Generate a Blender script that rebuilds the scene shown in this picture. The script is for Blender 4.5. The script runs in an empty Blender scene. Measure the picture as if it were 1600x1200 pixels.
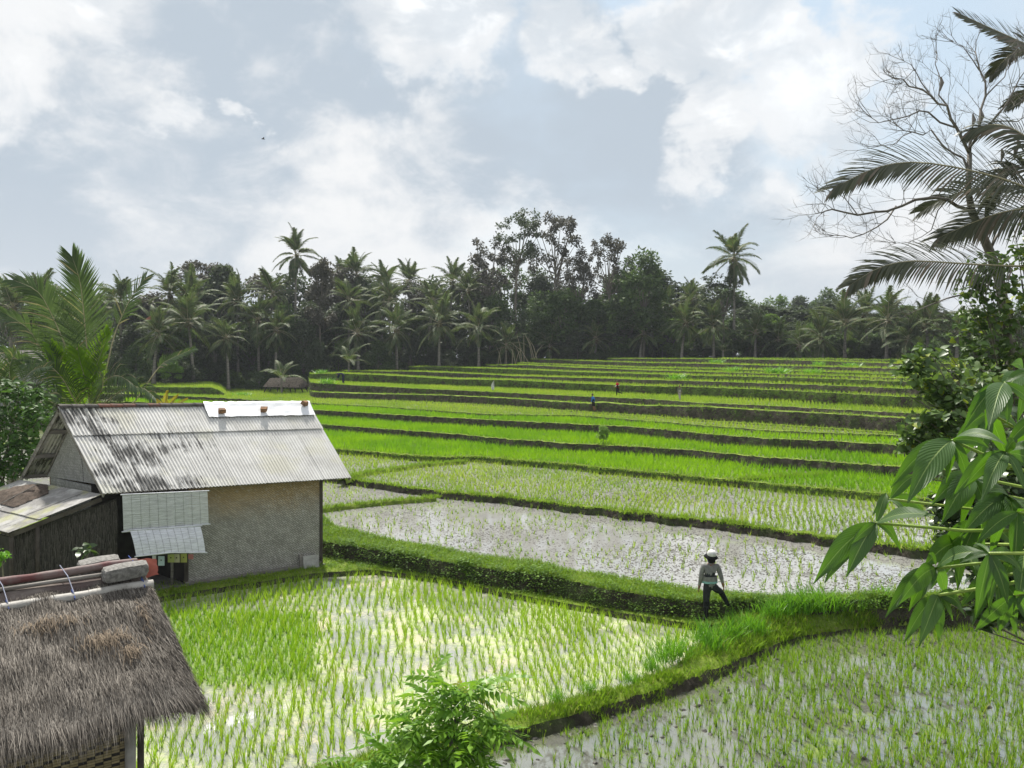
import bpy, math, random
import numpy as np
from mathutils import Vector, Matrix, noise as mnoise

R = math.radians
rng = np.random.default_rng(7)
random.seed(7)
sc = bpy.context.scene
COL = sc.collection

# ------------------------------------------------------------------ camera, sky, sun, exposure
F, CX, Y0, EYE = 1250.0, 800.0, 560.0, 6.2     # focal length, centre column and horizon row in photo pixels, eye height in metres
cam_data = bpy.data.cameras.new('camera')
cam_data.sensor_width = 36.0
cam_data.lens = 36.0 * F / 1600.0
cam_data.shift_y = -(600.0 - Y0) / 1600.0       # a level camera; the frame is shifted down
cam_data.clip_start = 0.05
cam_data.clip_end = 6000.0
cam = bpy.data.objects.new('camera', cam_data)
COL.objects.link(cam)
cam.location = (0, 0, EYE)
cam.rotation_euler = (R(90), 0, 0)
sc.camera = cam

SUN_EL, SUN_AZ = 56.0, -20.0                    # degrees; azimuth from the view direction (+Y), negative is to the left
sun_dir = Vector((math.sin(R(SUN_AZ)) * math.cos(R(SUN_EL)), math.cos(R(SUN_AZ)) * math.cos(R(SUN_EL)), math.sin(R(SUN_EL))))
sun_data = bpy.data.lights.new('sun', 'SUN')
sun_data.energy = 4.7
sun_data.angle = R(2.5)
sun_data.color = (1.0, 0.96, 0.88)
sun = bpy.data.objects.new('sun', sun_data)
COL.objects.link(sun)
sun.location = (0, 0, 60)
sun.rotation_euler = sun_dir.to_track_quat('Z', 'Y').to_euler()

sc.view_settings.view_transform = 'Standard'
sc.view_settings.look = 'None'
sc.view_settings.exposure = 0.62
sc.view_settings.gamma = 1.0
sc.render.film_transparent = False
sc.cycles.use_denoising = True
sc.cycles.max_bounces = 6
sc.cycles.diffuse_bounces = 3
sc.cycles.glossy_bounces = 3
sc.cycles.transmission_bounces = 4
sc.cycles.transparent_max_bounces = 8
sc.cycles.caustics_reflective = False
sc.cycles.caustics_refractive = False

def wdir(px, py):
    v = Vector(((px - CX) / F, 1.0, -(py - Y0) / F))
    return v.normalized()

def build_world():
    w = bpy.data.worlds.new('World')
    sc.world = w
    w.use_nodes = True
    nt = w.node_tree
    N, L = nt.nodes, nt.links
    N.clear()
    out = N.new('ShaderNodeOutputWorld')
    bg = N.new('ShaderNodeBackground')
    bg.inputs['Strength'].default_value = 0.092
    L.new(bg.outputs[0], out.inputs[0])
    sky = N.new('ShaderNodeTexSky')
    sky.sky_type = 'NISHITA'
    sky.sun_disc = False
    sky.sun_elevation = R(SUN_EL)
    sky.sun_rotation = R(SUN_AZ)
    sky.air_density = 1.2
    sky.dust_density = 2.0
    tc = N.new('ShaderNodeTexCoord')
    gen = tc.outputs['Generated']
    nrm = N.new('ShaderNodeVectorMath'); nrm.operation = 'NORMALIZE'
    L.new(gen, nrm.inputs[0])
    d = nrm.outputs[0]
    mp = N.new('ShaderNodeMapping')
    mp.inputs['Scale'].default_value = (1, 1, 1.7)
    mp.inputs['Location'].default_value = (3.1, 0.4, 1.2)
    L.new(d, mp.inputs['Vector'])

    def noise(vec, scale, detail, rough, dist=0.0):
        n = N.new('ShaderNodeTexNoise')
        n.inputs['Scale'].default_value = scale
        n.inputs['Detail'].default_value = detail
        n.inputs['Roughness'].default_value = rough
        n.inputs['Distortion'].default_value = dist
        L.new(vec, n.inputs['Vector'])
        return n
    def math_(op, a, b=None, clamp=False):
        m = N.new('ShaderNodeMath'); m.operation = op; m.use_clamp = clamp
        for i, v in enumerate((a, b)):
            if v is None: continue
            if isinstance(v, (int, float)): m.inputs[i].default_value = v
            else: L.new(v, m.inputs[i])
        return m.outputs[0]
    def sstep(v, a, b):
        m = N.new('ShaderNodeMapRange'); m.interpolation_type = 'SMOOTHSTEP'
        m.inputs['From Min'].default_value = a; m.inputs['From Max'].default_value = b
        L.new(v, m.inputs['Value'])
        return m.outputs[0]
    def mix(f, a, b):
        m = N.new('ShaderNodeMix'); m.data_type = 'RGBA'
        if isinstance(f, (int, float)): m.inputs[0].default_value = f
        else: L.new(f, m.inputs[0])
        for i, v in ((6, a), (7, b)):
            if isinstance(v, tuple): m.inputs[i].default_value = (*v, 1)
            else: L.new(v, m.inputs[i])
        return m.outputs[2]
    # warped direction: cloud edges are ragged
    wn = noise(mp.outputs[0], 5.0, 6, 0.6)
    sub = N.new('ShaderNodeVectorMath'); sub.operation = 'SUBTRACT'
    L.new(wn.outputs['Color'], sub.inputs[0]); sub.inputs[1].default_value = (0.5, 0.5, 0.5)
    scl = N.new('ShaderNodeVectorMath'); scl.operation = 'SCALE'
    L.new(sub.outputs[0], scl.inputs[0]); scl.inputs['Scale'].default_value = 0.22
    add = N.new('ShaderNodeVectorMath'); add.operation = 'ADD'
    L.new(d, add.inputs[0]); L.new(scl.outputs[0], add.inputs[1])
    dw = add.outputs[0]

    def blob(px, py, r_px, soft=0.75, warped=True):
        """smooth round mask about one direction of the sky, edges frayed by the warp"""
        v = N.new('ShaderNodeVectorMath'); v.operation = 'DISTANCE'
        L.new(dw if warped else d, v.inputs[0]); v.inputs[1].default_value = wdir(px, py)
        r = r_px / F
        return sstep(v.outputs['Value'], r * (1 + soft), r * (1 - soft))

    n1 = noise(mp.outputs[0], 2.4, 9, 0.55, 0.3)
    n2 = noise(mp.outputs[0], 7.0, 10, 0.62, 0.5)
    base = sstep(math_('ADD', math_('MULTIPLY', n1.outputs[0], 0.6), math_('MULTIPLY', n2.outputs[0], 0.4)), 0.40, 0.60)
    # thick layer cloud: grey-blue bellies to white
    bel = base
    for px, py, r, k in ((520, 110, 170, -0.40), (680, 150, 150, -0.40), (800, 130, 110, -0.30), (890, 205, 110, -0.8), (700, 245, 70, -0.4), (1010, 150, 60, -0.5), (390, 50, 90, -0.35), (330, 130, 60, -0.3),
                         (370, 280, 90, -0.5), (15, 345, 90, -0.55), (960, 30, 50, -0.4), (1060, 320, 90, -0.45), (1260, 390, 150, -0.35), (950, 250, 70, -0.4), (80, 200, 40, -0.3), (650, 420, 60, -0.25),
                         (100, 130, 170, 0.12), (560, 330, 190, 0.30), (200, 320, 150, 0.20), (480, 190, 80, 0.35), (780, 360, 170, 0.30), (1330, 190, 150, 0.5), (280, 240, 90, 0.15), (600, 200, 40, 0.4), (680, 160, 30, 0.3)):
        bel = math_('ADD', bel, math_('MULTIPLY', blob(px, py, r), k))
    bel = math_('ADD', bel, math_('MULTIPLY', math_('SUBTRACT', noise(mp.outputs[0], 9.0, 10, 0.62, 0.9).outputs[0], 0.5), 1.25))
    bel = math_('ADD', bel, math_('MULTIPLY', math_('SUBTRACT', noise(dw, 5.0, 10, 0.60, 0.3).outputs[0], 0.5), 1.9))
    bel = sstep(bel, -0.2, 1.2)
    cloud = mix(bel, (3.7, 4.25, 4.85), (6.6, 6.65, 6.7))
    # clear sky in the gaps, whitened by thin cloud
    n4 = noise(mp.outputs[0], 1.7, 7, 0.55, 0.2)
    gap = math_('MULTIPLY', sstep(n4.outputs[0], 0.60, 0.72), 0.5)
    for px, py, r, k in ((1420, 30, 190, 1.0), (1290, 30, 80, 0.9), (1015, 5, 40, 0.9)):
        gap = math_('ADD', gap, math_('MULTIPLY', blob(px, py, r, 0.6), k))
    gap = math_('MINIMUM', gap, 1.0)
    clear = mix(0.66, sky.outputs[0], (4.7, 5.8, 6.6))
    col = mix(math_('MULTIPLY', gap, 0.9), cloud, clear)
    # cumulus heads: crisp sunlit edge, greyer inside
    n3 = noise(d, 16.0, 10, 0.60, 0.25)
    cb = math_('MULTIPLY', sstep(n1.outputs[0], 0.56, 0.80), 0.55)
    for px, py, r, k in ((905, 85, 78, 1.0), (970, 112, 44, .9), (1055, 62, 60, 1.0), (1085, 105, 34, .9), (1150, 25, 75, 1.0), (1245, 45, 44, .95), (1290, 120, 110, .9), (1135, 190, 66, 1.0),
                         (1090, 240, 70, .85), (1210, 285, 40, .7), (252, 186, 40, .9), (345, 184, 30, .9), (40, 60, 60, .85), (130, 50, 45, .8), (30, 150, 40, .6), (200, 170, 40, .6), (695, 5, 100, 1.15), (760, 40, 50, .9), (615, 175, 60, .6)):
        cb = math_('MAXIMUM', cb, math_('MULTIPLY', blob(px, py, r, 0.95), k))
    cm = math_('ADD', cb, math_('MULTIPLY', math_('SUBTRACT', n3.outputs[0], 0.5), 1.25))
    edge = sstep(cm, 0.34, 0.70)
    inner = sstep(cm, 0.75, 1.25)
    ccol = mix(inner, (6.6, 6.7, 6.8), (8.8, 8.8, 8.75))
    shade = sstep(n2.outputs[0], 0.60, 0.40)
    ccol = mix(math_('MULTIPLY', shade, 0.75), ccol, (4.6, 5.05, 5.5))
    col = mix(math_('MULTIPLY', edge, 0.85), col, ccol)
    # milky horizon
    sep = N.new('ShaderNodeSeparateXYZ'); L.new(d, sep.inputs[0])
    hz = sstep(sep.outputs['Z'], 0.22, -0.02)
    col = mix(math_('MULTIPLY', hz, 0.55), col, (5.2, 5.45, 5.7))
    L.new(col, bg.inputs['Color'])
    w.cycles.sampling_method = 'MANUAL'
    w.cycles.sample_map_resolution = 512
build_world()

# ------------------------------------------------------------------ helpers
def tag(o, label=None, cat=None, group=None, kind=None):
    if label: o['label'] = label
    if cat: o['category'] = cat
    if group: o['group'] = group
    if kind: o['kind'] = kind
    return o

def P(px, py, D):
    """point seen at photo pixel (px, py) at depth D (metres along +Y)"""
    return Vector(((px - CX) / F * D, D, EYE - (py - Y0) / F * D))

def mesh_obj(name, V, Fc, mat=None, parent=None, smooth=False, uv=None):
    me = make_mesh(name, V, Fc, mat, smooth, uv)
    o = bpy.data.objects.new(name, me)
    COL.objects.link(o)
    if parent is not None: o.parent = parent
    return o

def make_mesh(name, V, Fc, mat=None, smooth=False, uv=None):
    V = np.asarray(V, dtype=np.float32).reshape(-1, 3)
    me = bpy.data.meshes.new(name)
    if isinstance(Fc, np.ndarray):
        n, k = Fc.shape
        me.vertices.add(len(V)); me.vertices.foreach_set('co', V.ravel())
        me.loops.add(n * k); me.loops.foreach_set('vertex_index', Fc.astype(np.int32).ravel())
        me.polygons.add(n)
        me.polygons.foreach_set('loop_start', np.arange(0, n * k, k, dtype=np.int32))
        if smooth: me.polygons.foreach_set('use_smooth', np.ones(n, dtype=bool))
        me.update(calc_edges=True)
    else:
        me.from_pydata([tuple(v) for v in V], [], [tuple(int(i) for i in f) for f in Fc])
        if smooth: me.polygons.foreach_set('use_smooth', np.ones(len(me.polygons), dtype=bool))
        me.update()
    if uv is not None:
        lay = me.uv_layers.new(name='UVMap')
        idx = np.empty(len(me.loops), dtype=np.int32); me.loops.foreach_get('vertex_index', idx)
        lay.data.foreach_set('uv', np.asarray(uv, dtype=np.float32)[idx].ravel())
    for m in (mat if isinstance(mat, (list, tuple)) else [mat]):
        if m is not None: me.materials.append(m)
    return me

def empty(name, loc=(0, 0, 0), rz=0.0):
    o = bpy.data.objects.new(name, None)
    o.empty_display_size = 0.2
    COL.objects.link(o)
    o.location = loc
    o.rotation_euler = (0, 0, rz)
    return o

def inst(name, me, parent=None, loc=(0, 0, 0), rot=(0, 0, 0), s=1.0):
    o = bpy.data.objects.new(name, me)
    COL.objects.link(o)
    o.location = loc; o.rotation_euler = rot
    o.scale = (s, s, s) if isinstance(s, (int, float)) else s
    if parent is not None: o.parent = parent
    return o

class MB:
    """collects polygons into one mesh"""
    def __init__(s): s.V = []; s.F = []; s.M = []
    def add(s, V, Fc, m=0):
        b = len(s.V)
        s.V += [tuple(v) for v in V]
        s.F += [tuple(i + b for i in f) for f in Fc]
        s.M += [m] * len(Fc)
        return s
    def box(s, c, size, rot=None, m=0, jit=0.0):
        hx, hy, hz = (x / 2 for x in size)
        vs = [Vector((x * hx, y * hy, z * hz)) for x in (-1, 1) for y in (-1, 1) for z in (-1, 1)]
        if jit: vs = [v + Vector((random.uniform(-jit, jit) for _ in range(3))) for v in vs]
        if rot is not None: vs = [rot @ v for v in vs]
        c = Vector(c)
        return s.add([v + c for v in vs], [(0, 1, 3, 2), (4, 6, 7, 5), (0, 4, 5, 1), (2, 3, 7, 6), (0, 2, 6, 4), (1, 5, 7, 3)], m)
    def beam(s, a, b, w, h=None, m=0, up=Vector((0, 0, 1))):
        a, b = Vector(a), Vector(b); h = h or w
        d = (b - a).normalized(); sd = d.cross(up)
        if sd.length < 1e-4: sd = Vector((1, 0, 0))
        sd.normalize(); u = sd.cross(d)
        vs = []
        for p in (a, b):
            for i, j in ((-1, -1), (1, -1), (1, 1), (-1, 1)):
                vs.append(p + sd * (i * w / 2) + u * (j * h / 2))
        return s.add(vs, [(3, 2, 1, 0), (4, 5, 6, 7), (0, 1, 5, 4), (1, 2, 6, 5), (2, 3, 7, 6), (3, 0, 4, 7)], m)
    def tube(s, pts, rad, seg=6, m=0, cap=True):
        pts = [Vector(p) for p in pts]
        if isinstance(rad, (int, float)): rad = [rad] * len(pts)
        vs = []; n = len(pts); ref = None
        for i, p in enumerate(pts):
            t = (pts[min(i + 1, n - 1)] - pts[max(i - 1, 0)]).normalized()
            if ref is None: ref = Vector((1, 0, 0)) if abs(t.x) < 0.8 else Vector((0, 1, 0))
            a = t.cross(ref)
            if a.length < 1e-5: a = t.orthogonal()
            a.normalize(); b = t.cross(a); ref = b.cross(t) if False else ref
            for k in range(seg):
                an = 2 * math.pi * k / seg
                vs.append(p + (a * math.cos(an) + b * math.sin(an)) * rad[i])
        fs = []
        for i in range(n - 1):
            for k in range(seg):
                k2 = (k + 1) % seg
                fs.append((i * seg + k, i * seg + k2, (i + 1) * seg + k2, (i + 1) * seg + k))
        if cap:
            fs.append(tuple(range(seg - 1, -1, -1))); fs.append(tuple((n - 1) * seg + k for k in range(seg)))
        return s.add(vs, fs, m)
    def build(s, name, mat, parent=None, smooth=False):
        o = mesh_obj(name, s.V, s.F, mat, parent, smooth)
        if any(s.M): o.data.polygons.foreach_set('material_index', np.array(s.M, dtype=np.int32))
        return o
    def mesh(s, name, mat, smooth=False):
        me = make_mesh(name, s.V, s.F, mat, smooth)
        if any(s.M): me.polygons.foreach_set('material_index', np.array(s.M, dtype=np.int32))
        return me

def scatter(tmpl, pos, rz, sc_, tilt=None, which=None):
    """place copies of triangle templates (list of (V,F)) -> one (V,F)"""
    outV, outF, base = [], [], 0
    pos = np.asarray(pos, float); n = len(pos)
    if which is None: which = rng.integers(0, len(tmpl), n)
    sc_ = np.broadcast_to(np.asarray(sc_, float), (n,)) if np.ndim(sc_) < 2 else np.asarray(sc_)
    for k, (V, Fc) in enumerate(tmpl):
        ix = np.where(which == k)[0]
        if len(ix) == 0: continue
        v = np.repeat(V[None], len(ix), 0)
        v = v * (sc_[ix][:, None, None] if sc_.ndim == 1 else sc_[ix][:, None, :])
        if tilt is not None:   # shear along x and y with height
            v[:, :, 0] += v[:, :, 2] * tilt[ix, 0][:, None]; v[:, :, 1] += v[:, :, 2] * tilt[ix, 1][:, None]
        c, s = np.cos(rz[ix])[:, None], np.sin(rz[ix])[:, None]
        x = v[:, :, 0] * c - v[:, :, 1] * s; y = v[:, :, 0] * s + v[:, :, 1] * c
        v[:, :, 0], v[:, :, 1] = x, y
        v += pos[ix][:, None, :]
        f = Fc[None] + (np.arange(len(ix)) * len(V))[:, None, None] + base
        outV.append(v.reshape(-1, 3)); outF.append(f.reshape(-1, 3)); base += len(ix) * len(V)
    return np.concatenate(outV), np.concatenate(outF)

def vn(x, y, z=0.0):
    return mnoise.noise(Vector((x, y, z)))

# ------------------------------------------------------------------ materials
class NT:
    def __init__(s, name):
        s.m = bpy.data.materials.new(name); s.m.use_nodes = True
        s.t = s.m.node_tree; s.N = s.t.nodes; s.L = s.t.links; s.N.clear()
        s.out = s.N.new('ShaderNodeOutputMaterial')
    def n(s, typ, **kw):
        nd = s.N.new('ShaderNode' + typ)
        for k, v in kw.items():
            if k in nd.inputs: s.put(nd.inputs[k], v)
            else: setattr(nd, k, v)
        return nd
    def put(s, sock, v):
        if isinstance(v, bpy.types.NodeSocket): s.L.new(v, sock)
        elif isinstance(v, tuple) and len(v) == 3 and sock.type == 'RGBA': sock.default_value = (*v, 1)
        else: sock.default_value = v
    def noise(s, scale, detail=4, rough=0.55, vec=None, dist=0.0):
        nd = s.n('TexNoise', Scale=scale, Detail=detail, Roughness=rough, Distortion=dist)
        if vec is not None: s.L.new(vec, nd.inputs['Vector'])
        return nd.outputs[0]
    def ramp(s, v, a, b):
        nd = s.n('MapRange', interpolation_type='SMOOTHSTEP'); s.put(nd.inputs['Value'], v)
        nd.inputs['From Min'].default_value = a; nd.inputs['From Max'].default_value = b
        return nd.outputs[0]
    def math(s, op, a, b=None, clamp=False):
        nd = s.n('Math', operation=op, use_clamp=clamp); s.put(nd.inputs[0], a)
        if b is not None: s.put(nd.inputs[1], b)
        return nd.outputs[0]
    def mix(s, f, a, b):
        nd = s.n('Mix', data_type='RGBA'); s.put(nd.inputs[0], f); s.put(nd.inputs[6], a); s.put(nd.inputs[7], b)
        return nd.outputs[2]
    def pos(s, scale=(1, 1, 1), obj=True, rot=(0, 0, 0)):
        tc = s.n('TexCoord') if obj else s.n('NewGeometry')
        mp = s.n('Mapping'); mp.inputs['Scale'].default_value = scale; mp.inputs['Rotation'].default_value = rot
        s.L.new(tc.outputs['Object'] if obj else tc.outputs['Position'], mp.inputs['Vector'])
        return mp.outputs[0]
    def bump(s, h, strength=0.3, dist=0.02):
        nd = s.n('Bump'); s.put(nd.inputs['Height'], h); nd.inputs['Strength'].default_value = strength; nd.inputs['Distance'].default_value = dist
        return nd.outputs[0]
    def pbsdf(s, col, rough=0.8, spec=0.3, normal=None, metal=0.0):
        nd = s.n('BsdfPrincipled'); s.put(nd.inputs['Base Color'], col); s.put(nd.inputs['Roughness'], rough)
        nd.inputs['Specular IOR Level'].default_value = spec; s.put(nd.inputs['Metallic'], metal)
        if normal is not None: s.L.new(normal, nd.inputs['Normal'])
        return nd.outputs[0]
    def mixs(s, f, a, b):
        nd = s.n('MixShader'); s.put(nd.inputs[0], f); s.L.new(a, nd.inputs[1]); s.L.new(b, nd.inputs[2])
        return nd.outputs[0]
    def done(s, sh):
        s.L.new(sh, s.out.inputs['Surface']); return s.m

def leaf_mat(name, c1, c2, trans=0.35, rough=0.5, spec=0.3, tcol=None, dry=None, dryk=0.0, patch=None):
    """thin leaf: each separate leaf takes its own tone between c1 and c2, light passes through"""
    t = NT(name)
    g = t.n('NewGeometry')
    r = g.outputs['Random Per Island']
    col = t.mix(r, c1, c2)
    if dry:
        r2 = t.math('FRACT', t.math('MULTIPLY', r, 17.37))
        col = t.mix(t.math('LESS_THAN', r2, dryk), col, dry)
    trc = t.mix(0.35, col, tcol) if tcol else col
    if patch:                     # fields thrive unevenly
        v = t.pos(obj=False)
        k = t.math('MULTIPLY', t.ramp(t.noise(0.22, 4, 0.6, v), 0.42, 0.62), patch[1])
        col = t.mix(k, col, patch[0]); trc = t.mix(k, trc, tuple(c * 1.5 for c in patch[0]))
    a = t.pbsdf(col, rough, spec)
    tr = t.n('BsdfTranslucent')
    t.put(tr.inputs['Color'], trc)
    return t.done(t.mixs(trans, a, tr.outputs[0]))

def plain(name, c1, c2=None, scale=6.0, rough=0.85, spec=0.2, bump=0.2, bscale=30.0, stretch=(1, 1, 1)):
    t = NT(name)
    v = t.pos(stretch)
    col = t.mix(t.ramp(t.noise(scale, 6, 0.6, v), 0.35, 0.65), c1, c2 or tuple(c * 0.7 for c in c1))
    return t.done(t.pbsdf(col, rough, spec, t.bump(t.noise(bscale, 5, 0.6, v), bump, 0.02)))

M = {}
M['rice'] = leaf_mat('rice_leaf', (0.17, 0.33, 0.014), (0.33, 0.50, 0.03), 0.45, 0.5, 0.25, tcol=(0.50, 0.72, 0.03), dry=(0.42, 0.40, 0.12), dryk=0.05)
M['rice_low'] = leaf_mat('rice_leaf_low', (0.10, 0.24, 0.010), (0.25, 0.42, 0.022), 0.45, 0.5, 0.25, tcol=(0.40, 0.62, 0.02), dry=(0.40, 0.38, 0.12), dryk=0.05)
M['rice_bright'] = leaf_mat('rice_leaf_bright', (0.17, 0.36, 0.005), (0.27, 0.49, 0.010), 0.45, 0.5, 0.2, tcol=(0.40, 0.66, 0.008), patch=((0.12, 0.27, 0.008), 0.75))
M['rice_pale'] = leaf_mat('rice_leaf_pale', (0.22, 0.37, 0.02), (0.36, 0.50, 0.035), 0.45, 0.5, 0.2, tcol=(0.48, 0.64, 0.04), dry=(0.45, 0.42, 0.15), dryk=0.08, patch=((0.16, 0.28, 0.02), 0.7))
M['grass'] = leaf_mat('bund_grass', (0.11, 0.22, 0.010), (0.28, 0.42, 0.025), 0.45, 0.5, 0.25, tcol=(0.30, 0.50, 0.03), dry=(0.32, 0.28, 0.10), dryk=0.08)
M['grass_lush'] = leaf_mat('lush_grass', (0.08, 0.24, 0.008), (0.16, 0.36, 0.015), 0.42, 0.45, 0.3, tcol=(0.28, 0.58, 0.02))
M['herb'] = leaf_mat('low_herb_leaf', (0.045, 0.11, 0.012), (0.15, 0.26, 0.025), 0.35, 0.6, 0.15, tcol=(0.24, 0.42, 0.03))
M['straw'] = leaf_mat('dry_grass', (0.30, 0.26, 0.14), (0.45, 0.40, 0.24), 0.2, 0.7, 0.1)

def soil_mat():
    t = NT('bank_soil')
    v = t.pos(obj=False)
    col = t.mix(t.ramp(t.noise(3.0, 6, 0.6, v), 0.35, 0.65), (0.040, 0.034, 0.026), (0.095, 0.082, 0.062))
    green = t.ramp(t.noise(1.3, 5, 0.65, v), 0.47, 0.62)
    col = t.mix(t.math('MULTIPLY', green, 0.6), col, (0.055, 0.085, 0.022))
    return t.done(t.pbsdf(col, 0.95, 0.15, t.bump(t.noise(9.0, 7, 0.7, v), 0.9, 0.12)))
M['soil'] = soil_mat()
def green_bank_mat():
    t = NT('weedy_bank')
    v = t.pos(obj=False)
    col = t.mix(t.ramp(t.noise(2.4, 6, 0.65, v), 0.38, 0.62), (0.045, 0.062, 0.018), (0.10, 0.15, 0.03))
    col = t.mix(t.ramp(t.noise(1.1, 5, 0.65, v), 0.50, 0.62), col, (0.05, 0.042, 0.03))
    return t.done(t.pbsdf(col, 0.95, 0.15, t.bump(t.noise(9.0, 7, 0.7, v), 0.9, 0.12)))
M['bank_green'] = green_bank_mat()
def turf_mat():
    t = NT('turf_soil')
    v = t.pos(obj=False)
    col = t.mix(t.ramp(t.noise(2.2, 6, 0.6, v), 0.35, 0.65), (0.10, 0.16, 0.02), (0.20, 0.26, 0.045))
    col = t.mix(t.math('MULTIPLY', t.ramp(t.noise(6.0, 5, 0.6, v), 0.55, 0.7), 0.6), col, (0.13, 0.11, 0.07))
    return t.done(t.pbsdf(col, 0.95, 0.1, t.bump(t.noise(14.0, 6, 0.7, v), 0.8, 0.08)))
M['turf'] = turf_mat()
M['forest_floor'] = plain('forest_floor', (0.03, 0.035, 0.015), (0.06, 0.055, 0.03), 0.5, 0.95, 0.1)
M['dark_ground'] = plain('ground_earth', (0.06, 0.075, 0.025), (0.09, 0.085, 0.05), 0.2, 0.95, 0.1)

def water_mat(name, mud1, mud2, film=None, film_k=(0.5, 0.6), film_scale=0.8, mud_k=None, mud_scale=4.0, extra=None):
    """shallow still water over mud, mud showing through in places and a floating film on top"""
    t = NT(name)
    v = t.pos(obj=False)
    vs = t.pos((1.0, 0.45, 1.0), obj=False)
    mud = t.mix(t.noise(2.0, 6, 0.65, v), mud1, mud2)
    bottom = t.pbsdf(mud, 0.9, 0.1)
    rip = t.bump(t.noise(5.0, 3, 0.5, v), 0.05, 0.02)
    gl = t.n('BsdfGlossy', Color=(0.97, 0.98, 1.0), Roughness=0.05); t.L.new(rip, gl.inputs['Normal'])
    fr = t.n('Fresnel', IOR=3.2); t.L.new(rip, fr.inputs['Normal'])
    sh = t.mixs(fr.outputs[0], bottom, gl.outputs[0])
    if mud_k:
        fm = t.math('ADD', t.math('MULTIPLY', t.noise(mud_scale, 8, 0.72, vs), 0.7), t.math('MULTIPLY', t.noise(0.55, 3, 0.5, v), 0.3))
        wet = t.pbsdf(t.mix(t.noise(9.0, 5, 0.6, v), tuple(c * .35 for c in mud1), tuple(c * .55 for c in mud2)), 0.55, 0.4, t.bump(t.noise(18.0, 5, 0.6, v), 0.8, 0.05))
        sh = t.mixs(t.ramp(fm, *mud_k), sh, wet)
    if film:
        big = t.noise(film_scale, 5, 0.6, v)
        fine = t.noise(22.0, 4, 0.7, v)
        fm = t.math('ADD', t.math('ADD', t.math('MULTIPLY', big, 0.55), t.math('MULTIPLY', t.noise(4.5, 6, 0.7, v), 0.25)), t.math('MULTIPLY', fine, 0.2))
        mask = t.ramp(fm, *film_k)
        c = t.mix(t.ramp(t.noise(7.0, 6, 0.7, v), 0.45, 0.62), film[0], film[1])
        c = t.mix(t.ramp(t.noise(0.9, 4, 0.6, t.pos((1, 1, 1), obj=False, rot=(0, 0, 1.0))), 0.5, 0.62), c, film[2])
        sh = t.mixs(mask, sh, t.pbsdf(c, 0.8, 0.15, t.bump(fine, 0.3, 0.01)))
    if extra: sh = extra(t, v, sh)
    return t.done(sh)

def nursery(t, v, sh):
    # the denser seed bed by the thatched hut: green weed lies on the water there
    sp = t.n('SeparateXYZ'); t.L.new(v, sp.inputs[0])
    wob = t.math('MULTIPLY', t.math('SUBTRACT', t.noise(0.8, 5, 0.6, v), 0.5), 1.6)
    edge = t.math('ADD', t.math('ADD', sp.outputs[0], t.math('MULTIPLY', sp.outputs[1], 0.245)), t.math('MULTIPLY', wob, 0.3))
    a = t.ramp(edge, 0.12, -0.12)
    yy = t.math('ADD', sp.outputs[1], wob)
    b = t.math('MULTIPLY', t.ramp(yy, 13.9, 14.6), t.ramp(yy, 18.5, 18.0))
    green = t.mix(t.ramp(t.noise(16, 5, 0.7, v), 0.4, 0.65), (0.07, 0.13, 0.02), (0.20, 0.27, 0.05))
    return t.mixs(t.math('MULTIPLY', t.math('MULTIPLY', a, b), 0.92), sh, t.pbsdf(green, 0.6, 0.3))
M['water_near'] = water_mat('paddy_water_film', (0.20, 0.20, 0.17), (0.33, 0.33, 0.29), film=((0.42, 0.43, 0.27), (0.32, 0.39, 0.14), (0.46, 0.41, 0.29)), film_k=(0.44, 0.58), film_scale=0.75, extra=nursery)
M['water_right'] = water_mat('paddy_water_weed', (0.07, 0.075, 0.05), (0.15, 0.155, 0.11), film=((0.13, 0.18, 0.04), (0.20, 0.26, 0.06), (0.10, 0.10, 0.055)), film_k=(0.53, 0.63), film_scale=0.6, mud_k=(0.51, 0.58), mud_scale=2.6)
M['water_mud'] = water_mat('paddy_water_mud', (0.20, 0.195, 0.175), (0.34, 0.335, 0.31), mud_k=(0.535, 0.60), mud_scale=3.2)
M['water_far'] = water_mat('paddy_water_far', (0.13, 0.16, 0.06), (0.22, 0.25, 0.10), mud_k=(0.50, 0.62), mud_scale=1.6)

# ------------------------------------------------------------------ rice terraces
def LH(pts, h):                       # lip seen at (px, py), lying h metres below the eye
    return [(px, h * F / (py - Y0), h) for px, py in pts]
def LD(pts):                          # lip seen at (px, py) at a given depth
    return [(px, D, (py - Y0) * D / F) for px, py, D in pts]
FAR = 128.0
def start(px0, lst, k):               # a terrace that begins at px0: its bank turns back towards the wood there
    D, h = lst[0][1], lst[0][2]
    return [(-4000, FAR + k, h), (px0 - 14, FAR + k, h), (px0 - 9, D + 5, h), (px0 - 4, D + 1.2, h)] + lst
TER = []                              # (name, lip polyline, water material, bank material)
TER.append(('ledge', [(-2500, 14.0, 5.68), (-100, 16.6, 5.68), (100, 17.9, 5.68), (265, 19.2, 5.68), (400, 20.3, 5.68), (500, 21.2, 5.68)] + LH([(585, 890), (700, 905), (800, 928), (900, 945), (1000, 962), (1090, 976)], 5.68)
            + [(1130, 17.1, 5.68), (1160, 17.42, 5.6), (1300, 17.45, 5.5), (1390, 17.6, 5.5), (1600, 17.9, 5.5), (4000, 19, 5.5)], 'turf', 'soil'))
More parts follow.
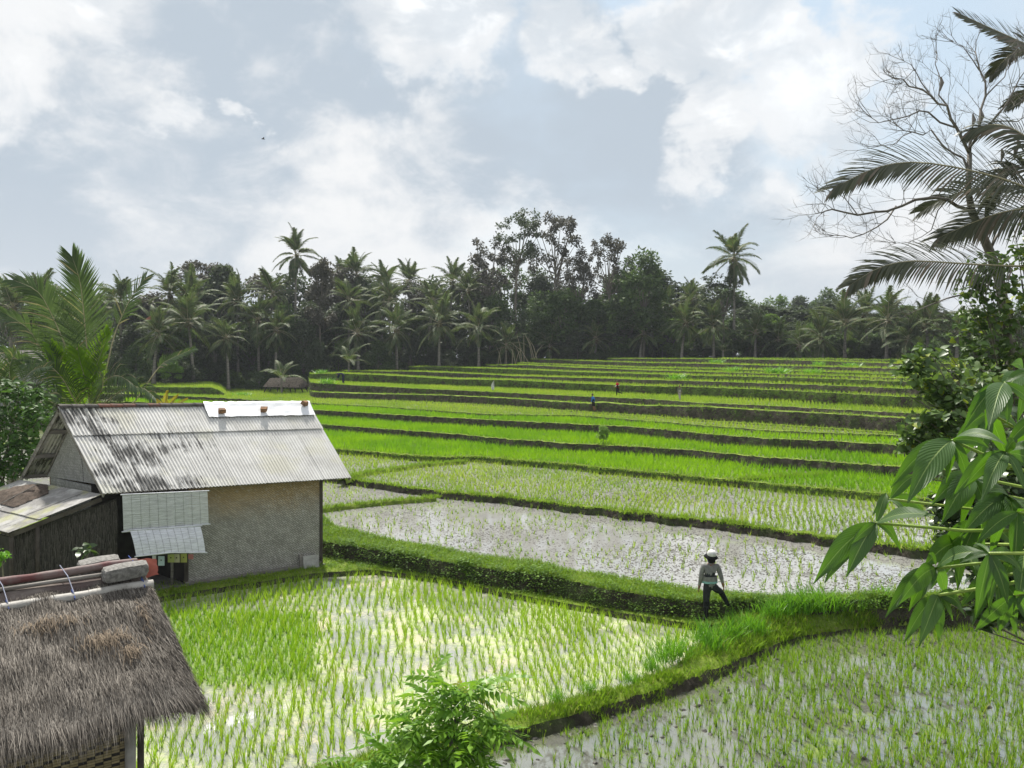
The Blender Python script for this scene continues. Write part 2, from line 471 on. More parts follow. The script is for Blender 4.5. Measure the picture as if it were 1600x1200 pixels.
TER.append(('bank', [(-2500, 29, 5.3), (440, 28.8, 5.3), (488, 27.0, 5.3), (502, 23.2, 5.3), (530, 22.8, 5.3), (605, 21.95, 5.3), (655, 21.3, 5.3), (730, 20.45, 5.3), (805, 19.75, 5.28), (880, 19.2, 5.28), (937, 18.45, 5.30), (1025, 17.9, 5.33), (1090, 17.55, 5.34), (1160, 17.6, 5.34), (1300, 17.62, 5.33), (1390, 17.75, 5.33), (1600, 18.05, 5.33), (4000, 19.2, 5.33)], 'turf', 'soil'))
TER.append(('t2', [(-2500, 30, 5.37), (440, 29.8, 5.37), (490, 28.4, 5.37), (515, 25.6, 5.37), (540, 24.8, 5.37), (605, 23.4, 5.37), (655, 22.8, 5.37), (730, 21.7, 5.37), (830, 20.7, 5.37), (875, 20.1, 5.37), (950, 19.5, 5.37), (1050, 18.7, 5.37), (1100, 18.35, 5.37), (1200, 18.0, 5.37), (1300, 18.0, 5.37), (1390, 18.1, 5.37), (1600, 18.4, 5.37), (4000, 19.6, 5.37)], 'water_mud', 'turf'))
TER.append(('t3', [(-2500, 38, 5.17), (400, 37, 5.17)] + LH([(520, 747), (600, 758), (690, 770), (780, 778), (880, 790), (1000, 804), (1180, 825), (1300, 843), (1400, 855)], 5.17) + [(1600, 20.3, 5.17), (4000, 20.5, 5.17)], 'water_mud', 'soil'))
TER.append(('t4', [(-2500, 48, 4.95), (400, 45.5, 4.95)] + LH([(525, 703), (620, 711), (700, 716), (740, 714), (800, 720), (900, 728), (1000, 738), (1100, 748), (1200, 758), (1370, 773)], 4.95) + [(1600, 25.5, 4.95), (4000, 24.5, 4.95)], 'water_far', 'turf'))
TER.append(('t5', [(-2500, 62, 4.5), (300, 57.5, 4.55)] + LH([(500, 664), (620, 673), (700, 679), (800, 688), (880, 694), (940, 697), (1000, 700), (1100, 707), (1200, 717), (1400, 731)], 4.55) + [(1600, 29.5, 4.55), (4000, 28, 4.55)], 'water_far', 'soil'))
TER.append(('t6', [(-2500, 74, 3.8), (220, 69.5, 3.85), (350, 66.5, 3.95)] + LH([(500, 642), (600, 648), (700, 654), (800, 659), (900, 664), (1000, 669), (1100, 679), (1200, 687), (1280, 690), (1400, 697)], 4.05) + [(1600, 33, 4.05), (4000, 31, 4.05)], 'water_far', 'soil'))
TER.append(('t7', [(-2500, 79, 3.4), (200, 75.5, 3.4), (330, 72.0, 3.57), (480, 68.0, 3.84)] + LH([(560, 634), (700, 644), (760, 648), (900, 650), (1000, 658), (1100, 666), (1200, 674), (1400, 682)], 3.9) + [(1600, 36, 3.9), (4000, 34, 3.9)], 'water_far', 'soil'))
TER.append(('t7b', [(-2500, 82, 2.95), (200, 79.5, 2.88), (330, 77.0, 2.85), (345, 77.5, 3.2), (356, 79, 3.8), (480, 76.5, 3.87), (600, 73.2, 3.89), (700, 69, 3.89), (800, 63.4, 3.89), (900, 58, 3.89), (1000, 54, 3.89), (1100, 49.2, 3.89), (1200, 46.5, 3.89), (1400, 41.1, 3.89), (1600, 37.2, 3.89), (4000, 35, 3.89)], 'water_far', 'turf'))
TER.append(('t8', start(492, LD([(492, 613, 77.3), (600, 616, 74), (700, 618, 70), (800, 623, 64.5), (900, 630, 58.8), (920, 631, 57.6), (940, 629, 57.2), (1000, 634, 55), (1100, 636, 50.3), (1200, 642, 47.5), (1400, 653, 42)]) + [(1600, 38, 3.2), (4000, 36, 3.2)], 0), 'turf', 'soil'))
TER.append(('t9', start(366, LD([(366, 592, 78.6), (400, 594, 78.9), (460, 597, 79), (500, 600, 79.5), (560, 603, 78), (600, 605, 76), (650, 608, 73.5), (700, 610, 71.4), (800, 615, 66.3), (900, 620, 60.8), (1000, 624, 56.5), (1100, 631, 51.6), (1200, 635, 48.8), (1300, 641, 45.8), (1400, 646, 43.2)]) + [(1600, 39.3, 2.95), (4000, 37, 2.95)], 1), 'water_far', 'soil'))
TER.append(('t10', start(488, LD([(488, 585, 92), (530, 584, 89), (600, 587, 86), (700, 593, 82), (800, 595, 77), (900, 600, 70), (1000, 604, 64.5), (1100, 606, 60.5), (1200, 610, 56), (1300, 615, 51.5), (1400, 621, 47)]) + [(1600, 42, 2.25), (4000, 39, 2.25)], 2), 'water_far', 'turf'))
TER.append(('t11', start(540, LD([(540, 580.5, 97), (640, 581, 95), (700, 583, 92), (800, 588, 84), (900, 591, 75), (1000, 594, 68.5), (1100, 597, 63), (1200, 600, 58), (1400, 608, 49)]) + [(1600, 44, 1.85), (4000, 41, 1.85)], 3), 'water_far', 'soil'))
TER.append(('t12', start(646, LD([(646, 574.5, 101.5), (660, 573.5, 101), (700, 574.5, 99), (800, 577.5, 91), (900, 582, 81), (1000, 585, 73.5), (1100, 588, 67), (1200, 590, 62), (1400, 597, 51.5)]) + [(1600, 46.2, 1.5), (4000, 43, 1.5)], 4), 'water_far', 'turf'))
TER.append(('t13', start(768, LD([(768, 571.5, 100), (820, 571, 97), (900, 575, 88), (1000, 579, 79), (1100, 582, 71), (1200, 585, 65), (1400, 592, 54)]) + [(1600, 48.5, 1.38), (4000, 45, 1.38)], 5), 'water_far', 'soil'))
TER.append(('t14', start(815, LD([(815, 568, 103), (900, 571.5, 94), (1000, 575, 84), (1100, 577, 76), (1200, 579.5, 69.5), (1400, 586, 57)]) + [(1600, 51, 1.19), (4000, 47, 1.19)], 6), 'water_far', 'turf'))
TER.append(('t15', start(835, LD([(835, 562, 106), (900, 564, 100), (1000, 567.5, 90), (1100, 569, 82), (1200, 572, 75), (1400, 577, 61)]) + [(1600, 54, 0.83), (4000, 50, 0.83)], 7), 'water_far', 'soil'))
TER.append(('t16', start(956, LD([(956, 561, 104), (1000, 561, 99), (1100, 561.5, 91), (1200, 562.5, 84), (1400, 569, 66)]) + [(1600, 58, 0.48), (4000, 53, 0.48)], 8), 'water_far', 'soil'))
TER.append(('t17', start(1130, LD([(1130, 559.5, 98), (1200, 560, 93), (1400, 563, 72)]) + [(1600, 63, 0.17), (4000, 56, 0.17)], 9), 'turf', 'turf'))

cols = np.unique(np.concatenate([np.arange(-2500, -200, 120), np.arange(-200, 1800, 5), np.arange(1800, 4000, 120)])).astype(float)
def wob(px, k):
    return np.array([vn(p / 38.0, k * 7.3) + 0.5 * vn(p / 13.0, k * 3.1 + 50) + 0.3 * vn(p / 6.0, k * 5.7 + 90) for p in px])
TD, TH = [], []                        # depth and drop below the eye of each lip, per column
for k, (nm, poly, _, _) in enumerate(TER):
    a = np.array(poly, float)
    amp = 0.07 if k < 3 else 0.26
    TD.append(np.interp(cols, a[:, 0], a[:, 1]) + wob(cols, k) * amp)
    TH.append(np.interp(cols, a[:, 0], a[:, 2]))
TD = np.array(TD); TH = np.array(TH)
for k in range(1, len(TD)): TD[k] = np.maximum(TD[k], TD[k - 1] + 0.12)
TX = (cols - CX) / F
def lips_at(px):
    return np.array([np.interp(px, cols, TD[k]) for k in range(len(TD))])
def ter_index(x, y):
    px = CX + F * x / np.maximum(y, 0.1)
    L = lips_at(px)
    return (np.asarray(y)[None] >= L).sum(0) - 1
def ground(x, y):
    """height of the terraced ground (beyond the near paddies)"""
    px = CX + F * x / y
    i = int((lips_at(np.array([px]))[:, 0] <= y).sum()) - 1
    if i < 0: return EYE - 5.8
    return EYE - float(np.interp(px, cols, TH[i]))

def strip(rows_D, rows_z):
    n = len(cols); V = []
    for D, z in zip(rows_D, rows_z): V.append(np.stack([TX * D, D, z], 1))
    Fc = []
    a = np.arange(n - 1)
    for r in range(len(rows_D) - 1):
        Fc.append(np.stack([r * n + a, r * n + a + 1, (r + 1) * n + a + 1, (r + 1) * n + a], 1))
    return np.concatenate(V), np.concatenate(Fc)

def build_terraces():
    nT = len(TER)
    for k, (nm, _, top, bank) in enumerate(TER):
        zt = EYE - TH[k]
        zb = (EYE - TH[k - 1]) if k else np.full_like(zt, EYE - 6.15)
        nxt = TD[k + 1] if k + 1 < nT else np.full_like(zt, 900.0)
        is_field = top.startswith('water')
        lip_h = 0.05 if is_field else 0.0
        w = np.minimum(0.45, (nxt - TD[k]) * 0.35)
        rise = np.maximum(zt - zb, 0.02)
        # flat field
        rows = [TD[k] + w * 0.7, (TD[k] + w + nxt) * 0.5, nxt + 0.05]
        if k + 1 == nT: rows = [TD[k] + w * 0.7, TD[k] + 6, np.full_like(zt, 160.0), np.full_like(zt, 900.0)]
        if nm == 't2': rows[0] = TD[k] - 0.03
        V, Fc = strip(rows, [zt] * len(rows))
        fld = mesh_obj('paddy_water' if is_field else 'terrace_path', V, Fc, M[top])
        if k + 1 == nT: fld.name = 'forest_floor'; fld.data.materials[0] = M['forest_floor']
        tag(fld, kind='structure')
        if nm == 't2': continue          # its water simply meets the grass of the bank
        # front bank, undercut and lumpy
        bn = lambda s, a: np.array([vn(p / 9.0, s + k * 11.0) + .7 * vn(p / 3.7, s + k * 5.0) for p in cols]) * a
        g = min(1.0, 1.0)
        rows_D = [TD[k] - 0.10 - 0.22 * rise, TD[k] - 0.08 - 0.12 * rise + bn(1, 0.06), TD[k] - 0.03 - 0.04 * rise + bn(2, 0.06), TD[k] + bn(3, 0.03)]
        ln = bn(6, 0.02 if k < 4 else 0.055)
        rows_z = [zb - 0.06, zb + rise * 0.4, zb + rise * 0.8, zt + lip_h + ln]
        V, Fc = strip(rows_D, rows_z)
        mesh_obj('bank_face', V, Fc, M['soil' if bank == 'soil' else 'bank_green'], fld, smooth=True)
        # turf-covered rim along the edge
        rows_D = [TD[k] + bn(3, 0.03), TD[k] + w * 0.4, TD[k] + w * 0.8, TD[k] + w]
        rows_z = [zt + lip_h + ln, zt + lip_h + 0.02 + bn(4, 0.025) + ln * .5, zt + lip_h * 0.6 + bn(5, 0.02), zt - 0.05]
        V, Fc = strip(rows_D, rows_z)
        mesh_obj('bank_rim', V, Fc, M['turf'], fld, smooth=True)
build_terraces()

# wide base sheet to the horizon
gs = mesh_obj('ground', [(-3000, -400, -0.35), (3000, -400, -0.35), (3000, 5000, -0.35), (-3000, 5000, -0.35)], [(0, 1, 2, 3)], M['dark_ground'])
tag(gs, kind='structure')
# the two near paddies
Z1, Z0 = EYE - 5.80, EYE - 5.90
LIP = [(2600, 5.72, 19.4), (1900, 5.70, 18.6), (1600, 5.82, 17.9), (1390, 5.82, 17.5), (1300, 5.81, 17.15), (1230, 5.80, 16.6), (1190, 5.77, 15.9), (1150, 5.74, 15.3), (1080, 5.72, 14.4), (1000, 5.72, 13.67), (900, 5.72, 12.93), (780, 5.72, 12.26), (650, 5.72, 11.5), (500, 5.72, 10.6), (300, 5.74, 9.2), (60, 5.76, 7.6)]
INN = [(2600, 5.5, 19.55), (1900, 5.5, 18.8), (1600, 5.5, 18.1), (1390, 5.5, 17.78), (1300, 5.5, 17.62), (1200, 5.55, 17.55), (1118, 5.68, 17.2), (1092, 5.76, 16.3), (1060, 5.79, 15.0), (985, 5.79, 14.2), (880, 5.79, 13.45), (755, 5.79, 12.75), (620, 5.79, 12.0), (460, 5.79, 11.1), (270, 5.79, 9.7), (30, 5.79, 8.0)]
def resample(lst, n):
    a = np.array([((p - CX) / F * D, D, EYE - h) for p, h, D in lst])
    s = np.concatenate([[0], np.cumsum(np.linalg.norm(np.diff(a, axis=0), axis=1))])
    return a, s
lipw, _ = resample(LIP, 0); innw, _ = resample(INN, 0)
def densify(a, m=14):
    out = []
    for i in range(len(a) - 1):
        for j in range(m): out.append(a[i] + (a[i + 1] - a[i]) * j / m)
    out.append(a[-1]); out = np.array(out)
    k = np.ones(9) / 9
    sm = out.copy()
    for c in range(3):
        pad = np.concatenate([np.full(4, out[0, c]), out[:, c], np.full(4, out[-1, c])]); sm[:, c] = np.convolve(pad, k, 'valid')
    return sm
lipd, innd = densify(lipw), densify(innw)
def build_near():
    # right paddy: lies lowest, runs under everything near
    V = [(-40, -12, Z0), (45, -12, Z0), (45, 21, Z0), (-40, 21, Z0)]
    o = mesh_obj('paddy_water', V, [(0, 1, 2, 3)], M['water_right']); tag(o, kind='structure')
    # left paddy: bounded by the curved bund and the ledge below the bank
    lip0 = np.stack([TX * TD[0], TD[0], np.full_like(TX, Z1)], 1)
    sel = (cols >= -1500) & (cols <= 1112)
    top = lip0[sel] + np.array([0, 0.25, 0])
    mid = (lipd + innd) / 2
    bsel = mid[(CX + F * mid[:, 0] / mid[:, 1] < 1112)]
    poly = [tuple(p) for p in top] + [(p[0], p[1], Z1) for p in bsel] + [(-9, 5.5, Z1), (-30, 5.5, Z1)]
    o = mesh_obj('paddy_water', poly, [tuple(range(len(poly)))[::-1]], M['water_near']); tag(o, kind='structure')
    bpoly = np.array(poly)
    # the curved bund between them
    n = len(lipd); rows = []
    d = innd - lipd; wd = np.linalg.norm(d[:, :2], axis=1)[:, None]; u = d / np.maximum(wd, 1e-3); u[:, 2] = 0
    nz = lambda s, a: np.array([vn(i * 0.35, s) + 0.5 * vn(i * 1.1, s + 9) for i in range(n)])[:, None] * a
    def row(f, off, dz, a=0.03, s=0):
        p = lipd + d * f + u * off + nz(s, a) * u
        p[:, 2] = (lipd[:, 2] + d[:, 2] * f) + dz + nz(s + 3, a * 0.6)[:, 0]
        return p
    r0 = row(0, -0.16, 0, 0.04, 1); r0[:, 2] = Z0 - 0.05
    rows = [r0, row(0, -0.10, -0.11, 0.08, 2), row(0, -0.02, -0.02, 0.06, 3)]
    V = np.concatenate(rows); a = np.arange(n - 1)
    Fc = np.concatenate([np.stack([r * n + a, (r + 1) * n + a, (r + 1) * n + a + 1, r * n + a + 1], 1) for r in range(2)])
    bund = mesh_obj('earth_bund', V, Fc, M['soil'], smooth=True); tag(bund, kind='structure')
    rows = [row(0, -0.02, -0.02, 0.06, 3), row(0.2, 0, 0.04, 0.03, 5), row(0.5, 0, 0.06, 0.04, 7), row(0.8, 0, 0.03, 0.04, 9), row(1.0, 0.05, -0.08, 0.03, 11)]
    V = np.concatenate(rows)
    Fc = np.concatenate([np.stack([r * n + a, (r + 1) * n + a, (r + 1) * n + a + 1, r * n + a + 1], 1) for r in range(4)])
    mesh_obj('bund_top', V, Fc, M['turf'], bund, smooth=True)
    return bpoly, rows
NEAR_POLY, BUND_ROWS = build_near()
# small cross bunds inside the flooded paddies
def cross_bund(pts, z, w=0.22, hgt=0.16, mat='turf'):
    p = densify(np.array([((px - CX) / F * (h * F / (py - Y0)), h * F / (py - Y0), z) for px, py, h in pts]), 10)
    n = len(p); t = np.gradient(p[:, :2], axis=0); t /= np.linalg.norm(t, axis=1)[:, None]
    nn = np.stack([t[:, 1], -t[:, 0]], 1); rows = []
    for off, dz in ((-w, -0.06), (-w * 0.7, hgt * 0.7), (0, hgt), (w * 0.7, hgt * 0.7), (w, -0.06)):
        q = p.copy(); wv = np.array([vn(i * 0.4, off * 9) for i in range(n)])
        q[:, :2] += nn * (off + wv * 0.04)[:, None]; q[:, 2] = z + dz + wv * 0.03
        rows.append(q)
    a = np.arange(n - 1)
    Fc = np.concatenate([np.stack([r * n + a, r * n + a + 1, (r + 1) * n + a + 1, (r + 1) * n + a], 1) for r in range(4)])
    o = mesh_obj('earth_bund', np.concatenate(rows), Fc, M[mat], smooth=True); tag(o, kind='structure')
    return p, hgt
XB = []
XB.append(cross_bund([(440, 806, 5.3), (500, 797, 5.3), (600, 785, 5.3), (690, 779, 5.3)], EYE - 5.37))
XB.append(cross_bund([(530, 752, 5.1), (560, 742, 5.1), (620, 733, 5.1), (670, 726, 5.1), (730, 722, 5.1)], EYE - 5.17))
XB.append(cross_bund([(1150, 750, 4.9), (1220, 745.5, 4.9), (1300, 741, 4.9)], EYE - 4.95, 0.12, 0.12))
# ------------------------------------------------------------------ blades: rice, grass, herbs
def blade_tmpl(n, hmin, hmax, w, spread, lean, seg=2, base=0.0):
    """a clump of n tapering blades, about 1 m tall (scaled on placing)"""
    V, Fc = [], []
    for i in range(n):
        a = random.uniform(0, 2 * math.pi); h = random.uniform(hmin, hmax); l = random.uniform(0.3, 1.0) * lean
        bx, by = random.gauss(0, base), random.gauss(0, base)
        dx, dy = math.cos(a), math.sin(a); wa = a + random.uniform(-0.9, 0.9) + math.pi / 2
        wx, wy = math.cos(wa) * w / 2, math.sin(wa) * w / 2
        b = len(V)
        for s in range(seg):
            f = s / seg; r = spread * f + l * f * f
            ww = 1.0 if s == 0 else 1.0 - 0.35 * f
            cx, cy, z = bx + dx * r, by + dy * r, h * f * (1 - 0.12 * f * l)
            V += [(cx - wx * ww, cy - wy * ww, z), (cx + wx * ww, cy + wy * ww, z)]
        r = spread + l
        V.append((bx + dx * r, by + dy * r, h * (1 - 0.25 * l)))
        for s in range(seg - 1):
            q = b + 2 * s; Fc += [(q, q + 1, q + 3), (q, q + 3, q + 2)]
        q = b + 2 * (seg - 1); Fc.append((q, q + 1, q + 2))
    return np.array(V, float), np.array(Fc, int)
RICE_T = [blade_tmpl(9, 0.5, 1.0, 0.036, 0.08, 0.28, 2, 0.04) for _ in range(6)]
RICE_FAR = [blade_tmpl(6, 0.55, 1.0, 0.10, 0.12, 0.30, 1, 0.08) for _ in range(5)]
GRASS_T = [blade_tmpl(5, 0.4, 1.0, 0.07, 0.15, 0.5, 2, 0.12) for _ in range(6)]
GRASS_FAR = [blade_tmpl(4, 0.4, 1.0, 0.16, 0.2, 0.5, 1, 0.25) for _ in range(5)]
def herb_tmpl(n, r):
    V, Fc = [], []
    for i in range(n):
        a = random.uniform(0, 6.28); rr = r * math.sqrt(random.random()); s = random.uniform(0.16, 0.34)
        c = Vector((rr * math.cos(a), rr * math.sin(a), random.uniform(0.05, 0.8)))
        d = Vector((math.cos(a), math.sin(a), random.uniform(-0.5, 0.4))).normalized(); sd = d.cross(Vector((0, 0, 1))).normalized()
        b = len(V); V += [c, c + d * s * 0.5 + sd * s * 0.32, c + d * s, c + d * s * 0.5 - sd * s * 0.32]
        Fc += [(b, b + 1, b + 2), (b, b + 2, b + 3)]
    return np.array([tuple(v) for v in V], float), np.array(Fc, int)
HERB_T = [herb_tmpl(9, 0.6) for _ in range(6)]

def in_poly(x, y, poly):
    inside = np.zeros(len(x), bool); n = len(poly); j = n - 1
    for i in range(n):
        xi, yi, xj, yj = poly[i][0], poly[i][1], poly[j][0], poly[j][1]
        c = ((yi > y) != (yj > y)); d = (xj - xi) * (y - yi) / ((yj - yi) if abs(yj - yi) > 1e-9 else 1e-9) + xi
        inside ^= c & (x < d); j = i
    return inside
def grid(x0, x1, y0, y1, s, ang, jit, s2=None):
    """planting grid: rows s apart turned by ang, hand-planted wobble"""
    s2 = s2 or s
    cx, cy = (x0 + x1) / 2, (y0 + y1) / 2; r = math.hypot(x1 - x0, y1 - y0) / 2
    a = np.arange(-r, r, s); b = np.arange(-r, r, s2); A, B = np.meshgrid(a, b); A, B = A.ravel(), B.ravel()
    A = A + 0.05 * np.sin(B * 1.3) + rng.normal(0, jit, len(A)); B = B + 0.06 * np.sin(A * 0.9) + rng.normal(0, jit, len(B))
    c, si = math.cos(ang), math.sin(ang)
    x, y = cx + A * c - B * si, cy + A * si + B * c
    k = (x > x0) & (x < x1) & (y > y0) & (y < y1)
    return x[k], y[k]
def fnoise(x, y, s, seed):
    return np.array([vn(a * s, b * s, seed) for a, b in zip(x, y)])
def view_px(x, y): return CX + F * x / y

def place_near():
    pts = []      # (x, y, z, scale, material)
    # left paddy
    x, y = grid(-11, 6, 7.5, 23, 0.168, 0.16, 0.026)
    lip = lips_at(view_px(x, y))[0]
    k = in_poly(x, y, NEAR_POLY) & (y < lip - 0.22) & (view_px(x, y) > 150)
    inn = np.interp(view_px(x, y), [p[0] for p in INN][::-1], [p[2] for p in INN][::-1])
    k &= (view_px(x, y) > 1105) | (y > inn + 0.18)
    x, y = x[k], y[k]
    nv = fnoise(x, y, 0.45, 3.0); nv2 = fnoise(x, y, 1.4, 8.0)
    keep = rng.random(len(x)) < np.clip(0.86 + nv * 0.5, 0.45, 1)
    x, y, nv = x[keep], y[keep], nv[keep]
    s = 0.30 * (1 + nv * 0.35) * rng.uniform(0.75, 1.2, len(x)) * np.where(y > 16.5, 1.12, 1.0)
    A = np.stack([x, y, np.full_like(x, Z1 - 0.01)], 1)
    # the seed bed by the hut is closer planted
    x2, y2 = grid(-10, -3, 13.7, 18.6, 0.115, 0.16, 0.03)
    e = x2 + 0.245 * y2 + 0.25 * fnoise(x2, y2, 0.7, 4.0)
    k = (e < 0) & (y2 > 14.2 + 0.5 * fnoise(x2, y2, 0.8, 1.0)) & (y2 < 18.2) & in_poly(x2, y2, NEAR_POLY) & (y2 < lips_at(view_px(x2, y2))[0] - 0.4)
    x2, y2 = x2[k], y2[k]
    B = np.stack([x2, y2, np.full_like(x2, Z1 - 0.01)], 1); sB = 0.23 * rng.uniform(0.7, 1.15, len(x2))
    # right paddy
    x3, y3 = grid(-6, 13.5, 7.5, 17.6, 0.125, -0.5, 0.045)
    lipD = np.interp(view_px(x3, y3), [p[0] for p in LIP][::-1], [p[2] for p in LIP][::-1])
    k = (y3 < lipD - 0.32) & (view_px(x3, y3) > 480) & (view_px(x3, y3) < 1720)
    x3, y3, ld = x3[k], y3[k], lipD[k]
    d3 = fnoise(x3, y3, 0.5, 11.0) + 0.4 * fnoise(x3, y3, 1.5, 15.0) + np.clip((x3 - 1.5) * 0.12, -0.35, 0.5) - np.clip(0.5 - (ld - y3) * 0.35, 0, 0.5)
    keep = rng.random(len(x3)) < np.clip(0.68 + d3 * 0.85, 0.08, 0.98)
    x3, y3, d3 = x3[keep], y3[keep], d3[keep]
    C = np.stack([x3, y3, np.full_like(x3, Z0 - 0.01)], 1); sC = 0.25 * (1 + 0.2 * d3) * rng.uniform(0.6, 1.2, len(x3))
    allp = np.concatenate([A, C]); alls = np.concatenate([s, sC])
    px = view_px(allp[:, 0], allp[:, 1]); py = Y0 + F * (EYE - allp[:, 2]) / allp[:, 1]
    seen = (px > 5) & (px < 1595) & (py < 1195) & ~((px < 335) & (py > 1000)) & ~((px > 1370) & (py < 1010)) & ~((px > 560) & (px < 790) & (py > 1050))
    size = alls / allp[:, 1] * seen
    order = np.argsort(-size); top = order[:300]; rest = np.setdiff1d(np.arange(len(allp)), top)
    me = [make_mesh('rice_plant', V * 1.0, Fc, M['rice']) for V, Fc in RICE_T]; me_low = [make_mesh('rice_plant', V * 1.0, Fc, M['rice_low']) for V, Fc in RICE_T]
    for i in top:
        left = allp[i, 2] > Z0 + 0.05
        o = inst('rice_plant', (me if left else me_low)[random.randrange(6)], None, allp[i], (random.gauss(0, .06), random.gauss(0, .06), random.uniform(0, 6.28)), float(alls[i]))
        if left: tag(o, 'young rice plant standing in the pale scummed water of the paddy below the huts', 'rice plant', 'rice plants in the scummed paddy')
        else: tag(o, 'young rice plant in the weedy paddy on the low side of the curved bund', 'rice plant', 'rice plants in the weedy low paddy')
    for low in (False, True):
        ii = rest[(allp[rest, 2] < Z0 + 0.05) == low]; n = len(ii)
        V, Fc = scatter(RICE_T, allp[ii], rng.uniform(0, 6.28, n), alls[ii], rng.normal(0, 0.10, (n, 2)))
        tag(mesh_obj('rice_seedlings', V, Fc, M['rice_low' if low else 'rice']), 'young rice filling the weedy low paddy below the bund' if low else 'rows of young rice filling the scummed paddy below the huts', 'rice', kind='stuff')
    n = len(B)
    V, Fc = scatter(RICE_T, B, rng.uniform(0, 6.28, n), sB, rng.normal(0, 0.1, (n, 2)))
    tag(mesh_obj('rice_seedlings', V, Fc, M['rice_bright']), 'close-planted dark green seed bed of rice beside the thatched hut', 'rice', kind='stuff')
place_near()

STYLE = {  # spacing, second spacing, height, material, keep, near template
    't2': (0.26, 0.30, 0.22, 'rice_pale', 0.56, True), 't3': (0.19, 0.22, 0.28, 'rice_pale', 0.72, True),
    't4': (0.19, 0.19, 0.36, 'rice_bright', 1.0, False), 't5': (0.19, 0.20, 0.36, 'rice_bright', 1.0, False), 't6': (0.20, 0.21, 0.34, 'rice_bright', 1.0, False),
    't7': (0.23, 0.25, 0.26, 'rice_pale', 0.9, False), 't7b': (0.26, 0.29, 0.28, 'rice_pale', 0.92, False), 't9': (0.23, 0.25, 0.30, 'rice_pale', 0.95, False),
    't10': (0.27, 0.3, 0.3, 'rice_pale', 0.95, False), 't11': (0.3, 0.3, 0.3, 'rice_pale', 0.9, False), 't12': (0.3, 0.32, 0.3, 'rice_pale', 0.9, False),
    't13': (0.32, 0.32, 0.3, 'rice_pale', 0.9, False), 't14': (0.32, 0.34, 0.3, 'rice_pale', 0.9, False), 't15': (0.34, 0.34, 0.3, 'rice_pale', 0.9, False), 't16': (0.36, 0.36, 0.3, 'rice_pale', 0.8, False)}
def place_terraces():
    for k, (nm, _, _, _) in enumerate(TER):
        if nm not in STYLE: continue
        s1, s2, hgt, mat, kp, near = STYLE[nm]
        vis = (cols > -30) & (cols < 1640) & (TD[k] < 112)
        nxt = TD[k + 1]
        x0, x1 = (TX * TD[k])[vis].min() - 4, (TX * np.minimum(nxt, 110))[vis].max() + 4
        y0, y1 = TD[k][vis].min(), np.minimum(nxt, 108)[vis].max()
        x, y = grid(x0, x1, y0, y1, s1, -0.32, s1 * 0.13, s2)
        px = view_px(x, y)
        v = (px > (490 if nm in ('t2', 't3', 't4', 't5') else 195)) & (px < 1760)
        x, y, px = x[v], y[v], px[v]
        a, b = np.interp(px, cols, TD[k]), np.interp(px, cols, nxt)
        v = (y > a + 0.42) & (y < b - 0.15) & (y < 108)
        if nm in ('t10', 't11', 't12', 't13', 't14', 't15', 't16'): v &= (y < a + 4.5)       # further in, the field is hidden by its own rim
        x, y, px = x[v], y[v], px[v]
        if near:
            dn = fnoise(x, y, 0.35, 21.0 + k) * 0.6 + fnoise(x, y, 1.1, 31.0) * 0.3
            if nm == 't3': dn += 0.12
            v = rng.random(len(x)) < np.clip(kp + dn, 0.08, 1)
        else: v = rng.random(len(x)) < kp
        x, y, px = x[v], y[v], px[v]
        z = EYE - np.interp(px, cols, TH[k]) - 0.01
        n = len(x)
        if n == 0: continue
        s = hgt * rng.uniform(0.7, 1.15, n) * (1 + 0.12 * fnoise(x, y, 0.3, 5.0))
        V, Fc = scatter(RICE_FAR, np.stack([x, y, z], 1), rng.uniform(0, 6.28, n), s, rng.normal(0, 0.1, (n, 2)))
        lab = {'rice_bright': 'dense bright green rice filling a terrace of the slope', 'rice_pale': 'rows of pale young rice planted on a terrace'}[mat]
        tag(mesh_obj('rice_seedlings', V, Fc, M[mat]), lab, 'rice', 'rice on the terraces', 'stuff')
place_terraces()

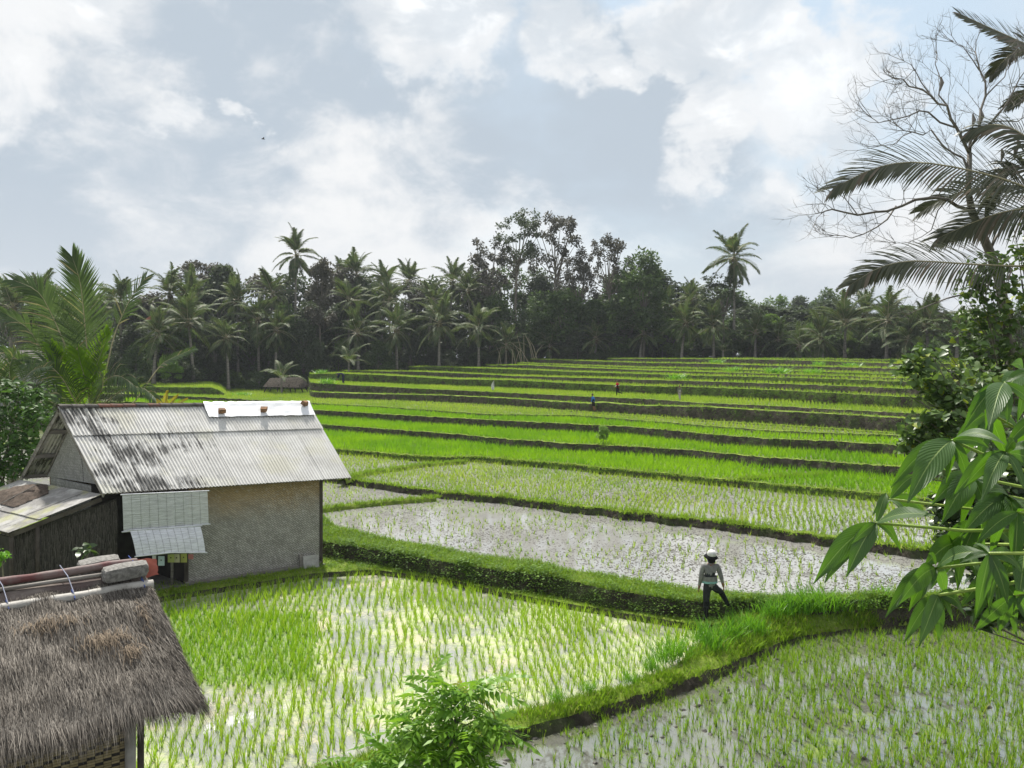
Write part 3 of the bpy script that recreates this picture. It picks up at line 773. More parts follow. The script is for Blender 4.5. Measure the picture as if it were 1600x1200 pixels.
def place_rim_grass():
    P3, S = [], []
    PF, SF, MF = [], [], []
    for k, (nm, _, _, bank) in enumerate(TER):
        if k < 3: continue
        px = np.arange(-20, 1760, 1.0)
        D = np.interp(px, cols, TD[k]); h = np.interp(px, cols, TH[k])
        # thin by distance so that tufts are evenly spread in metres
        x, y = (px - CX) / F * D, D
        ok = (D < 110)
        seg = np.hypot(np.diff(x, prepend=x[0]), np.diff(y, prepend=y[0])); seg = np.minimum(seg, 0.35)
        cnt = rng.poisson(np.maximum(seg, 0.01) * (34 if k < 5 else 20)) * ok
        ix = np.repeat(np.arange(len(px)), cnt)
        off = rng.uniform(-0.06, 0.36, len(ix))
        DD = D[ix] + off; xx = (px[ix] + rng.uniform(-.5, .5, len(ix)) - CX) / F * DD
        PF.append(np.stack([xx, DD, EYE - h[ix] + 0.03 - 0.1 * (off > 0.3)], 1)); SF.append(rng.uniform(0.07, 0.24, len(ix)) * (1 + 0.8 * fnoise(xx, DD, 0.5, 2.0)))
        # weeds hanging on the bank face
        hb = np.interp(px, cols, TH[k - 1]); rise = np.maximum(hb - h, 0.02)
        dens = (44 if bank == 'turf' else 12) * rise
        cnt = rng.poisson(np.maximum(seg, 0.01) * dens * 1.2) * ok
        ix = np.repeat(np.arange(len(px)), cnt); f = rng.random(len(ix)) ** (0.8 if bank == 'turf' else 0.5)
        DD = D[ix] - 0.08 - 0.2 * rise[ix] * (1 - f); xx = (px[ix] + rng.uniform(-.5, .5, len(ix)) - CX) / F * DD
        MF.append(np.stack([xx, DD, EYE - hb[ix] + rise[ix] * f], 1))
    PF, SF, MF = np.concatenate(PF), np.concatenate(SF), np.concatenate(MF)
    V, Fc = scatter(GRASS_FAR, PF, rng.uniform(0, 6.28, len(PF)), SF)
    tag(mesh_obj('rim_grass', V, Fc, M['grass']), 'yellow-green grass along the rims of the rice terraces', 'grass', kind='stuff')
    n = len(MF); t = np.zeros((n, 2)); rz = np.zeros(n) + rng.normal(0, 0.5, n); t[:, 1] = -0.6
    V, Fc = scatter(GRASS_FAR, MF, rz, rng.uniform(0.10, 0.2, n), t)
    tag(mesh_obj('bank_weeds', V, Fc, M['herb']), 'dark green weeds growing on the faces of the terrace banks', 'weeds', kind='stuff')
place_rim_grass()

def near_grass():
    G, GS, H, HS = [], [], [], []
    # bund top
    r = BUND_ROWS
    n = len(r[0])
    Dm = (r[0][:, 1] + r[-1][:, 1]) / 2
    seglen = np.linalg.norm(np.diff(r[2], axis=0, prepend=r[2][:1]), axis=1)
    wid = np.linalg.norm(r[0] - r[-1], axis=1)
    pxm = view_px(r[2][:, 0], r[2][:, 1])
    cnt = rng.poisson(seglen * np.minimum(wid, 3) * 620) * ((pxm > 430) & (pxm < 1700))
    ix = np.repeat(np.arange(n), cnt); m = len(ix)
    f = rng.random(m) * 4; lo = np.minimum(f.astype(int), 3); fr = (f - lo)[:, None]; R_ = np.array(r); jx = np.minimum(ix + 1, n - 1); q = rng.random(m)[:, None]
    p = (R_[lo, ix] * (1 - fr) + R_[lo + 1, ix] * fr) * (1 - q) + (R_[lo, jx] * (1 - fr) + R_[lo + 1, jx] * fr) * q
    nz = fnoise(p[:, 0], p[:, 1], 1.1, 3.0)
    k = rng.random(m) < np.clip(0.72 + nz * 0.9, 0.15, 1)
    G.append(p[k]); GS.append(rng.uniform(0.08, 0.22, m)[k] * (1 + nz[k] * 0.7))
    # fringe hanging over the dark lip, weeds at the foot
    cnt = rng.poisson(seglen * 90) * ((pxm > 430) & (pxm < 1700)); ix = np.repeat(np.arange(n), cnt); m = len(ix)
    jx = np.minimum(ix + 1, n - 1); q = rng.random(m)[:, None]; p = r[0][ix] * (1 - q) + r[0][jx] * q
    dr = (r[0] - r[-1])[ix]; dr[:, 2] = 0; dr /= np.linalg.norm(dr, axis=1)[:, None]
    f = rng.random(m)[:, None] ** 2; p = p + dr * 0.10 * f; p[:, 2] -= 0.14 * f[:, 0]
    k = rng.random(m) < np.clip(.5 + fnoise(p[:, 0], p[:, 1], 1.7, 13.0) * 1.2, .05, 1)
    G.append(p[k]); GS.append(rng.uniform(0.06, 0.15, m)[k])
    p = r[0][ix] + dr * rng.uniform(.12, .5, m)[:, None]; p[:, 2] = Z0; k = rng.random(m) < np.clip(.25 + fnoise(p[:, 0], p[:, 1], 1.2, 23.0) * 1.0, 0, 1)
    G.append(p[k]); GS.append(rng.uniform(0.05, 0.13, m)[k])
    # ledge, bank top and bank face
    def area(rowa, rowb, za, zb, dens, lo, hi, dst, px0=235, px1=1700, zoff=0.0):
        px = np.arange(px0, px1, 1.0)
        a, b = np.interp(px, cols, rowa), np.interp(px, cols, rowb); Za, Zb = np.interp(px, cols, za), np.interp(px, cols, zb)
        c = rng.poisson(np.maximum(np.hypot(b - a, Zb - Za), 0.02) * a / F * 1.25 * dens); ix = np.repeat(np.arange(len(px)), c); f = rng.random(len(ix))
        D = a[ix] + (b - a)[ix] * f; x = (px[ix] + rng.uniform(-.5, .5, len(ix)) - CX) / F * D
        z = Za[ix] + (Zb - Za)[ix] * f + zoff
        s = rng.uniform(lo, hi, len(ix)) * (1 + 0.6 * fnoise(x, D, 0.9, 6.0))
        (G if dst == 'g' else H).append(np.stack([x, D, z], 1)); (GS if dst == 'g' else HS).append(s)
    z0, z1, z2 = EYE - TH[0], EYE - TH[1], EYE - TH[2]
    area(TD[0] - 0.05, TD[1] - 0.1, z0, z0, 200, 0.05, 0.12, 'g', 500)
    area(TD[0] - 0.05, TD[0] + 1.2, z0, z0, 200, 0.06, 0.14, 'g', 235, 500)
    area(TD[1] - 0.05, TD[2] + 0.1, z1, z1, 420, 0.06, 0.17, 'g', 495)
    area(TD[1] - 0.22, TD[1] + 0.05, z0, z1 + 0.03, 170, 0.12, 0.26, 'h', 495)
    area(TD[1] - 0.1, TD[2], z1, z1, 75, 0.10, 0.24, 'h', 495)
    area(TD[0] - 0.05, TD[1] - 0.15, z0, z0, 60, 0.08, 0.18, 'h', 500, 1150)
    area(TD[0] - 0.15, TD[0] + 0.05, z0 - 0.1, z0, 160, 0.06, 0.12, 'g', 235, 1120)
    # grass on the small bunds
    for p, hg in XB:
        c = rng.poisson(np.full(len(p), 22)); ix = np.repeat(np.arange(len(p)), c); m = len(ix)
        q = p[ix] + np.stack([rng.uniform(-.22, .22, m), rng.uniform(-.2, .2, m), np.full(m, hg - 0.03)], 1); G.append(q); GS.append(rng.uniform(0.08, 0.22, m))
    area(TD[3] - 0.1, TD[3] + 0.35, EYE - TH[3], EYE - TH[3] + 0.03, 150, 0.08, 0.24, 'g', 500, 1760)
    area(TD[4] - 0.25, TD[4] + 0.3, EYE - TH[4], EYE - TH[4] + 0.03, 90, 0.06, 0.16, 'g', 500, 1760)
    G, GS, H, HS = map(np.concatenate, (G, GS, H, HS))
    V, Fc = scatter(GRASS_T, G, rng.uniform(0, 6.28, len(G)), GS)
    tag(mesh_obj('short_grass', V, Fc, M['grass']), 'short grass covering the near bunds and the bank', 'grass', kind='stuff')
    V, Fc = scatter(HERB_T, H, rng.uniform(0, 6.28, len(H)), HS)
    tag(mesh_obj('low_herbs', V, Fc, M['herb']), 'low leafy herbs hanging over the bank face', 'herbs', kind='stuff')
near_grass()

def mud_clods():
    tm = []
    for _ in range(6):
        V = []
        for i in range(6): a = i / 6 * 6.28; r = random.uniform(0.6, 1.1); V.append((r * math.cos(a), r * math.sin(a), 0))
        for i in range(6): a = i / 6 * 6.28 + .3; r = random.uniform(0.25, 0.6); V.append((r * math.cos(a), r * math.sin(a), random.uniform(0.3, 0.8)))
        Fc = []
        for i in range(6): j = (i + 1) % 6; Fc += [(i, j, 6 + j), (i, 6 + j, 6 + i)]
        Fc += [(6, 7, 8), (6, 8, 9), (6, 9, 10), (6, 10, 11)]
        tm.append((np.array(V, float), np.array(Fc, int)))
    P_, S_ = [], []
    for k, dens, sz in ((2, 60, 0.024), (3, 40, 0.028)):
        px = rng.uniform(500, 1500, 60000); D = np.interp(px, cols, TD[k]) + rng.random(60000) * (np.interp(px, cols, TD[k + 1]) - np.interp(px, cols, TD[k]))
        x = (px - CX) / F * D
        dn = fnoise(x, D, 0.35, 40.0 + k) + 0.5 * fnoise(x, D, 1.2, 44.0)
        p = np.clip(0.34 + dn * 0.6, 0.03, 1) * dens / 16 * 0.32 * (D / 25)
        v = rng.random(60000) < p
        P_.append(np.stack([x, D, EYE - np.interp(px, cols, TH[k]) - 0.005], 1)[v]); S_.append(sz * rng.uniform(0.4, 1.5, v.sum()))
    x = rng.uniform(-2, 9, 3000); y = rng.uniform(8, 17, 3000); ld = np.interp(view_px(x, y), [p[0] for p in LIP][::-1], [p[2] for p in LIP][::-1])
    v = (y < ld - 0.15) & (rng.random(3000) < np.clip(0.4 - (ld - y) * 0.12, 0.08, 1))
    P_.append(np.stack([x, y, np.full(3000, Z0 - 0.004)], 1)[v]); S_.append(0.05 * rng.uniform(0.4, 1.5, v.sum()))
    P_, S_ = np.concatenate(P_), np.concatenate(S_)
    S3 = np.stack([S_ * rng.uniform(0.8, 1.8, len(S_)), S_, S_ * 0.7], 1)
    V, Fc = scatter(tm, P_, rng.normal(0, 0.4, len(P_)), S3)
    tag(mesh_obj('mud_clods', V, Fc, M['clod']), 'clods of wet dark mud standing out of the flooded paddies', 'mud', kind='stuff')
M['clod'] = plain('wet_mud', (0.03, 0.028, 0.022), (0.075, 0.07, 0.058), 8.0, 0.6, 0.4)
mud_clods()

# tall grass tufts on the bund
def tufts():
    tm = [make_mesh('grass_tuft', *blade_tmpl(120, 0.35, 1.0, 0.024, 0.22, 0.5, 3, 0.22), M['grass_lush']) for _ in range(4)]
    spots = [(1115, 985, 15.6, .42), (1145, 975, 16.2, .42), (1170, 968, 16.6, .40), (1200, 958, 17.1, .38), (1228, 950, 17.3, .40), (1255, 942, 17.45, .48), (1280, 942, 17.5, .48), (1310, 945, 17.55, .36), (1345, 947, 17.6, .26),
             (1380, 945, 17.9, .42), (1040, 1040, 15.0, .36), (1058, 1030, 15.2, .40), (1020, 1052, 14.5, .26), (870, 1105, 13.2, .22), (920, 1092, 13.6, .20), (985, 1078, 14.0, .20), (1100, 1000, 16.0, .36), (1185, 985, 16.4, .30)]
    for i, (px, py, D, s) in enumerate(spots):
        x = (px - CX) / F * D
        inn = np.interp(px, [p[0] for p in INN][::-1], [p[2] for p in INN][::-1])
        z = EYE - (5.66 if D < 17 else 5.5)
        o = inst('grass_tuft', tm[i % 4], None, (x, D, z), (0, 0, random.uniform(0, 6.28)), s * 1.45)
        tag(o, 'tall lush green grass tuft growing on the curved bund', 'grass tuft', 'grass tufts on the curved bund')
tufts()
# ------------------------------------------------------------------ trees
M['bark'] = plain('grey_bark', (0.13, 0.115, 0.095), (0.22, 0.20, 0.17), 5.0, 0.9, 0.1, 0.6, 20.0, (1, 1, 0.4))
M['palm_bark'] = plain('palm_bark', (0.16, 0.145, 0.125), (0.27, 0.25, 0.22), 5.0, 0.9, 0.1, 0.6, 14.0, (0.3, 0.3, 2.0))
M['dead_wood'] = plain('dead_wood', (0.15, 0.135, 0.12), (0.26, 0.24, 0.22), 6.0, 0.85, 0.15, 0.4, 30.0, (1, 1, 0.5))
M['palm_leaf'] = leaf_mat('palm_leaflet', (0.05, 0.08, 0.03), (0.12, 0.16, 0.06), 0.3, 0.6, 0.18, tcol=(0.2, 0.3, 0.04), dry=(0.16, 0.13, 0.07), dryk=0.06)
M['palm_near'] = leaf_mat('palm_leaflet_near', (0.04, 0.075, 0.03), (0.085, 0.13, 0.05), 0.28, 0.45, 0.35, tcol=(0.20, 0.32, 0.04), dry=(0.30, 0.25, 0.14), dryk=0.05)
M['palm_young'] = leaf_mat('young_palm_leaflet', (0.10, 0.22, 0.012), (0.20, 0.34, 0.02), 0.45, 0.45, 0.3, tcol=(0.36, 0.58, 0.02))
M['palm_yellow'] = leaf_mat('yellowed_palm_leaflet', (0.32, 0.26, 0.02), (0.42, 0.36, 0.04), 0.3, 0.5, 0.3, tcol=(0.5, 0.42, 0.04))
M['palm_grey'] = leaf_mat('grey_palm_leaflet', (0.045, 0.055, 0.03), (0.10, 0.105, 0.065), 0.2, 0.45, 0.4, tcol=(0.14, 0.17, 0.04), dry=(0.15, 0.12, 0.085), dryk=0.12)  # greyer, duller leaflets for the two palms on the right
M['rachis'] = plain('palm_rachis', (0.26, 0.24, 0.14), (0.36, 0.32, 0.20), 3.0, 0.5, 0.4)
CROWN = [leaf_mat('crown_green', (0.04, 0.075, 0.024), (0.10, 0.155, 0.05), 0.3, 0.6, 0.2, tcol=(0.18, 0.30, 0.04)),
         leaf_mat('crown_dark', (0.038, 0.058, 0.030), (0.09, 0.115, 0.06), 0.28, 0.6, 0.2, tcol=(0.13, 0.20, 0.04)),
         leaf_mat('crown_brown', (0.055, 0.052, 0.042), (0.11, 0.108, 0.082), 0.25, 0.6, 0.2, tcol=(0.15, 0.14, 0.06)),
         leaf_mat('crown_light', (0.06, 0.115, 0.022), (0.14, 0.22, 0.05), 0.35, 0.6, 0.2, tcol=(0.26, 0.42, 0.05))]

def frond_geo(L, e0, bend, n, leaf, width, droop=0.5, fold=0.35, seg=2, bare=0.16, twist=0.0, rach=0.03, path=None, gap=0.0, side_k=(1.0, 1.0), face=None):
    """feather frond from the origin along +X; e0 start angle, bend how far it arches over. -> (rachis MB, leaflet V, F)"""
    m = 14
    if path is None:
        pts = []; p = Vector((0, 0, 0))
        for i in range(m + 1):
            t = i / m; e = e0 - bend * t ** 1.4
            pts.append(p.copy()); p = p + Vector((math.cos(e), twist * t * 0.3, math.sin(e))) * (L / m)
    else:
        a = [Vector(q) for q in path]; pts = []
        for i in range(m + 1):          # Catmull-Rom through the given points
            t = i / m * (len(a) - 1); k = min(int(t), len(a) - 2); f = t - k
            p0, p1, p2, p3 = a[max(k - 1, 0)], a[k], a[k + 1], a[min(k + 2, len(a) - 1)]
            pts.append(0.5 * ((2 * p1) + (p2 - p0) * f + (2 * p0 - 5 * p1 + 4 * p2 - p3) * f * f + (3 * p1 - p0 - 3 * p2 + p3) * f ** 3))
    rb = MB(); rb.tube(pts, [rach * (1 - 0.8 * i / m) for i in range(m + 1)], 4)
    V, Fc = [], []
    down = Vector((0, 0, -1))
    for i in range(n):
        t = bare + (1 - bare) * (i + 0.5) / n
        x = t * m; k = min(int(x), m - 1); f = x - k
        c = pts[k].lerp(pts[k + 1], f); T = (pts[k + 1] - pts[k]).normalized()
        S = T.cross(Vector(face) if face else Vector((0, 0, 1)))
        if S.length < 0.05: S = Vector((0, 1, 0))
        S.normalize(); U = S.cross(T).normalized()
        prof = min(1.0, (t - bare) / 0.14 + 0.55) * (1.0 - 0.62 * max(0, t - 0.45) / 0.55)
        ang = R(66 - 44 * t)
        for sd in (-1, 1):
            if random.random() < gap: continue
            l = leaf * prof * random.uniform(0.86, 1.08) * (side_k[0] if sd < 0 else side_k[1])
            d = (T * math.cos(ang) + S * sd * math.sin(ang) + U * (fold + random.uniform(-.12, .12)))
            d.normalize()
            wv = ((T - d * T.dot(d)).normalized() * 0.9 + U * 0.35).normalized() * width * 0.5
            b = len(V); p = c.copy(); dd = d.copy()
            for s in range(seg):
                w = wv * (0.75 if s == 0 else 1.0)
                V += [p - w, p + w]
                p = p + dd * (l / seg); dd = (dd + down * droop * random.uniform(0.7, 1.3) * (1.0 / seg) * 1.4).normalized()
            V.append(p)
            for s in range(seg - 1):
                q = b + 2 * s; Fc += [(q, q + 1, q + 3), (q, q + 3, q + 2)]
            q = b + 2 * (seg - 1); Fc.append((q, q + 1, q + 2))
    return rb, np.array([tuple(v) for v in V], float), np.array(Fc, int)

def frond_mesh(name, mat, **kw):
    rb, V, Fc = frond_geo(**kw)
    nb = len(V)
    tri = []
    for f in rb.F:
        for j in range(1, len(f) - 1): tri.append((f[0] + nb, f[j] + nb, f[j + 1] + nb))
    me = make_mesh(name, np.concatenate([V, np.array(rb.V)]), np.concatenate([Fc, np.array(tri)]), [mat, M['rachis']])
    mi = np.zeros(len(me.polygons), dtype=np.int32); mi[len(Fc):] = 1
    me.polygons.foreach_set('material_index', mi)
    return me

# far coconut palms: fronds of six attitudes, shared by all of them
FAR_FR = []
for e0, bend, L in ((82, 35, 4.2), (66, 62, 4.6), (46, 75, 4.8), (24, 72, 4.8), (0, 55, 4.6), (-32, 34, 4.2), (-62, 14, 3.6)):
    FAR_FR.append([frond_mesh('frond', M['palm_leaf'], L=L * random.uniform(.92, 1.05), e0=R(e0), bend=R(bend), n=42, leaf=1.15, width=0.105, droop=0.95, fold=0.15, seg=2, rach=0.05, gap=0.03) for _ in range(2)])
BANANA = []

def palm_trunk(h, lean, r0=0.19, r1=0.12):
    pts = [(lean[0] * (t ** 1.6) * h, lean[1] * (t ** 1.6) * h, t * h) for t in np.linspace(0, 1, 9)]
    rad = [r0 * 1.5] + [r0 + (r1 - r0) * t for t in np.linspace(0.1, 1, 8)]
    mb = MB(); mb.tube(pts, rad, 7)
    return mb, Vector(pts[-1])

def far_palm(px, D, crown_py, label, scale=1.0, lean=(0, 0), base_h=None, group='coconut palms in the tree belt', nfr=26, seedv=None):
    if seedv is not None: random.seed(seedv)
    x = (px - CX) / F * D
    zb = ground(x, D) if base_h is None else EYE - base_h
    h = EYE - (crown_py - Y0) * D / F - zb
    t = empty('coconut_palm', (x, D, zb))
    mb, top = palm_trunk(h, lean)
    mb.build('trunk', M['palm_bark'], t, True)
    rz = random.uniform(0, 6.28); skew = random.uniform(5.6, 8.4)
    for i in range(nfr):
        f = i / nfr
        cls = min(6, int(f * skew))
        rz += 2.39996 + random.uniform(-.25, .25)
        inst('frond', FAR_FR[cls][i % 2], t, top + Vector((0, 0, 0.1 - 0.25 * f)), (random.gauss(0, .2), random.gauss(0, .17), rz), scale * random.uniform(0.68, 1.12))
    # crown heart: old sheaths and nuts
    nb = MB()
    for i in range(9):
        a = random.uniform(0, 6.28); rr = random.uniform(0.15, 0.34)
        c = top + Vector((rr * math.cos(a), rr * math.sin(a), random.uniform(-0.55, -0.1)))
        nb.box(c, (0.22, 0.22, 0.28), Matrix.Rotation(a, 3, 'Z'), jit=0.04)
    nb.build('nut_cluster', M['nut'], t)
    tag(t, label, 'palm tree', group)
    return t
M['nut'] = plain('coconut_husk', (0.09, 0.075, 0.04), (0.15, 0.13, 0.06), 6)

def leaf_cloud(centers, n_each, spread, size, flat=0.75, pts=4):
    """leaves spread through clumps: n_each per clump, little diamonds with a bent tip"""
    C = np.repeat(np.array([tuple(c[:3]) for c in centers]), n_each, 0); Rr = np.repeat(np.array([c[3] for c in centers]), n_each)
    n = len(C)
    d = rng.normal(0, 1, (n, 3)); d /= np.linalg.norm(d, axis=1)[:, None]
    r = rng.random(n) ** 0.45
    p = C + d * (r * Rr * spread)[:, None] * np.array([1, 1, flat])
    ax = rng.normal(0, 1, (n, 3)); ax[:, 2] = ax[:, 2] * 0.5 - 0.25; ax += d * 0.6; ax /= np.linalg.norm(ax, axis=1)[:, None]
    up = rng.normal(0, 0.55, (n, 3)) + np.array([0, 0, 1.0]); sd = np.cross(ax, up); sd /= np.linalg.norm(sd, axis=1)[:, None] + 1e-6
    s = (size * rng.uniform(0.6, 1.25, n))[:, None]
    V = np.stack([p, p + ax * s * 0.5 + sd * s * 0.3, p + ax * s, p + ax * s * 0.5 - sd * s * 0.3], 1).reshape(-1, 3)
    b = np.arange(n)[:, None] * 4
    Fc = np.concatenate([b + np.array([[0, 1, 2]]), b + np.array([[0, 2, 3]])], 0)
    return V, Fc

def crown_clumps(kind):
    """clump centres of unit crowns: about 1 wide and 1 tall, base at z=0"""
    out = []
    if kind == 'round':
        for i in range(30):
            a = random.uniform(0, 6.28); z = random.uniform(0.12, 0.95); rr = 0.46 * math.sin(math.pi * min(1, z * 0.82 + 0.16)) * random.uniform(0.45, 1.0)
            out.append((rr * math.cos(a), rr * math.sin(a), z, random.uniform(0.10, 0.19)))
    elif kind == 'open':
        for i in range(46):
            a = random.uniform(0, 6.28); z = random.uniform(0.25, 0.97); rr = 0.5 * random.uniform(0.25, 1.0) * (1.1 - 0.5 * z)
            out.append((rr * math.cos(a), rr * math.sin(a), z, random.uniform(0.045, 0.095)))
    elif kind == 'umbrella':
        for i in range(26):
            a = random.uniform(0, 6.28); rr = 0.52 * math.sqrt(random.random()); z = 0.92 - 0.55 * rr * rr / 0.27 * 0.6 - random.random() * 0.16
            out.append((rr * math.cos(a), rr * math.sin(a), z, random.uniform(0.07, 0.12)))
    elif kind == 'tall':
        for i in range(26):
            a = random.uniform(0, 6.28); z = random.uniform(0.03, 0.98); rr = 0.30 * (1.05 - 0.6 * abs(z - 0.45)) * random.uniform(0.3, 1.0)
            out.append((rr * math.cos(a), rr * math.sin(a), z, random.uniform(0.08, 0.14)))
    return out
CROWNS = {}
for kind, nv, ne, sz in (('round', 4, 230, 0.055), ('open', 4, 75, 0.042), ('umbrella', 2, 130, 0.045), ('tall', 3, 200, 0.05)):
    for v in range(nv):
        cl = crown_clumps(kind)
        V, Fc = leaf_cloud(cl, ne, 1.0, sz)
        mats = [make_mesh('crown', V, Fc, m) for m in CROWN]
        tb = MB()
        zt = 0.55 if kind != 'umbrella' else 0.7
        for c in random.sample(cl, min(18, len(cl))):
            st = Vector((0, 0, random.uniform(0.0, 0.3))); en = Vector(c[:3]); md = st.lerp(en, 0.5) + Vector((0, 0, -0.04))
            tb.tube([st, md, en], [0.012, 0.007, 0.003], 4)
        CROWNS.setdefault(kind, []).append((mats, tb.mesh('limbs', M['bark'])))
TRUNKS = []
for v in range(4):
    tb = MB(); lx, ly = random.gauss(0, .04), random.gauss(0, .04)
    tb.tube([(0, 0, -0.02), (lx * 0.3, ly * .3, 0.25), (lx, ly, 0.55), (0, 0, 1.05)], [0.05, 0.035, 0.03, 0.02], 6)
    TRUNKS.append(tb.mesh('trunk', M['bark'], True))

def far_tree(px, D, top_py, wid_px, kind, mat, label, crown_frac=0.7, base_h=None, group='broadleaf trees in the tree belt', name='broadleaf_tree', v=None):
    x = (px - CX) / F * D
    zb = ground(x, D) if base_h is None else EYE - base_h
    H = EYE - (top_py - Y0) * D / F - zb
    W = wid_px * D / F
    t = empty(name, (x, D, zb))
    ch = H * crown_frac
    ms, lm = random.choice(CROWNS[kind]) if v is None else CROWNS[kind][v % len(CROWNS[kind])]
    tr = inst('trunk', random.choice(TRUNKS), t, (0, 0, 0), (0, 0, random.uniform(0, 6.28)), (H * 0.30 + 0.6, H * 0.30 + 0.6, H - ch * 0.92))
    rz = random.uniform(0, 6.28)
    inst('limbs', lm, tr, (0, 0, 0)).parent = t
    lo = [o for o in t.children if o.name.startswith('limbs')][0]
    lo.location = (0, 0, H - ch); lo.rotation_euler = (0, 0, rz); lo.scale = (W, W, ch)
    inst('crown', ms[mat], t, (0, 0, H - ch), (0, 0, rz), (W, W, ch))
    tag(t, label, 'tree', group)
    return t

LB = ['broad green-leaved tree in the belt behind the terraces', 'dark leafy tree with dense crown in the belt behind the terraces', 'brownish thin-leaved tree in the belt behind the terraces', 'lighter green leafy tree in the belt behind the terraces']
def dfor(px): return float(np.interp(px, [-400, 0, 220, 500, 700, 850, 1000, 1130, 1300, 1500, 1900], [82, 84, 88, 101, 108, 111, 110, 105, 98, 86, 76]))

def build_forest():
    # ---- remarkable trees
    far_tree(808, 116, 330, 95, 'open', 1, 'tall tree with bare pale trunk and high open crown, above the middle of the belt', 0.44, v=0, group=None)
    far_tree(868, 118, 334, 105, 'open', 2, 'tall brownish tree with thin crown, next to the bare-trunked tall tree', 0.52, v=1, group=None)
    far_tree(765, 119, 372, 100, 'open', 2, 'brownish tree left of and lower than the tall bare-trunked pair', 0.6, v=2, group=None)
    far_tree(905, 118, 395, 75, 'open', 2, 'smaller brownish tree between the tall pair and the rounded green tree', 0.6, v=3, group=None)
    far_tree(952, 114, 368, 92, 'open', 2, 'airy brown-leaved tree rising beside the rounded green crown', 0.55, v=1, group=None)
    far_tree(1005, 110, 396, 100, 'round', 0, 'high rounded dense green tree right of the airy brown tree', 0.75, v=0, group=None)
    far_tree(318, 112, 402, 90, 'umbrella', 2, 'dark umbrella-crowned tree standing above the palms near the corrugated roof', 0.4, v=0, group=None)
    far_tree(345, 113, 415, 75, 'open', 2, 'dark tree touching the umbrella-crowned tree', 0.5, v=2, group=None)
    far_tree(1130, 107, 428, 95, 'open', 1, 'small-leaved tree wrapped round the stem of the tallest palm', 0.55, v=3, group=None)
    far_tree(500, 103, 405, 75, 'tall', 2, 'slender pale-stemmed tree with a fork below its brown crown', 0.62, v=0, group=None)
    far_palm(1147, 106, 402, 'tallest coconut palm, standing clear above the belt against the sky', 1.05, group=None, seedv=5)
    far_palm(462, 110, 398, 'tall coconut palm topping the belt beside the pale-stemmed tree', 1.0, group=None, seedv=6)
    far_palm(557, 122, 428, 'hazy tall palm paired with another behind the belt', 0.95, group='hazy palms behind the belt', seedv=7)
    far_palm(536, 126, 434, 'hazy tall palm paired with another behind the belt', 0.9, group='hazy palms behind the belt', seedv=8)
    far_palm(1115, 104, 508, 'coconut palm with pale straight trunk at the top of the terraces', 0.95, seedv=9, group=None)
    far_palm(1065, 104, 505, 'coconut palm with slightly leaning pale trunk at the top of the terraces', 0.95, lean=(0.12, 0), seedv=10, group=None)
    # ---- front row of palms
    lab = 'coconut palm with drooping grey-green fronds at the front of the belt'
    for i, (px, py, dd, s) in enumerate(((240, 520, -1, .85), (302, 505, 0, 1.05), (357, 528, 0, .7), (405, 500, 4, .95), (430, 515, 1, .8), (560, 520, 0, 1.0), (620, 515, -1, 1.0), (686, 505, -2, 1.05), (748, 512, -2, 1.0), (790, 540, 0, .8), (610, 470, 5, .95),
                                         (668, 470, 6, .9), (545, 470, 6, .95), (735, 455, 7, .9), (420, 460, 8, .95), (372, 470, 8, .95), (290, 468, 9, .95), (255, 460, 11, .9), (700, 440, 12, .9), (640, 440, 12, .9), (595, 445, 12, .85), (1180, 520, 0, .8), (1215, 530, 1, .75), (1000, 520, 0, .8), (930, 530, 0, .75), (860, 540, 1, .7),
                                         (1320, 505, -3, .95), (1285, 528, -4, .8), (1355, 490, 2, .85), (1385, 500, -5, .95), (1450, 510, -4, .9), (1420, 530, -6, .7), (1250, 540, -2, .7), (1495, 520, -4, .8), (1085, 470, 6, .8), (1040, 480, 5, .75), (190, 470, 6, .9), (150, 480, 2, .85), (60, 470, 2, .9), (15, 480, 0, .9), (100, 500, -2, .8))):
        far_palm(px, dfor(px) + dd, py, lab if dd < 5 else 'coconut palm in the second rank of the belt, crown between other crowns', s, lean=(random.gauss(0, .05), 0), nfr=25, group='coconut palms in the front of the belt' if dd < 5 else 'coconut palms in the second rank')
    # ---- mass of the belt, from behind to the front
    for i in range(30):
        px = -30 + i * 55 + random.uniform(-16, 16)
        top = np.interp(px, [0, 250, 330, 500, 700, 760, 900, 1000, 1060, 1200, 1300, 1400, 1600], [448, 470, 425, 425, 445, 420, 415, 420, 440, 470, 462, 485, 480]) + random.uniform(-8, 14)
        m = random.choice((0, 1, 1, 2, 0))
        far_tree(px, dfor(px) + random.uniform(14, 24), top, random.uniform(85, 120), random.choice(('round', 'round', 'open')), m, LB[m], 0.78)
    for i in range(26):
        px = 200 + i * 49 + random.uniform(-15, 15)
        m = random.choice((0, 1, 1, 0, 3))
        top = np.interp(px, [200, 480, 620, 830, 980, 1050, 1250, 1400, 1500], [495, 480, 490, 440, 455, 480, 515, 520, 520]) + random.uniform(-10, 18)
        far_tree(px, dfor(px) + random.uniform(5, 11), top, random.uniform(65, 95), random.choice(('round', 'tall', 'round')), m, LB[m], 0.82)
    for i, (px, top, w, m) in enumerate(((840, 470, 90, 0), (880, 455, 95, 0), (930, 470, 85, 0), (975, 460, 90, 0), (1020, 470, 80, 0), (900, 500, 80, 1), (960, 505, 80, 1), (1050, 500, 70, 3), (1200, 492, 70, 3), (1165, 500, 70, 0), (475, 500, 70, 1), (335, 500, 60, 1), (445, 480, 55, 0))):
        far_tree(px, dfor(px) + random.uniform(2, 5), top, w, 'round', m, LB[m], 0.85)
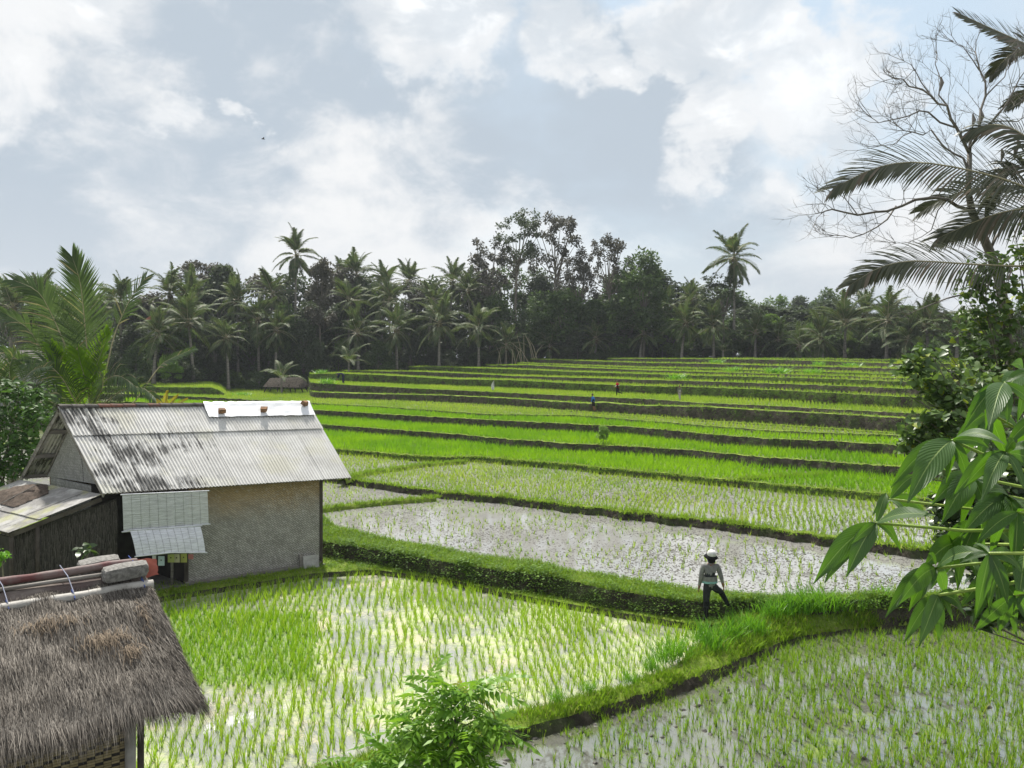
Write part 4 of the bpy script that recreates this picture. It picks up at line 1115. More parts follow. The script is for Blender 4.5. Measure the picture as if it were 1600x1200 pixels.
    # hazy trees further off on the right and left
    for px, top, w, D, m in ((1215, 462, 60, 165, 3), (1245, 464, 62, 172, 1), (1275, 470, 55, 180, 0), (1300, 450, 62, 176, 0), (1330, 478, 60, 185, 1), (1190, 478, 60, 160, 0), (1370, 490, 70, 190, 1), (1420, 488, 70, 190, 0), (1470, 492, 70, 190, 0), (20, 446, 70, 150, 0), (70, 455, 60, 155, 1), (170, 462, 70, 160, 0), (220, 470, 70, 160, 1), (590, 440, 70, 150, 1)):
        far_tree(px, D, top, w * 1.15, 'round', m, 'far hazy tree seen beyond the belt', 0.8, base_h=2.0, group='hazy trees beyond the belt')
    # undergrowth under the belt
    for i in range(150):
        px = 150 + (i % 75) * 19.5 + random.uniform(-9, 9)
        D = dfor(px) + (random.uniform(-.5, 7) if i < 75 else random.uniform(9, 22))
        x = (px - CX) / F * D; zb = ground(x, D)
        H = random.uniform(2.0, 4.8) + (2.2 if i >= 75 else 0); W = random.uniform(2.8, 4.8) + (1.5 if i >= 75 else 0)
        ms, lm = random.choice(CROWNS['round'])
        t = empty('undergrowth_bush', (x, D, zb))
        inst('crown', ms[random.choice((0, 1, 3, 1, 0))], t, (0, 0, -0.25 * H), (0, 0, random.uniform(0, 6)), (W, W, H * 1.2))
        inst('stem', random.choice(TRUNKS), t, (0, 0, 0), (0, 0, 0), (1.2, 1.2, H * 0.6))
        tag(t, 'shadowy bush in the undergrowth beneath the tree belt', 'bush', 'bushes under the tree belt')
build_forest()

# ------------------------------------------------------------------ plants of the middle distance
def small_palm(px, py, D, label, cat='palm', s=0.5, n=9, mats=None, h0=0.3):
    x = (px - CX) / F * D; zb = ground(x, D)
    t = empty('young_palm', (x, D, zb))
    mb = MB(); mb.tube([(0, 0, 0), (0, 0, h0 + 0.1)], [0.12, 0.09], 6); mb.build('trunk', M['palm_bark'], t)
    for i in range(n):
        inst('frond', FAR_FR[(1, 2, 3)[i % 3]][i % 2], t, (0, 0, h0), (0, 0, i * 2.4 + 0.3), s * random.uniform(.8, 1.1))
    tag(t, label, cat)
    return t
small_palm(440, 590, 88, 'short young palm in front of the small thatched shed', s=0.62, n=9, h0=1.6)
small_palm(545, 575, 97, 'low green palm behind the end of an upper terrace', s=0.7, n=11, h0=1.2)
small_palm(1130, 545, 101, 'low dull palm between pale trunks on top of the terraces', s=0.45, n=8, h0=0.8)
def leafy_clump(px, D, H, W, m, label, cat='plant', name='leafy_plant'):
    x = (px - CX) / F * D; zb = ground(x, D)
    t = empty(name, (x, D, zb))
    ms, lm = random.choice(CROWNS['round'])
    inst('leaves', ms[m], t, (0, 0, H * 0.25), (0, 0, random.uniform(0, 6)), (W, W, H * 0.8))
    inst('stem', TRUNKS[0], t, (0, 0, 0), (0, 0, 0), (0.5, 0.5, H * 0.5))
    tag(t, label, cat)
CROWN.append(leaf_mat('fresh_leaf', (0.13, 0.26, 0.03), (0.22, 0.36, 0.06), 0.4, 0.45, 0.3, tcol=(0.34, 0.52, 0.05)))
for kind in CROWNS:
    for i, (ms, lm) in enumerate(CROWNS[kind]):
        c = ms[0].copy(); c.materials[0] = CROWN[4]; ms.append(c)
leafy_clump(942, 42.2, 0.95, 0.75, 4, 'small bushy shrub on the rim of a bright green terrace')
leafy_clump(268, 86, 2.6, 2.6, 4, 'pale green bush at the wood edge under the palms')
WEED = [make_mesh('weed_clump', *blade_tmpl(130, 0.3, 1.0, 0.06, 0.35, 0.6, 2, 0.30), M['grass_lush']) for _ in range(3)]
for px, D, lb in ((1280, 76, 'fresh weed clump on an upper terrace rim, farther in than the others'), (1330, 70, 'pale weed clump by the shrub end of an upper terrace'), (1215, 66, 'broad weed clump drooping over a middle terrace rim'), (1270, 64.5, 'weed clump beside the drooping one on the middle rim'), (1145, 73, 'small yellow-green weed clump on a terrace rim'), (1120, 88, 'weed clump below the pale palm trunks'), (378, 80, 'weed clump at the rounded end of the high bank'), (502, 92, 'weed clump near the bending farmer'), (512, 80, 'blue-green weed clump at the foot of the high bank'), (1058, 68, 'round weed clump on the rim above the walking figure')):
    x = (px - CX) / F * D
    o = inst('weed_clump', WEED[random.randrange(3)], None, (x, D, ground(x, D)), (0, 0, random.uniform(0, 6)), random.uniform(.75, 1.05)); o.scale = (o.scale[0] * 1.5, o.scale[0], o.scale[0] * .8)
    tag(o, lb, 'weeds')
# reed stalks at the foot of the wood
for i in range(14):
    px = 775 + random.uniform(0, 75); D = dfor(px) - 2.5 + random.uniform(-1, 1); x = (px - CX) / F * D
    mb = MB(); l = random.uniform(2.0, 4.0); a = random.gauss(-0.15, .3); mb.tube([(0, 0, 0), (a * l * .4, 0, l * .6), (a * l, 0, l)], [0.05, 0.04, 0.015], 4)
    o = mb.build('dry_stalk', M['rachis']); o.location = (x, D, ground(x, D))
    tag(o, 'pale dry stalk leaning at the foot of the wood', 'stalk', 'dry stalks at the wood foot')
# ------------------------------------------------------------------ nearer palms, drawn frond by frond
def frond_path(t, base, pxs, D, mat, leaf, width, n, face=(0, -0.8, 0.5), dD=0.0, **kw):
    """a frond whose midrib passes the given photo pixels at depth D (tip dD deeper)"""
    m = len(pxs); path = [P(px, py, D + dD * i / max(1, m - 1)) - base for i, (px, py) in enumerate(pxs)]
    me = frond_mesh('frond', mat, L=1, e0=0, bend=0, n=n, leaf=leaf, width=width, path=path, face=face, **kw)
    return inst('frond', me, t)

def young_left_palm():
    D = 27.0
    base = P(140, 720, D); base.z = ground(base.x, base.y)
    t = empty('young_coconut_palm', base)
    mb = MB(); top = P(140, 655, D) - base
    mb.tube([(0, 0, 0), top * 0.5, top], [0.26, 0.24, 0.18], 8); mb.build('trunk', M['palm_bark'], t, True)
    A, Y = M['palm_near'], M['palm_young']
    F_ = lambda pxs, mat=A, leaf=1.05, n=38, dD=0.0, **k: frond_path(t, base, [(140, 655)] + pxs, D, mat, leaf * 1.2, 0.040, int(n * 1.3), dD=dD, seg=3, rach=0.035, **k)
    F_([(139, 590), (132, 500), (125, 440), (113, 402)], n=58, leaf=1.15, dD=-0.6, bare=0.30, droop=0.12, fold=0.1)
    F_([(120, 590), (104, 545), (80, 490), (58, 455), (22, 438)], n=52, leaf=1.0, dD=-0.9, bare=0.3, droop=0.45, fold=0.1)
    F_([(165, 580), (180, 520), (205, 465), (228, 434)], n=26, leaf=0.8, dD=0.8, bare=0.55, droop=0.3, fold=0.1, gap=0.15)
    F_([(118, 628), (98, 592), (75, 571), (43, 568)], n=36, leaf=0.95, dD=-1.4, bare=0.2, droop=0.9)
    F_([(105, 610), (75, 565), (45, 515), (4, 488)], n=34, leaf=0.8, dD=-0.8, bare=0.35, droop=0.7)
    F_([(152, 612), (168, 592), (188, 588), (212, 604)], n=34, leaf=0.9, dD=-1.2, bare=0.15, droop=1.0)
    F_([(175, 645), (206, 632), (245, 578), (264, 562), (301, 546)], n=22, leaf=0.75, dD=-0.4, bare=0.62, droop=0.55, side_k=(0.6, 1.1))
    F_([(147, 600), (160, 560), (176, 505)], n=24, leaf=0.5, dD=-0.3, bare=0.4, droop=0.05, fold=0.8)
    F_([(120, 620), (100, 575), (82, 542)], Y, n=34, leaf=0.85, dD=-0.5, bare=0.2, droop=0.15)
    F_([(145, 600), (155, 560), (172, 520)], Y, n=34, leaf=0.8, dD=-0.4, bare=0.2, droop=0.15)
    F_([(138, 610), (128, 575), (122, 550)], Y, n=34, leaf=0.9, dD=-0.6, bare=0.15, droop=0.1)
    F_([(90, 615), (48, 580), (25, 560), (-6, 542)], n=26, leaf=0.6, dD=-0.9, bare=0.4, droop=0.9)
    F_([(170, 625), (196, 608), (222, 606), (243, 622)], n=30, leaf=0.8, dD=-1.0, bare=0.2, droop=1.0)
    F_([(100, 640), (70, 625), (45, 640)], n=26, leaf=0.8, dD=-1.0, bare=0.2, droop=1.0)
    F_([(150, 625), (160, 605), (160, 590)], n=26, leaf=0.9, dD=-2.0, bare=0.2, droop=0.8)
    F_([(150, 640), (185, 636), (215, 645)], n=26, leaf=0.8, dD=-1.2, bare=0.2, droop=1.0)
    tag(t, 'young coconut palm with upright broad fronds and lime green inner leaves behind the corrugated roof', 'palm tree')
    # low palm at the edge of the yard
    base2 = P(20, 700, 25.0); base2.z = ground(base2.x, base2.y)
    t2 = empty('young_coconut_palm', base2)
    mb = MB(); tp = P(20, 660, 25.0) - base2; mb.tube([(0, 0, 0), tp], [0.2, 0.15], 7); mb.build('trunk', M['palm_bark'], t2, True)
    for pxs in ([(30, 610), (50, 580), (80, 572)], [(18, 610), (15, 575), (25, 548)], [(0, 620), (-25, 590), (-50, 590)], [(40, 630), (65, 610), (90, 622)], [(5, 600), (-10, 560), (-20, 530)]):
        frond_path(t2, base2, [(20, 660)] + pxs, 25.0, A, 0.7, 0.05, 26, dD=-0.5, seg=2, bare=0.25, droop=0.6, rach=0.03)
    tag(t2, 'low young palm beside the dense dark shrub, left of the hut', 'palm tree')
    # yellowed frond tips above the ridge
    b3 = P(262, 668, 27.5); b3.z = ground(b3.x, b3.y)
    t3 = empty('yellow_palm_seedling', b3)
    mb = MB(); tp = P(262, 650, 27.5) - b3; mb.tube([(0, 0, 0), tp], [0.1, 0.06], 6); mb.build('trunk', M['palm_bark'], t3, True)
    for pxs in ([(258, 630), (262, 612)], [(266, 632), (278, 618)], [(270, 636), (292, 624)], [(252, 634), (244, 620)], [(275, 640), (300, 634)]):
        frond_path(t3, b3, [(262, 650)] + pxs, 27.5, M['palm_yellow'], 0.22, 0.05, 12, seg=2, bare=0.25, droop=0.2, rach=0.02)
    tag(t3, 'yellowed palm seedling leaf tips showing above the roof ridge', 'palm')
young_left_palm()

def right_palms():
    G = M['palm_grey']
    D = 12.5
    cr = P(1705, 345, D); base = Vector((cr.x + 0.3, D + 0.2, EYE - 5.9))
    t = empty('coconut_palm', base)
    mb = MB(); tp = cr - base
    mb.tube([(0, 0, 0), tp * 0.35 + Vector((.15, 0, 0)), tp * 0.7 + Vector((.12, 0, 0)), tp], [0.22, 0.17, 0.15, 0.13], 9); mb.build('trunk', M['palm_bark'], t, True)
    F_ = lambda pxs, dD=0.0, n=62, leaf=0.85, **k: frond_path(t, base, [(1705, 345)] + pxs, D, G, leaf, 0.030, n, dD=dD, seg=3, rach=0.022, **k)
    F_([(1620, 300), (1540, 272), (1440, 254), (1370, 262), (1303, 294)], -0.5, 74, 0.92, bare=0.22, droop=0.30, fold=0.05)
    F_([(1640, 410), (1570, 415), (1490, 411), (1420, 408), (1370, 420), (1328, 446)], -0.8, 74, 0.78, bare=0.30, droop=0.42, fold=0.05)
    F_([(1640, 325), (1575, 330), (1520, 348), (1466, 372)], 0.3, 56, 0.8, bare=0.2, droop=0.6, fold=0.05)
    F_([(1640, 250), (1590, 205), (1550, 195), (1515, 205)], 0.6, 56, 0.7, bare=0.2, droop=0.8, fold=0.0)
    F_([(1660, 290), (1610, 262), (1570, 275), (1540, 320)], 1.0, 50, 0.75, bare=0.2, droop=0.9)
    F_([(1650, 310), (1590, 290), (1500, 300), (1440, 330)], 1.2, 50, 0.7, bare=0.25, droop=0.5)
    F_([(1770, 260), (1850, 230), (1930, 270)], 0.3, 40, 0.8, droop=0.5); F_([(1760, 340), (1850, 350), (1920, 420)], -0.4, 40, 0.8, droop=0.6)
    F_([(1730, 240), (1750, 150), (1780, 90)], 0.2, 40, 0.8, droop=0.3); F_([(1700, 420), (1720, 500), (1750, 560)], 0.8, 40, 0.8, droop=0.6)
    tag(t, 'coconut palm whose long grey-green fronds reach over the dead tree', 'palm tree')
    D = 14.5
    cr = P(1720, 165, D); base = Vector((cr.x + 0.4, D + 0.3, EYE - 5.4))
    t = empty('coconut_palm', base)
    mb = MB(); tp = cr - base
    mb.tube([(0, 0, 0), tp * 0.4 + Vector((.2, 0, 0)), tp], [0.22, 0.17, 0.13], 9); mb.build('trunk', M['palm_bark'], t, True)
    F2 = lambda pxs, dD=0.0, n=56, leaf=0.75, **k: frond_path(t, base, [(1720, 165)] + pxs, D, G, leaf, 0.033, n, dD=dD, seg=3, rach=0.022, **k)
    F2([(1660, 100), (1600, 68), (1550, 45), (1500, 22)], -0.4, 60, 0.62, bare=0.25, droop=0.12, fold=0.05)
    F2([(1670, 110), (1620, 75), (1580, 85), (1548, 118)], 0.2, 50, 0.6, bare=0.25, droop=0.5)
    F2([(1690, 90), (1650, 20), (1610, -40)], 0.2, 50, 0.7, droop=0.3); F2([(1670, 150), (1620, 140), (1575, 165)], 0.4, 50, 0.6, droop=0.8)
    F2([(1760, 90), (1820, 50), (1890, 60)], 0, 44, 0.8); F2([(1780, 160), (1850, 180), (1900, 240)], 0.3, 44, 0.8, droop=0.6); F2([(1740, 90), (1745, 10), (1760, -60)], 0.3, 44, 0.8)
    tag(t, 'higher coconut palm with a single frond pointing up into the blue sky', 'palm tree')
right_palms()

# ------------------------------------------------------------------ dead tree
def dead_tree():
    D = 13.5
    base = P(1600, 1100, D); base.z = EYE - 5.95; base.x = P(1720, 800, D).x
    t = empty('dead_tree', base)
    limbs = MB(); twigs = MB(); trunk = MB()
    def poly(pts, dd=0.0): return [P(px, py, D + dd * i / len(pts)) - base for i, (px, py) in enumerate(pts)]
    tp = [Vector((0, 0, 0))] + poly([(1650, 900), (1606, 740), (1590, 640), (1578, 540), (1562, 440), (1546, 392), (1519, 332), (1513, 300), (1515, 240)])
    trunk.tube(tp, [0.14, 0.125, 0.115, 0.10, 0.09, 0.082, 0.075, 0.062, 0.05, 0.04], 8)
    B = [([(1519, 330), (1480, 312), (1430, 312), (1385, 330), (1340, 336), (1300, 327), (1283, 333)], -1.0, 0.032), ([(1400, 322), (1370, 355), (1330, 372), (1303, 368)], -0.5, 0.016),
         ([(1515, 240), (1495, 200), (1480, 165), (1455, 150), (1420, 135), (1398, 122)], -0.6, 0.030), ([(1515, 240), (1530, 200), (1540, 150), (1531, 110), (1524, 80)], 0.5, 0.030),
         ([(1495, 200), (1450, 175), (1420, 181), (1380, 190), (1362, 184)], -0.3, 0.018), ([(1514, 270), (1490, 240), (1455, 203), (1425, 206), (1400, 195)], 0.5, 0.022),
         ([(1515, 232), (1550, 190), (1580, 150), (1606, 105)], -0.5, 0.024), ([(1480, 165), (1470, 125), (1464, 85)], 0.3, 0.015), ([(1513, 300), (1560, 285), (1606, 272)], -0.5, 0.024),
         ([(1562, 440), (1520, 458), (1480, 466), (1445, 480), (1415, 492)], -0.5, 0.020), ([(1540, 150), (1570, 120), (1590, 75)], 0.4, 0.014), ([(1455, 150), (1430, 110), (1412, 95)], 0.2, 0.012),
         ([(1550, 190), (1590, 190), (1620, 170)], 0.4, 0.014), ([(1546, 392), (1580, 340), (1615, 310)], 0.4, 0.03), ([(1480, 312), (1460, 345), (1440, 370), (1400, 380)], 0.4, 0.012), ([(1530, 110), (1510, 80), (1490, 65)], 0.2, 0.010), ([(1340, 336), (1320, 310), (1290, 300)], 0.1, 0.010), ([(1425, 206), (1400, 225), (1375, 228)], 0.1, 0.010)]
    allb = []
    for pts, dd, r in B:
        p = poly(pts, dd); n = len(p)
        # bow each segment a little so limbs are crooked, not straight
        q = []
        for i in range(n - 1):
            q.append(p[i]); q.append(p[i].lerp(p[i + 1], 0.5) + Vector([random.gauss(0, .035) for _ in range(3)]))
        q.append(p[-1])
        m = len(q); limbs.tube(q, [r * (1 - 0.72 * i / (m - 1)) for i in range(m)], 5); allb.append((q, r))
    def twig(o, d, l, r, lev):
        pts = [o]; p = o.copy(); d = d.normalized()
        for s in range(4):
            d = (d + Vector((random.gauss(0, .22), random.gauss(0, .22), random.gauss(0.10, .2)))).normalized(); p = p + d * l / 4; pts.append(p.copy())
        twigs.tube(pts, [r, r * .8, r * .6, r * .45, r * .25], 3, cap=False)
        if lev > 0:
            for k in range(random.choice((2, 3, 3))):
                i = random.choice((1, 2, 3)); dd = (pts[i] - pts[i - 1]).normalized()
                twig(pts[i], dd + Vector((random.gauss(0, .7), random.gauss(0, .6), random.gauss(.15, .6))), l * random.uniform(.4, .7), r * .6, lev - 1)
    for q, r in allb:
        for i in range(2, len(q)):
            for k in range(2 if r > 0.02 else 1):
                d = (q[i] - q[i - 1]).normalized()
                twig(q[i].lerp(q[i - 1], random.random()), d + Vector((random.gauss(0, .8), random.gauss(0, .6), random.gauss(.25, .7))), random.uniform(.35, .85), 0.0062, 2)
        d = (q[-1] - q[-2]).normalized()
        for k in range(3): twig(q[-1], d + Vector((random.gauss(0, .5), random.gauss(0, .5), random.gauss(.2, .4))), random.uniform(.3, .7), 0.006, 2)
    trunk.build('trunk', M['dead_wood'], t, True); limbs.build('limbs', M['dead_wood'], t, True); twigs.build('twigs', M['dead_wood'], t)
    # shrivelled pods and leaves still hanging
    for px, py in ((1520, 178), (1533, 172), (1565, 232), (1585, 228), (1572, 250), (1590, 215), (1560, 262), (1470, 120)):
        pod = MB(); o = P(px, py, D) - base; pod.tube([o, o + Vector((.02, 0, -.1)), o + Vector((-.01, 0, -.24))], [0.012, 0.035, 0.006], 5)
        pod.build('hanging_pod', M['dead_wood'], t)
    tag(t, 'leafless dead tree with grey crooked limbs and fine twigs against the sky', 'tree')
dead_tree()

# ------------------------------------------------------------------ shrubs with heart-shaped leaves
def heart_tmpl():
    out = []
    for _ in range(5):
        a = random.uniform(0.85, 1.1)
        pts = [(0, 0, 0), (-0.10, 0.42 * a, 0.04), (0.25, 0.52 * a, 0.10), (0.65, 0.34 * a, 0.03), (1.0, 0, -0.16), (0.65, -0.34 * a, 0.03), (0.25, -0.52 * a, 0.10), (-0.10, -0.42 * a, 0.04), (0.45, 0, -0.02)]
        out.append((np.array(pts, float), np.array([(0, 8, 1), (1, 8, 2), (2, 8, 3), (3, 8, 4), (4, 8, 5), (5, 8, 6), (6, 8, 7), (7, 8, 0)])))
    return out
HEART = heart_tmpl()
def oriented(tmpl, pos, size, droop=0.3, up_bias=1.0):
    """leaves turned every way, mostly facing up and outwards"""
    n = len(pos); ax = rng.normal(0, 1, (n, 3)); ax[:, 2] = ax[:, 2] * 0.5 - droop; ax /= np.linalg.norm(ax, axis=1)[:, None]
    up = rng.normal(0, 0.5, (n, 3)) + np.array([0, -0.35, up_bias]); sd = np.cross(up, ax); sd /= np.linalg.norm(sd, axis=1)[:, None] + 1e-6; nn = np.cross(ax, sd)
    Vs, Fs, b = [], [], 0; w = rng.integers(0, len(tmpl), n)
    for k, (V, Fc) in enumerate(tmpl):
        ix = np.where(w == k)[0]
        v = (ax[ix][:, None] * V[None, :, 0:1] + sd[ix][:, None] * V[None, :, 1:2] + nn[ix][:, None] * V[None, :, 2:3]) * size[ix][:, None, None] + pos[ix][:, None]
        Vs.append(v.reshape(-1, 3)); Fs.append((Fc[None] + (np.arange(len(ix)) * len(V))[:, None, None] + b).reshape(-1, 3)); b += len(ix) * len(V)
    return np.concatenate(Vs), np.concatenate(Fs)
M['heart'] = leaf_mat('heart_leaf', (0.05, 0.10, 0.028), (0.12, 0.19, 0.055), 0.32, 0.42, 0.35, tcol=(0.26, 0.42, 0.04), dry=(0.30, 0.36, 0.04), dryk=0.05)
M['heart_shaded'] = leaf_mat('heart_leaf_shaded', (0.028, 0.055, 0.018), (0.065, 0.11, 0.034), 0.25, 0.35, 0.5, tcol=(0.2, 0.34, 0.03))  # darker copy of the heart leaf, with shade put into its colour
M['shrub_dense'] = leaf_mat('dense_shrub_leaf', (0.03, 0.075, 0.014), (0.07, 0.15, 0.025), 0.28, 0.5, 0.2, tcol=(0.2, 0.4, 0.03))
def shrub(name, base, clusters, leaf, n_per, mat, label, cat='shrub', stems=True, tm=None, zbase=None):
    b = Vector(base)
    t = empty(name, b)
    pos = []; st = MB()
    for px, py, D, r_px, dens in clusters:
        c = P(px, py, D) - b; r = r_px * D / F
        k = int(n_per * dens)
        d = rng.normal(0, 1, (k, 3)); d /= np.linalg.norm(d, axis=1)[:, None]
        pos.append(np.array(c)[None] + d * (rng.random(k) ** 0.5 * r)[:, None] * np.array([1, 1.0, 0.85]))
        if stems:
            md = Vector((c.x * .25, c.y * .25, c.z * .6)) + Vector((random.gauss(0, .12), random.gauss(0, .12), 0.1))
            if dens >= 1 or len(clusters) < 4: st.tube([Vector((random.gauss(0, .08), random.gauss(0, .08), 0)), md, c + Vector((0, 0, r * .4))], [0.035, 0.022, 0.006], 5)
            for q in range(4):
                e = c + Vector([random.gauss(0, r * .6) for _ in range(3)]); st.tube([md.lerp(c, .6), e], [0.012, 0.004], 4)
    pos = np.concatenate(pos)
    V, Fc = oriented(tm or HEART, pos, leaf * rng.uniform(0.55, 1.2, len(pos)))
    lo = mesh_obj('leaves', V, Fc, mat, t); lo['kind'] = 'stuff'
    if stems: st.build('stems', M['bark'], t)
    tag(t, label, cat)
    return t
def gbase(px, D, h=5.9):
    return ((px - CX) / F * D, D, EYE - h)
shrub('broadleaf_shrub', gbase(1800, 10.5), [(1425, 575, 10.5, 32, 1), (1455, 600, 10.3, 34, 1.2), (1435, 555, 10.6, 22, .6), (1480, 620, 10.2, 36, 1.2), (1500, 575, 10.8, 26, .6), (1440, 672, 10.2, 36, 1.3), (1425, 690, 10.3, 28, .9), (1478, 660, 10.0, 40, 1.4), (1520, 640, 10.0, 40, 1.3), (1460, 560, 10.7, 26, .5), (1540, 600, 10.2, 44, 1.2), (1500, 690, 9.8, 40, 1.0)],
      0.105, 88, M['heart'], 'glossy heart-leaved shrub spreading in front of the upper terraces', 'shrub')
shrub('broadleaf_tree', gbase(1640, 12.8), [(1540, 420, 12.6, 34, 1), (1520, 450, 12.6, 30, .8), (1565, 450, 12.5, 40, 1.1), (1590, 410, 12.6, 40, 1), (1535, 490, 12.6, 42, 1.2), (1580, 500, 12.4, 46, 1.4), (1512, 510, 12.8, 32, .7), (1505, 545, 12.8, 30, .7), (1545, 545, 12.4, 44, 1.2), (1590, 560, 12.3, 44, 1.4), (1570, 600, 12.2, 40, 1.3), (1600, 640, 12.2, 50, 1.4), (1620, 470, 12.6, 44, 1), (1625, 380, 12.8, 40, .8), (1530, 580, 12.5, 30, .8), (1600, 340, 12.9, 26, .4), (1660, 560, 12.4, 60, 1.5)],
      0.105, 92, M['heart'], 'leafy tree with small heart-shaped leaves growing round the dead trunk', 'tree')
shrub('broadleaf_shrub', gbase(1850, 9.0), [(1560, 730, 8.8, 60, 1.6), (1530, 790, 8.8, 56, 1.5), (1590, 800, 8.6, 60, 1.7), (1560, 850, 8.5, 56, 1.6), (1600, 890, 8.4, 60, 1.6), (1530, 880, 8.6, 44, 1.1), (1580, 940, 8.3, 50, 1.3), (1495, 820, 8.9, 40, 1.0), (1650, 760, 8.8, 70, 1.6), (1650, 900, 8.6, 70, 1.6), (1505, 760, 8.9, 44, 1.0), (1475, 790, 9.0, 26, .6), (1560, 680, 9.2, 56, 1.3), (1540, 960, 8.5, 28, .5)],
      0.105, 140, M['heart_shaded'], 'dark shaded shrub behind the large palmate leaves', 'shrub')
OVAL = [(np.array([(0, 0, 0), (0.3, 0.2, 0.05), (0.7, 0.19, 0.03), (1, 0, -0.12), (0.7, -0.19, 0.03), (0.3, -0.2, 0.05)], float), np.array([(0, 5, 1), (1, 5, 4), (1, 4, 2), (2, 4, 3)]))]
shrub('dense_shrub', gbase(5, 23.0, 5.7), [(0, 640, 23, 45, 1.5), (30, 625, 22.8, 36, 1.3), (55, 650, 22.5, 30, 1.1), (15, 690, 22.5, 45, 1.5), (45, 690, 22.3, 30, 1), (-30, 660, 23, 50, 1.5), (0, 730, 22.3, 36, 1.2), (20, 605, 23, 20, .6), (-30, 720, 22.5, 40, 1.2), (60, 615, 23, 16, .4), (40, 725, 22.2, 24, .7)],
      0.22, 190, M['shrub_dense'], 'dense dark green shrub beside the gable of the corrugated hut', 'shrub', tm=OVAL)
shrub('small_herb', gbase(-4, 16.5, 5.7), [(2, 868, 16.3, 12, 1), (-14, 872, 16.3, 16, 1)], 0.12, 60, M['grass_lush'], 'bright green plant behind the thatched ridge', 'plant', tm=OVAL)
shrub('agave_plant', gbase(130, 18.0, 5.7), [(133, 858, 17.9, 12, 1)], 0.24, 22, M['heart_shaded'], 'grey-green pointed plant in the shade below the lean-to', 'plant', tm=OVAL)

# ------------------------------------------------------------------ pinnate shrub in the foreground
def pinnate_shrub():
    base = Vector(gbase(690, 9.3, 6.1)); base.z = EYE - 6.05
    t = empty('pinnate_shrub', base)
    m1 = leaf_mat('pinnate_leaflet', (0.09, 0.22, 0.018), (0.19, 0.35, 0.03), 0.4, 0.4, 0.3, tcol=(0.34, 0.60, 0.03))
    m2 = leaf_mat('pinnate_leaflet_new', (0.24, 0.36, 0.03), (0.34, 0.34, 0.05), 0.42, 0.4, 0.3, tcol=(0.6, 0.55, 0.05))
    def pin_mesh(mat, L=0.46, n=7, ll=0.155):
        V, Fc = [], []
        for i in range(n):
            f = 0.15 + 0.8 * i / (n - 1); z = 0.10 * f - 0.30 * f * f; c = Vector((L * f, 0, z))
            for sd in (-1, 1):
                d = Vector((0.55, sd * 0.9, -0.28 + random.gauss(0, .12))).normalized(); l = ll * (1 - 0.35 * abs(f - 0.5)) * random.uniform(.85, 1.1); w = Vector((0.9, -sd * 0.45, 0.1)).normalized() * l * 0.19
                b = len(V); V += [c, c + d * l * .38 + w, c + d * l * .75 + w * .75 + Vector((0, 0, -.01)), c + d * l + Vector((0, 0, -.03)), c + d * l * .75 - w * .75, c + d * l * .38 - w]
                Fc += [(b, b + 1, b + 5), (b + 1, b + 4, b + 5), (b + 1, b + 2, b + 4), (b + 2, b + 3, b + 4)]
        b = len(V); V += [(L * .95, 0, -.19), (L * 1.08, .03, -.25), (L * 1.25, 0, -.33), (L * 1.08, -.03, -.25)]; Fc += [(b, b + 1, b + 2), (b, b + 2, b + 3)]
        for i in range(5):          # midrib
            f, g = i / 5, (i + 1) / 5; b = len(V); zz = lambda q: 0.10 * q - 0.30 * q * q
            V += [(L * f, -.004, zz(f)), (L * f, .004, zz(f)), (L * g, .004, zz(g)), (L * g, -.004, zz(g))]; Fc += [(b, b + 1, b + 2), (b, b + 2, b + 3)]
        return make_mesh('leaf', np.array([tuple(v) for v in V], float), np.array(Fc, int), mat)
    ms = [pin_mesh(m1) for _ in range(5)]; mn = [pin_mesh(m2, 0.3, 6, 0.10) for _ in range(2)]
    st = MB()
    heads = [(705, 1062, 9.3, 1.0), (735, 1075, 9.1, 1.0), (672, 1085, 9.4, .9), (745, 1112, 9.0, 1.0), (690, 1105, 9.0, 1.1), (640, 1130, 9.3, .8), (605, 1160, 9.3, .9), (720, 1140, 8.9, 1.1), (660, 1150, 9.0, 1.0), (765, 1135, 9.2, .8), (690, 1180, 8.8, 1.1), (625, 1190, 9.1, 1.0), (585, 1185, 9.3, .8), (740, 1180, 8.9, 1.0), (650, 1215, 8.8, 1.0), (700, 1230, 8.8, 1.0), (590, 1225, 9.1, .9), (560, 1215, 9.3, .7)]
    trunk_pts = [Vector((0, 0, 0)), P(693, 1230, 9.1) - base, P(712, 1120, 9.1) - base, P(718, 1075, 9.2) - base]
    st.tube(trunk_pts, [0.035, 0.026, 0.016, 0.008], 6)
    for i, (px, py, D, k) in enumerate(heads):
        c = P(px, py + 14, D) - base
        a = trunk_pts[0].lerp(trunk_pts[1], 0.75) if py > 1120 else trunk_pts[1].lerp(trunk_pts[2], .6)
        if i: st.tube([a, a.lerp(c, .5) + Vector((0, 0, .08)), c], [0.014, 0.010, 0.005], 5)
        nl = int(10 * k); rz = random.uniform(0, 6.28)
        for j in range(nl):
            rz += 2.4; new = (i < 6 and j < 2)
            me = random.choice(mn if new and random.random() < .55 else ms)
            inst('leaf', me, t, c + Vector((random.gauss(0, .05), random.gauss(0, .05), random.gauss(0, .06))), (random.gauss(0, .25), random.uniform(-1.0, 0.25), rz), random.uniform(.7, 1.1))
    st.build('stem', M['bark'], t, True)
    tag(t, 'leafy shrub with pinnate leaves and orange new tips in front of the bund end', 'shrub')
pinnate_shrub()

